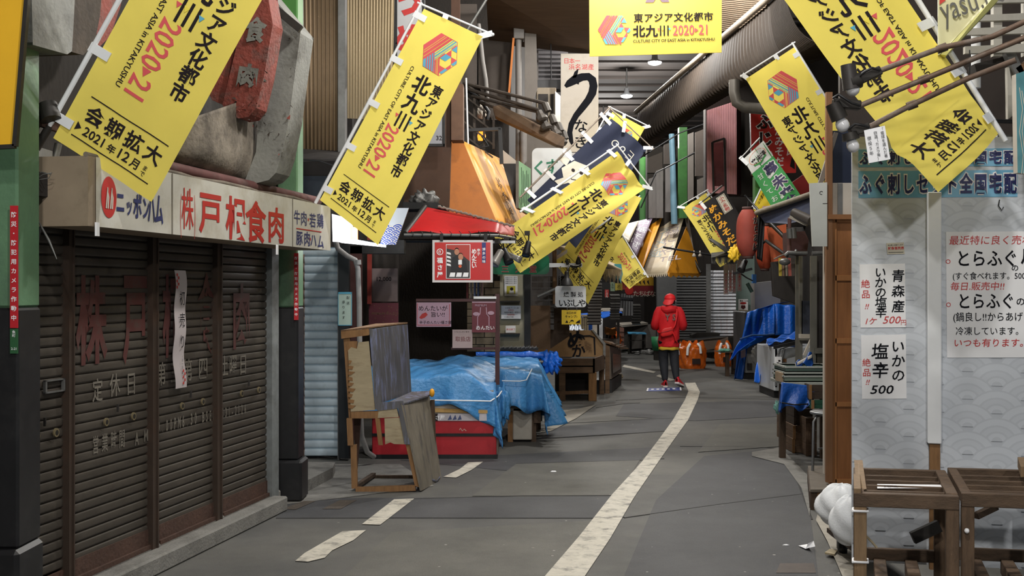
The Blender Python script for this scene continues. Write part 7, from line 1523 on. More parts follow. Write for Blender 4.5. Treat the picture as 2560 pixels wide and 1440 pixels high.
m = MB(); m.add([P(1895, 533, 14.5), P(2034, 486, 12.6), P(2034, 545, 12.4), P(1970, 560, 13.2), P(1912, 556, 14.3)], [(0, 1, 2, 3, 4)], DNAVY); m.build('awning_cloth', t, solid=.01)
m = MB(); m.tube([P(1892, 532, 14.5), P(1960, 509, 13.5), P(2036, 483, 12.5)], .035, M('awning_dust', (120, 112, 98), .8, .2, 9), 8); m.build('dusty_edge', t)
m = MB(); m.tube([P(1920, 552, 14.4), P(1970, 602, 13.8)], .025, BLACK, 8); m.tube([P(1915, 602, 14.4), P(1968, 640, 13.8)], .02, BLACK, 8); m.tube([P(1915, 602, 14.4), P(1858, 645, 15.8)], .015, BLACK, 6); m.tube([P(1862, 488, 15.2), P(1872, 499, 15.2), P(1900, 530, 14.6)], .015, BLACK, 6); m.build('awning_struts', t)
up('orange_side_board', [(1918, 570), (1966, 560), (1966, 650), (1930, 655)], 14.9, M('board_rust', (176, 84, 48), .6, .1), 'rust orange board behind the farther lantern', 'board', .03)
t = thing('ragged_grey_awning', 'grey ragged fringe awning under the black and gold banner', 'awning', P(1800, 640, 19.5))
m = MB(); pp(m, [(1772, 598), (1780, 596), (1832, 628), (1824, 636)], 19.3, .1, GREYMET); m.add([P(1778, 632, 19.5), P(1834, 626, 19.5), P(1832, 636, 19.2), P(1778, 644, 19.2)], [(0, 1, 2, 3)], BLACK); m.build('awning_frame', t)
m = MB()
for i in range(22): x = 1778 + i * 2.5; m.add([P(x, 638, 19.3), P(x + 3, 638, 19.3), P(x + 2 + 2 * math.sin(i), 660 + 5 * math.sin(i * 3), 19.3), P(x, 658, 19.28)], [(0, 1, 2, 3)], GREYMET)
m.build('ragged_fringe', t)['kind'] = 'stuff'
PST = M('strip_pinkgrey', (172, 158, 154), .6, .08)
for i, (x0, x1, y0, y1) in enumerate(((1809, 1821, 660, 736), (1822, 1830, 660, 730), (1831, 1840, 660, 732), (1843, 1854, 650, 728))):
    board('menu_strip', rectpx(x0, y0, x1, y1, 20.5 + .05 * i), .006, PST, label=('leftmost and widest', 'second', 'third', 'rightmost separate')[i] + ' hanging menu strip with red characters, left of the grey hood', cat='menu strip', group='menu strips', draw=lambda s: s.text('からあげうまい', s.w * .5, s.l * .3, s.l * .09, REDPEN, .02, vert=True, sx=.8, pitch=s.l * .095))
m = MB(); m.beam(P(1834, 684, 18.5), P(1880, 672, 18.5), .05, .04, BLACK); m.build('black_batten', label='black batten sticking out below the nearer red lantern', cat='batten')
m = MB(); m.box(P(1882, 708, 20), P(1888, 686, 20.1), M('tape_blue', (70, 130, 200), .5, .05)); m.build('blue_canister', label='small blue and white canister on the grey hood', cat='canister')
m = MB(); m.tube([P(1868, 708, 19), P(1880, 730, 19)], .03, M('umbrella_green', (40, 62, 56), .6, .1), 8); m.build('folded_umbrella', label='dark green folded umbrella left of the grey hood', cat='umbrella')
m = MB(); m.tube([P(1852, 684, 18.6), P(1866, 694, 18.6), P(1882, 702, 18.6)], .012, BLACK, 6); m.build('black_rod', label='black bent rod below the black batten', cat='rod')
spot('black spotlight below the red lanterns', 1858, 664, 15.8, -.5, BLACK, .05)
# freezers and tarps on the right
t = thing('display_freezer', 'white display freezer with chrome rails under a blue cover', 'freezer', G(1960, 1000)); YZ = 18.6
a = P(1935, 0, YZ); b = P(1995, 0, YZ)
m = MB(); m.box((a.x, YZ, .12), (b.x + .5, YZ + 1.3, P(0, 868, YZ).z), M('freezer_white', (186, 190, 194), .35, .05)); m.build('freezer_body', t, bevel=.01)
m = MB(); pp(m, [(1917, 858), (1938, 872), (1938, 968), (1920, 940)], [20.4, YZ, YZ, 20.4], (.03, 0, 0), M('freezer_side', (160, 164, 164), .4, .08)); m.build('side_panel', t)
m = MB(); m.tube([P(1940, 965, YZ - .05), P(1940, 900, YZ - .05), P(1950, 872, YZ - .05), P(1992, 858, YZ - .05)], .02, STEEL, 8); m.tube([P(1954, 962, YZ - .08), P(1954, 900, YZ - .08), P(1961, 872, YZ - .08)], .02, STEEL, 8); m.build('chrome_rail', t)
m = MB(); m.box(P(1938, 938, YZ - .1), P(1953, 892, YZ - .06), PAPER)
for i in range(6): m.box(P(1942 + (i % 2) * 4, 934 - i * 6, YZ - .105), P(1947 + (i % 2) * 4, 930 - i * 6, YZ - .1), INK)
m.build('price_card', t)
m = MB(); m.box(P(1953, 905, YZ - .02), P(1965, 897, YZ), M('tape_brown', (170, 120, 80), .6, .05)); m.box(P(1948, 945, YZ - .02), P(1958, 936, YZ), M('tape_brown', None)); m.build('tape', t)
m = MB(); m.box((a.x + .02, YZ + .1, 0), (b.x + .4, YZ + 1.2, .12), BLACK); m.build('base', t)
m = MB(); f, w, l = quad(P(1916, 850, 20.4), P(1994, 830, 19.5), P(1994, 845, YZ - .1), P(1920, 860, YZ + .2)); m.grid(lambda u, v: f(u * w, v * l, .02 * math.sin(u * 15 + v * 4)), 18, 6, TARP2); m.build('blue_cover', label='bright blue cover sheet on top of the display freezer', cat='tarp', solid=.01)
t = thing('broom_head', 'dark bristle broom laid along the front of the freezer cover', 'broom', P(1965, 862, YZ - .12))
m = MB(); m.beam(P(1934, 869, YZ - .14), P(1994, 856, YZ - .14), .04, .05, BLACK); m.build('broom_block', t)
m = MB()
for i in range(40): p = P(1934 + i * 1.5, 864 - i * .33, YZ - .14); m.add([p, p + Vector((.012, 0, 0)), p + Vector((.004, -.01, .05 + .015 * math.sin(i * 2)))], [(0, 1, 2)], BLACK)
m.build('bristles', t)['kind'] = 'stuff'
m = MB(); f, w, l = quad(P(1906, 872, 20.2), P(1922, 852, 20.2), P(1920, 935, 19.6), P(1886, 955, 19.6)); m.grid(lambda u, v: f(u * w, v * l, .06 * math.sin(u * 8 + v * 3)), 18, 18, TARP2); m.build('blue_drape', label='blue tarp hanging down the left side of the display freezer', cat='tarp', solid=.006)
lump('tarp_bundle', 'round blue tarp bundle on the ground before the display freezer', G(1926, 968) + Vector((0, 0, .14)), .155, TARP2, 9, sc=(1.05, .9, .95), amp=.18)
m = MB()
for x in (1888, 1905): m.tube([P(x, 930, 19.8), P(x, 958, 19.8)], .02, STEEL, 8)
m.beam(P(1886, 955, 19.7), P(1906, 960, 19.7), .03, .03, STEEL); m.build('cart_frame', label='small steel cart frame under the blue drape', cat='cart')
t = thing('covered_machine', 'dark market machine with grille standing under the tall blue tarp', 'machine', G(1880, 950)); YM = 22.6
m = MB(); a, b = P(1862, 0, YM), P(1985, 0, YM); m.box((a.x, YM, .12), (b.x, YM + 1.2, P(0, 775, YM).z - .03), M('machine_grey', (70, 70, 72), .5, .15)); m.build('machine_body', t, bevel=.02)
m = MB(); m.box(P(1864, 932, YM - .02), P(1886, 884, YM + .1), M('compressor_grey', (124, 124, 122), .5, .1)); m.box(P(1868, 926, YM - .03), P(1879, 908, YM), DARKMET); m.build('compressor', t)
m = MB(); m.box((a.x, YM + .05, 0), (b.x, YM + 1.1, .12), BLACK); m.build('base', t)
lump('grey_hose', 'grey bent hose bulge beside the compressor of the covered machine', P(1893, 888, 21.4), .12, M('hose_grey', (110, 110, 108), .5, .1), 5, 'hose', (.8, .7, 1.5), .2)
m = MB(); f1, w1, l1 = quad(P(1868, 782, YM - .1), P(1936, 760, YM - .1), P(1936, 838, YM - .25), P(1854, 848, YM - .25)); m.grid(lambda u, v: f1(u * w1, v * l1, .05 * math.sin(u * 6 + v * 2.5) + .02 * math.sin(u * 21)), 28, 18, TARP2)
f2, w2, l2 = quad(P(1936, 760, YM - .1), P(1998, 764, YM - .08), P(1998, 840, YM - .2), P(1936, 838, YM - .25)); m.grid(lambda u, v: f2(u * w2, v * l2, .03 * math.sin(u * 12)), 18, 12, TARP2)
f3, w3, l3 = quad(P(1868, 782, YM - .1), P(1936, 760, YM - .1), P(1985, 752, YM + .9), P(1905, 770, YM + 1)); m.grid(lambda u, v: f3(u * w3, v * l3, 0), 8, 6, TARP2)
f4, w4, l4 = quad(P(1854, 846, YM - .25), P(1930, 838, YM - .25), P(1874, 862, YM - .4), P(1824, 898, YM - .55)); m.grid(lambda u, v: f4(u * w4, v * l4, .05 * math.sin(u * 9 + v * 4)), 20, 12, TARP2)
f5, w5, l5 = quad(P(1842, 876, YM - .3), P(1868, 866, YM - .2), P(1862, 948, YM - .2), P(1833, 948, YM - .2)); m.grid(lambda u, v: f5(u * w5, v * l5, .05 * math.sin(u * 9 + v * 2)), 14, 16, TARP3); m.build('tall_blue_tarp', label='tall blue tarp thrown over the machine, its hem trailing to the road', cat='tarp', solid=.006)
m = MB(); m.tube([P(1850, 848, YM - .35), P(1880, 838, YM - .35), P(1910, 838, YM - .35), P(1936, 835, YM - .35)], .02, M('rope_blue', (60, 100, 160), .6, .1), 6); m.build('blue_rope', label='rope tied round the middle of the tall blue tarp', cat='rope')
board('photo_sheet', quadpx((1852, 878), (1864, 872), (1864, 892), (1853, 896), 22.0), .01, M('photo_mauve', (96, 84, 96), .4, .3, 12), label='small printed photo sheet under the skirt of the tall blue tarp', cat='poster')
# orange bags, trough, bin
BAGO = M('orange_plastic', (226, 112, 34), .25, .15, 5, bump=.35, bscale=14, spec=.6, trans=.2, dirt=(196, 84, 20), dirt_amt=.5)
def obag(label, cx_, ybot, wpx, hpx, Y, seed):
    c = G(cx_, ybot); Y = c.y; R = wpx / 2 / F * Y; H = hpx / F * Y; t = thing('orange_bag', label, 'bag', c, 'big orange plastic bags'); rr = random.Random(seed); ph = [rr.random() * 6 for _ in range(4)]
    def fn(u, v):
        a = 2 * math.pi * u; r = R * (.92 + .1 * math.sin(2 * a + ph[0])) * (1 - .3 * max(0, v - .82) / .18 * (1 + .5 * math.sin(4 * a))) * (.9 + .1 * min(1, v * 8))
        r *= 1 + .05 * math.sin(7 * a + 9 * v + ph[1]) + .03 * math.sin(13 * a - 14 * v + ph[2])
        z_ = H * v * (1 if v < .8 else 1 + .14 * math.sin(4 * a + ph[3]) * (v - .8) / .2)
        return c + Vector((r * math.cos(a), r * .8 * math.sin(a), z_))
    m = MB(); m.grid(fn, 56, 24, BAGO); m.ball(c + Vector((0, 0, H * .86)), R * .72, BAGO, 16, 10, (1, .8, .25)); m.build('bag_body', t)
    m = MB(); m.tube([c + Vector((-R * .55, -R * .82, H * .55)), c + Vector((-R * .5, -R * .8, H * .85)), c + Vector((-R * .3, -R * .6, H * 1.0))], .03, PAPER, 6); m.tube([c + Vector((R * .5, -R * .8, H * .62)), c + Vector((R * .45, -R * .75, H * .9)), c + Vector((R * .3, -R * .5, H * 1.0))], .03, PAPER, 6); m.build('handles', t)
    m = MB(); f, w, l = quad(c + Vector((-R * .2, -R * .88, H * .42)), c + Vector((R * .45, -R * .86, H * .42)), c + Vector((R * .45, -R * .87, H * .2)), c + Vector((-R * .2, -R * .89, H * .2))); m.grid(lambda u, v: f(u * w, v * l, .02), 2, 2, M('print_black', (44, 32, 28), .4, .1)); m.build('printed_patch', t)
obag('bulging orange plastic bag right beside the person', 1732, 921, 64, 62, 0, 3); obag('orange plastic bag partly behind the person legs', 1707, 918, 44, 58, 0, 5); obag('smaller orange plastic bag farther right, before the trough', 1808, 916, 42, 58, 0, 9)
t = thing('wooden_trough', 'long weathered wooden trough behind the orange bags', 'trough', G(1760, 908))
m = MB(); pp(m, [(1700, 846), (1722, 852), (1820, 842), (1822, 868), (1722, 880), (1702, 872)], [28.5, 27.2, 27.4, 27.4, 27.2, 28.5], (0, .05, 0), M('trough_grey', (128, 112, 98), .7, .2, 3, dirt=(90, 76, 64), dirt_amt=.5)); pp(m, [(1700, 846), (1800, 838), (1820, 842), (1722, 852)], [28.5, 28.5, 27.4, 27.2], (0, 0, -.05), BLACK); m.build('trough_body', t)
m = MB()
for x in (1706, 1730, 1815): c = P(x, 0, 27.6); m.box((c.x - .04, 27.6, 0), (c.x + .04, 27.7, .45), DARKWOOD)
m.build('trough_legs', t)
up('dark_machine_top', [(1730, 838), (1742, 832), (1800, 832), (1806, 846), (1730, 850)], 28.2, DARKMET, 'dark metal frame lying on the wooden trough', 'frame', .4)
t = thing('side_table', 'small dark table with a green cloth right of the smaller orange bag', 'table', G(1824, 940)); m = MB(); m.box(P(1800, 882, 23.3), P(1836, 876, 24.2), DARKWOOD); m.build('table_top', t)
for x, Y in ((1819, 23.4), (1834, 24.0)): m = MB(); c = P(x, 0, Y); m.box((c.x - .04, Y, 0), (c.x + .04, Y + .06, P(0, 880, Y).z), DARKWOOD); m.build('leg', t)
lump('green_cloth', 'pale green cloth lying on the small dark side table', P(1812, 876, 23.5), .09, M('mint_cloth', (110, 170, 150), .6, .1), 3, 'cloth', (1.3, .8, .4), .3)
t = thing('green_bin', 'green plastic basket on a grey stand just left of the person', 'basket', G(1642, 900)); c = G(1643, 900)
m = MB(); zt, zb = P(0, 842, c.y).z, P(0, 876, c.y).z; m.lathe([(.11, 0), (.14, zt - zb), (.15, zt - zb), (.13, .02)], (c.x, c.y, zb), M('bin_green', (50, 130, 84), .45, .1), 16); m.build('basket', t)
m = MB(); m.box((c.x - .08, c.y - .06, 0), (c.x + .08, c.y + .1, zb), DARKMET); m.build('stand', t)
# ---- lamp rods, bulbs, tag, corner sign (near right, above)
ROD = M('rusty_rod', (104, 84, 70), .6, .3, 14, metal=.3, dirt=(140, 132, 124), dirt_amt=.7, dscale=9); BULB = M('bulb_white', (206, 206, 208), .15, .02, spec=.7)
YL = 5.1
def lamp_rod(label, pts, elbow, sock, bulb, r):
    t = thing('lamp_rod', label, 'lamp', P(*sock[0], YL), 'rusty lamp rods on the right')
    m = MB(); m.tube([P(x, y, Yq) for x, y, Yq in pts], .0125, ROD, 10); m.build('rod', t)
    m = MB(); m.tube([P(elbow[0] - 12, elbow[1] + 5, YL - .05), P(elbow[0] + 12, elbow[1] - 4, YL - .06)], .019, ROD, 10); m.build('coupling', t)
    m = MB(); m.beam(P(*sock[0], YL), P(*sock[1], YL), .045, .04, DARKMET); m.build('clamp_block', t, bevel=.004)
    m = MB(); m.tube([P(*sock[1], YL), P(*sock[2], YL)], [.034, .038], DARKMET, 14); m.build('lamp_socket', t)
    d = (P(*bulb, YL) - P(*sock[2], YL)).normalized()
    m = MB(); m.lathe([(.012, -.035), (r * .62, -.022), (r * .93, -.005), (r, r * .35), (r * .9, r * .85), (r * .6, r * 1.2), (.001, r * 1.38)], P(*sock[2], YL) + d * .02, BULB, 20, d); m.build('bulb', t)
    m = MB(); m.tube([P(sock[1][0], sock[1][1] - 12, YL - .04), P(sock[1][0] + 14, sock[1][1] - 22, YL - .05), P(sock[0][0] - 20, sock[0][1] - 6, YL - .06), P(*sock[0], YL - .04)], .006, BLACK, 6); m.build('cable', t)
lamp_rod('upper rusty lamp rod with a black can socket and hanging bulb', [(2196, 178, YL), (2352, 120, YL - .1), (2480, 92, YL - .2), (2640, 18, YL - .3)], (2355, 120), ((2196, 178), (2140, 196), (2130, 214)) if False else ((2200, 176), (2150, 200), (2124, 208)), (2140, 240), .03)
m = MB(); m.tube([P(2120, 162, YL), P(2128, 224, YL)], [.033, .035], M('can_dark', (60, 56, 54), .5, .15), 16); m.build('can_socket', label='dark cylindrical socket can at the end of the upper lamp rod', cat='socket')
lamp_rod('middle rusty lamp rod with a white globe bulb low at its end', [(2150, 264, YL), (2310, 198, YL - .1), (2450, 140, YL - .2), (2640, 62, YL - .3)], (2310, 198), ((2150, 264), (2082, 258), (2100, 298)), (2112, 326), .03)
lamp_rod('lowest rusty lamp rod with the lowest white globe bulb', [(2168, 320, YL), (2280, 262, YL - .1), (2420, 196, YL - .2), (2540, 150, YL - .3)], (2280, 262), ((2172, 318), (2124, 332), (2128, 350)), (2136, 376), .027)
board('paper_tag', quadpx((2160, 326), (2212, 314), (2226, 398), (2172, 408), 5.05), .002, PAPER, label='white handwritten paper tag hanging from the lowest lamp rod', cat='notice',
      draw=lambda s: (s.text('「電球を盗んだ者', s.w * .82, .004, .0165, BRUSH, 0, vert=True, pitch=.0165), s.text('窃盗（カメラ有）」', s.w * .5, .014, .0165, BRUSH, 0, vert=True, pitch=.016), s.text('懲役５年', s.w * .18, .03, .019, BRUSH, 0, vert=True, pitch=.022)))
t = thing('corner_sign', 'cream angled shop sign with slim lettering at the top right', 'sign', P(2350, 138, 5.75))
CRM = M('sign_lemon', (222, 218, 176), .5, .05)
f, w, l = quad(P(2345, -60, 5.75), P(2500, -60, 5.5), P(2500, 140, 5.5), P(2345, 140, 5.75)); m = MB()
m.prism([P(2345, -60, 5.75), P(2520, -60, 5.5), P(2478, 0, 5.55), P(2352, 134, 5.75), P(2345, 138, 5.75)], (.02, .06, 0), CRM); s = Sheet(f, w, l, m); s.text('yasu.no', w * .1, l * .58, .17, GREYMET, .0, sx=.7, rot=-18); s.poly([(w * .04, l * .22), (w * .14, l * .3), (w * .03, l * .36)], RI); m.build('sign_face', t)
m = MB(); m.prism([P(2478, 0, 5.5), P(2496, 0, 5.5), P(2366, 138, 5.7), P(2352, 136, 5.75)], (.02, .08, 0), M('sign_edge_yellow', (206, 204, 132), .5, .05)); m.build('sign_edge', t)
LOUV = M('louver_white', (176, 172, 162), .55, .1, 5, dirt=(120, 114, 104), dirt_amt=.4)
t = thing('white_louver', 'white slatted louver frame behind the lamp rods at top right', 'louver', P(2480, 140, 6.3))
for y0, y1 in ((-20, 10), (34, 54), (66, 88), (110, 134)): m = MB(); pp(m, [(2380 + y0 * .3, y0 + 6), (2620, y0 - 4), (2620, y1 - 6), (2380 + y0 * .3, y1)], 6.3, .03, LOUV); m.build('slat', t)
for x in (2484, 2560): m = MB(); m.box(P(x, 140, 6.33), P(x + 14, -40, 6.37), LOUV); m.build('upright', t)
m = MB(); m.tube([P(2440, 40, 6.6), P(2440, 220, 6.6)], .026, WHITEPL, 12); m.build('white_pipe', label='white vertical pipe behind the louver at top right', cat='pipe')
m = MB(); m.box(P(2418, 264, 6.28), P(2433, 235, 6.31), BLACK); m.tube([P(2424, 236, 6.29), P(2424, 125, 6.29)], .003, BLACK, 5); m.build('black_tag', label='small black box hanging by the pole of the big mirrored banner', cat='tag')
m = MB(); m.beam(P(2430, 175, 6.5), P(2530, 150, 6.5), .1, .05, DARKPANEL); m.beam(P(2520, 130, 6.4), P(2545, 185, 6.4), .05, .05, GREYMET); m.beam(P(2540, 180, 6.4), P(2610, 130, 6.4), .05, .04, WOOD); m.build('roof_brackets', label='dark and grey roof brackets below the louver', cat='bracket')
up('white_wedge', [(2518, 168), (2523, 168), (2538, 250), (2538, 285), (2520, 298)], 6.4, LOUV, 'white wedge board below the roof brackets at right', 'board', .03)
m = MB(); m.tube([P(2462, 302, 6.4), P(2545, 304, 6.4)], .012, BLACK, 6); m.build('black_pipe', label='short black pipe between banner pole and right edge sign', cat='pipe')
board('edge_wave_sign', quadpx((2540, 185), (2640, 150), (2640, 440), (2544, 432), 5.9), .05, M('teal_sign', (92, 148, 156), .5, .08), DUSTW, label='teal sign with pale wavy lines cut by the right frame edge', cat='sign',
      draw=lambda s: [s.stroke([(.015 + .012 * i, .08 + .02 * i), (.03 + .012 * i, .2), (.012 + .014 * i, .32), (.03 + .01 * i, .45), (.02 + .012 * i, .55)], .004, CREAM) for i in range(3)])
up('dark_header', [(2495, 338), (2640, 330), (2640, 372), (2480, 374)], 6.5, M('header_grey', (92, 88, 82), .6, .15), 'grey header board above the blue name strips at right', 'board', .05)
# ================================================================ the person
PY = 20.8; PX = (1672 - CX) / F * PY
t = thing('person', 'person in red cap and red hoodie walking away, red bag across the back', 'person', (PX, PY, 0))
O = Vector((PX, PY, 0))
SKIN = M('skin', (186, 140, 112), .55, .05); HOOD = M('hoodie_red', (206, 28, 36), .75, .1, 6, bump=.15, bscale=20); CAPR = M('cap_red', (228, 40, 44), .6, .06, 6)
TROU = M('trouser_black', (32, 34, 40), .75, .15, 5); SHOER = M('shoe_red', (196, 40, 48), .5, .1); SOLE = M('sole_white', (214, 206, 204), .5, .05); HAIR = M('hair_black', (26, 22, 22), .6, .1); BAGR = M('bag_red', (214, 34, 36), .5, .08); SHIRT = M('shirt_yellow', (214, 178, 56), .7, .05)
def skin_obj(name, nodes, edges, mat, sub=2):
    me = bpy.data.meshes.new(name); bm = bmesh.new(); ly = bm.verts.layers.skin.verify(); vs = []
    for i, (p, r) in enumerate(nodes):
        v = bm.verts.new(p); rr = r if isinstance(r, tuple) else (r, r); v[ly].radius = rr; v[ly].use_root = (i == 0); vs.append(v)
    for a, b in edges: bm.edges.new((vs[a], vs[b]))
    bm.to_mesh(me); bm.free(); me.materials.append(mat)
    o = bpy.data.objects.new(name, me); COL.objects.link(o); o.parent = t; o['_base'] = tuple(O)
    k = o.modifiers.new('skin', 'SKIN'); k.use_smooth_shade = True
    s = o.modifiers.new('subd', 'SUBSURF'); s.levels = sub; s.render_levels = sub
    return o
# ankles / hips in local coordinates (walking towards +y, left foot planted, right foot pushing off behind)
HL, HR = (-.09, 0, .86), (.085, 0, .86); KL, KR = (-.085, .055, .47), (.1, -.005, .47); AL, AR = (-.066, -.02, .10), (.125, -.12, .14)
EL, ER = (-.255, .0, 1.10), (.265, .0, 1.09); WL_, WR_ = (-.11, .24, 1.12), (.12, .25, 1.12); SL, SR = (-.175, 0, 1.385), (.18, 0, 1.38)
nodes = [((0, 0, .92), (.13, .1)), ((0, .0, 1.12), (.12, .095)), ((0, .0, 1.32), (.14, .1)), ((0, .005, 1.43), .055), ((.015, .02, 1.5), .058), ((.02, .03, 1.575), (.082, .095)), ((.02, .03, 1.63), .06),
         (SL, .055), (EL, .042), (WL_, .028), (SR, .055), (ER, .042), (WR_, .028), (HL, .075), (KL, .046), (AL, .034), (HR, .075), (KR, .046), (AR, .034), ((-.075, .31, 1.13), (.036, .016)), ((.085, .32, 1.13), (.036, .016))]
edges = [(0, 1), (1, 2), (2, 3), (3, 4), (4, 5), (5, 6), (2, 7), (7, 8), (8, 9), (2, 10), (10, 11), (11, 12), (0, 13), (13, 14), (14, 15), (0, 16), (16, 17), (17, 18), (9, 19), (12, 20)]
def fingers(hand, sgn):
    hx, hy, hz = nodes[hand][0]; base = len(nodes)
    for i in range(4):
        L_ = (.03, .036, .034, .026)[i]; zz = hz + .026 - i * .018; a = len(nodes)
        nodes.append(((hx + sgn * .012, hy + .03, zz), .0085)); nodes.append(((hx + sgn * .026, hy + .03 + L_, zz - .004), .008)); nodes.append(((hx + sgn * .05, hy + .02 + L_ * .9, zz - .006), .007))
        edges.extend([(hand, a), (a, a + 1), (a + 1, a + 2)])
    a = len(nodes); nodes.append(((hx + sgn * .018, hy - .015, hz + .038), .0095)); nodes.append(((hx + sgn * .042, hy + .012, hz + .05), .008)); edges.extend([(hand, a), (a, a + 1)])
fingers(19, 1); fingers(20, -1)
skin_obj('body', nodes, edges, SKIN)
m = MB(); m.ball(O + Vector((.02, .125, 1.56)), .018, SKIN, 10, 6, (.7, 1, 1.1))
for sx in (-1, 1): m.ball(O + Vector((.02 + sx * .086, .03, 1.56)), .022, SKIN, 10, 6, (.5, .7, 1.3)); m.ball(O + Vector((.02 + sx * .033, .115, 1.585)), .011, M('eye_white', (220, 218, 214), .3, 0), 8, 6); m.ball(O + Vector((.02 + sx * .033, .124, 1.585)), .005, HAIR, 6, 4)
m.tube([O + Vector((-.005, .118, 1.522)), O + Vector((.02, .124, 1.52)), O + Vector((.045, .118, 1.522))], .006, M('lip', (160, 96, 88), .5, 0), 6); m.build('face', t)
def hair(u, v):
    a = math.pi * (1 + u); return O + Vector((.02 + .09 * math.cos(a), .03 + .1 * math.sin(a), 1.6 - .11 * v))
m = MB(); m.grid(hair, 16, 6, HAIR); m.build('hair', t, solid=.012)
# hoodie: torso sections and sleeves in one garment
SEC = [(.715, .178, .135, .005), (.73, .19, .15, .005), (.80, .195, .155, .005), (.92, .186, .148, 0), (1.05, .185, .145, 0), (1.18, .196, .145, 0), (1.29, .208, .138, 0), (1.36, .2, .125, 0), (1.405, .165, .11, 0), (1.44, .105, .095, 0), (1.46, .075, .08, .005)]
def tors(u, v):
    k = v * (len(SEC) - 1); i = min(int(k), len(SEC) - 2); f_ = k - i; z, rx, ry, oy = [SEC[i][j] * (1 - f_) + SEC[i + 1][j] * f_ for j in range(4)]
    a = 2 * math.pi * u; w = 1 + .018 * math.sin(5 * a + z * 14) + .012 * math.sin(9 * a - z * 31)
    return O + Vector((.003 + rx * w * math.cos(a), oy + ry * w * math.sin(a), z))
m = MB(); m.grid(tors, 48, 40, HOOD)
def V3(p): return O + Vector(p)
for S_, E_, W_, sx in ((SL, EL, WL_, -1), (SR, ER, WR_, 1)):
    pts = [V3((sx * .10, 0, 1.385)), V3((S_[0], 0, S_[2] - .01)), V3((S_[0] * .75 + E_[0] * .25, -.005, 1.32)), V3((S_[0] * .4 + E_[0] * .6, -.01, 1.21)), V3((E_[0] * .98, -.012, E_[2] + .03)), V3((E_[0] * .97, .03, E_[2] - .01)), V3((E_[0] * .8 + W_[0] * .2, .09, E_[2] - .005)), V3((E_[0] * .35 + W_[0] * .65, .17, 1.11)), V3(W_)]
    m.tube(pts, [.07, .078, .08, .078, .074, .074, .068, .058, .045], HOOD, 16)
f = lambda x, y, h=0: Vector((PX - .16 + x, PY - .158 - h + .02 * abs(x - .15) * 2, 1.36 - y)); s = Sheet(f, .3, .3, m)
GREYP = M('print_hoodie', (118, 92, 88), .7, .05)
s.text('Y', .075, .155, .15, GREYP, .03, sx=.9, layer=2); s.text('S', .2, .155, .15, GREYP, .03, sx=.9, layer=2); m.build('hoodie', t)
def hood(u, v):
    a = math.pi * (.88 + 1.24 * u) ; b = 2 * math.pi * v; R = .1; r = .05 * (.7 + .5 * math.sin(math.pi * u)); cx = R * math.cos(a) * 1.12; cy = R * math.sin(a)
    d = Vector((math.cos(a), math.sin(a), 0)); back = math.sin(math.pi * u)
    return O + Vector((cx, cy - .02, 1.42 - .03 * back)) + d * (r * math.cos(b)) + Vector((0, 0, 1)) * (r * 1.15 * math.sin(b) + .012 * math.sin(14 * u) * back)
m = MB(); m.grid(hood, 28, 14, HOOD); m.build('hood', t)
m = MB(); m.grid(lambda u, v: O + Vector((.182 * math.cos(2 * math.pi * u), .005 + .138 * math.sin(2 * math.pi * u), .745 - .075 * v + .006 * math.sin(12 * math.pi * u))), 40, 3, SHIRT); m.build('shirt_hem', t, solid=.006)
tn = [((0, 0, .90), (.14, .12)), ((-.08, 0, .80), (.105, .118)), ((-.09, .045, .62), (.094, .1)), ((-.088, .055, .46), (.088, .092)), ((-.078, .01, .28), (.072, .076)), ((-.068, -.02, .10), (.05, .054)),
      ((.08, 0, .80), (.105, .118)), ((.094, .01, .62), (.092, .098)), ((.1, -.005, .46), (.086, .09)), ((.112, -.06, .29), (.07, .074)), ((.124, -.115, .135), (.05, .054))]
skin_obj('trousers', tn, [(0, 1), (1, 2), (2, 3), (3, 4), (4, 5), (0, 6), (6, 7), (7, 8), (8, 9), (9, 10)], TROU)
def shoe(name, heel, yaw, pitch):
    a = thing  # noqa
    rot = Matrix.Rotation(yaw, 3, 'Z') @ Matrix.Rotation(pitch, 3, 'X'); h = O + Vector(heel)
    secs = [(-.01, .02, .035, .085), (.0, .034, .05, .1), (.05, .04, .05, .1), (.1, .041, .045, .085), (.16, .047, .035, .06), (.22, .046, .028, .045), (.26, .034, .02, .032), (.275, .01, .014, .02)]
    def up_(u, v):
        k = v * (len(secs) - 1); i = min(int(k), len(secs) - 2); f_ = k - i; y, w, _, ht = [secs[i][j] * (1 - f_) + secs[i + 1][j] * f_ for j in range(4)]
        b = math.pi * u; return h + rot @ Vector((-w * math.cos(b), y, .022 + ht * math.sin(b) ** .7))
    m = MB(); m.grid(up_, 16, 24, SHOER)
    m.tube([h + rot @ Vector((0, .0, .1)), h + rot @ Vector((0, .03, .125)), h + rot @ Vector((0, .05, .1))], [.02, .028, .02], SHOER, 8); o1 = m.build(name, t)
    m = MB(); ring = []
    for i in range(len(secs)): ring.append((secs[i][1] + .006, secs[i][0]))
    pts = [Vector((w, y, 0)) for w, y in ring] + [Vector((-w, y, 0)) for w, y in ring[::-1]]
    m.prism([h + rot @ p for p in pts], rot @ Vector((0, 0, .03)), SOLE); o2 = m.build('shoe_sole', t); o2.parent = o1; o2.location = (0, 0, 0)
    return o1
shoe('shoe', (-.066, -.06, .0), .05, 0); shoe('shoe', (.115, -.17, .075), -.55, -.28)
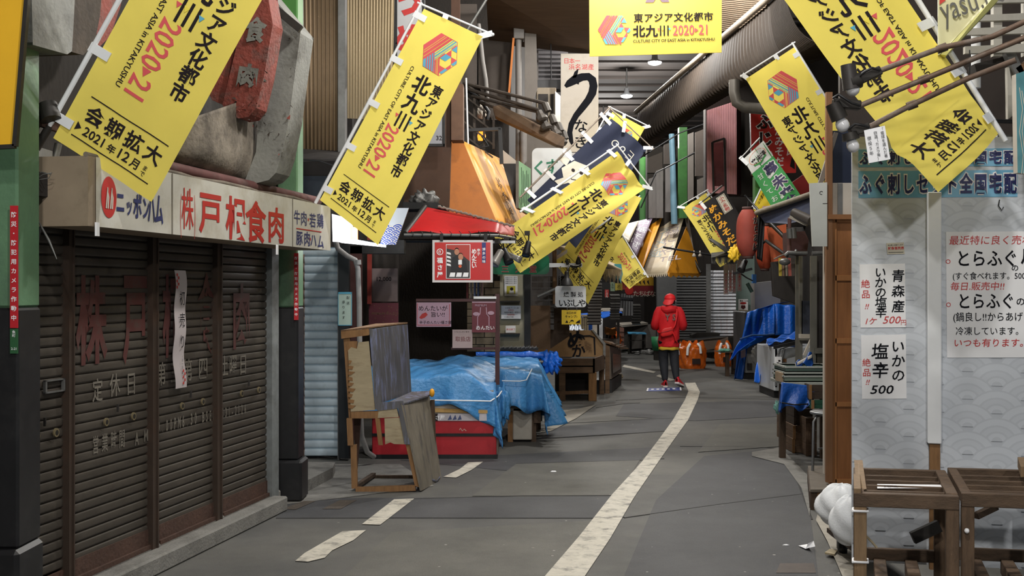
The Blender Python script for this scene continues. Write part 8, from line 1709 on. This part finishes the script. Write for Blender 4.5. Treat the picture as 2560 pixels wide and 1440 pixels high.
# cap
cc = Vector((.025, .03, 1.575)); 
def dome(u, v):
    a = 2 * math.pi * u; b = (math.pi / 2) * v; return O + cc + Vector((.1 * math.cos(b) * math.cos(a), .112 * math.cos(b) * math.sin(a), .1 * math.sin(b) ** .9))
m = MB(); m.grid(dome, 28, 12, CAPR); m.ball(O + cc + Vector((0, 0, .1)), .008, CAPR, 8, 5)
m.grid(lambda u, v: O + cc + Vector((.1 * math.cos(2 * math.pi * u), .112 * math.sin(2 * math.pi * u), -.02 * v)), 28, 2, CAPR); m.build('cap', t, solid=.006)
def brim(u, v):
    a = math.pi * (1.14 + .62 * u) ; R0 = .105; k = math.sin(math.pi * u) ** .5
    x = R0 * math.cos(a) ; y = .112 * math.sin(a); return O + cc + Vector((x * (1 + .12 * v) - .03 * v, y - .05 * v * k, -.005 - .085 * v * (.35 + .65 * k) - .03 * (1 - u) * v))
m = MB(); m.grid(brim, 20, 6, M('brim_red', (226, 58, 62), .55, .05)); m.build('cap_brim', t, solid=.006)
m = MB(); m.ball(O + cc + Vector((.1, -.02, -.03)), .012, SOLE, 8, 6); m.build('cap_badge', t)
# cross-body bag and strap
bc = O + Vector((-.055, -.185, 1.0))
def bagf(u, v):
    a = 2 * math.pi * u; b = math.pi * (v - .5); e = lambda q, p: math.copysign(abs(q) ** p, q)
    return bc + Vector((.115 * e(math.cos(b), .5) * e(math.cos(a), .55), .04 * e(math.cos(b), .5) * e(math.sin(a), .55), .08 * e(math.sin(b), .6) + .03 * math.cos(a) * e(math.cos(b), .5)))
m = MB(); m.grid(bagf, 32, 18, BAGR); m.build('bag', t)
m = MB(); m.tube([bc + Vector((-.11, -.03, -.015)), bc + Vector((0, -.045, .01)), bc + Vector((.11, -.03, .04))], .008, M('bag_zip', (150, 30, 34), .5, .05), 6); m.build('bag_flap_seam', t)
m = MB(); m.tube([bc + Vector((.1, .02, .04)), O + Vector((.09, -.17, 1.12)), O + Vector((.125, -.15, 1.28)), O + Vector((.13, -.11, 1.39)), O + Vector((.115, -.02, 1.435)), O + Vector((.08, .1, 1.38)), O + Vector((-.1, .155, 1.15)), O + Vector((-.2, .08, 1.02)), O + Vector((-.19, -.08, .98)), bc + Vector((-.1, .02, -.02))], .014, BAGR, 8); m.tube([bc + Vector((.09, -.02, .0)), O + Vector((.08, -.19, .93)), O + Vector((.1, -.18, .85)), O + Vector((.125, -.165, .82))], [.014, .02, .024, .012], BAGR, 8); m.build('bag_strap', t)
# floor sticker at the person's feet
t3 = board('floor_sticker', [G(1618, 970.5, .006), G(1703, 968.5, .006), G(1704, 976, .006), G(1616, 978, .006)], .003, M('sticker_blue', (70, 84, 150), .5, .05), label='blue floor sticker with white ends on the road behind the person', cat='sticker',
      draw=lambda s: (s.rect(0, 0, .03, s.l, PAPER), s.rect(s.w - .03, 0, s.w, s.l, PAPER), [s.rect(.08 + .1 * i, s.l * .3, .13 + .1 * i, s.l * .65, PAPER) for i in range(5)]))
# ---------------------------------------------------------------- pieces that belong to a part go one level deeper
SUBPART = {'finger_pull': 'shutter_curtain', 'lock_slot': 'shutter_curtain', 'mail_slot': 'shutter_curtain', 'strap': 'pole', 'coupling': 'rod', 'bulb': 'lamp_socket', 'seat_rim': 'seat', 'window_frame': 'window_recess',
           'tied_neck': 'sack_body', 'tray_rim': 'tray_body', 'handles': 'bag_body', 'printed_patch': 'bag_body', 'caster_wheel': 'caster_fork', 'hood': 'hoodie', 'cap_brim': 'cap', 'cap_badge': 'cap', 'bag_flap_seam': 'bag',
           'junction_box': 'pipe', 'lace': 'front_pipe', 'black_trim': 'counter_body', 'print_strip': 'upper_case', 'metal_edging': 'back_board', 'case_pane': 'case_side', 'rope_hem': 'front_panel', 'corner_post': 'crate_boards'}
stem_of = lambda o: o.name.split('.')[0]
for root in [o for o in bpy.data.objects if o.parent is None and o.type == 'EMPTY']:
    kids = list(root.children)
    for c in kids:
        host = next((k for k in kids if stem_of(k) == SUBPART.get(stem_of(c))), None)
        if host and c.parent == root:
            off = c.location - host.location
            c.parent = host; c.location = off
# ---------------------------------------------------------------- tidy
for o in bpy.data.objects:
    if '_base' in o: del o['_base']
bpy.data.objects.remove(_fo)
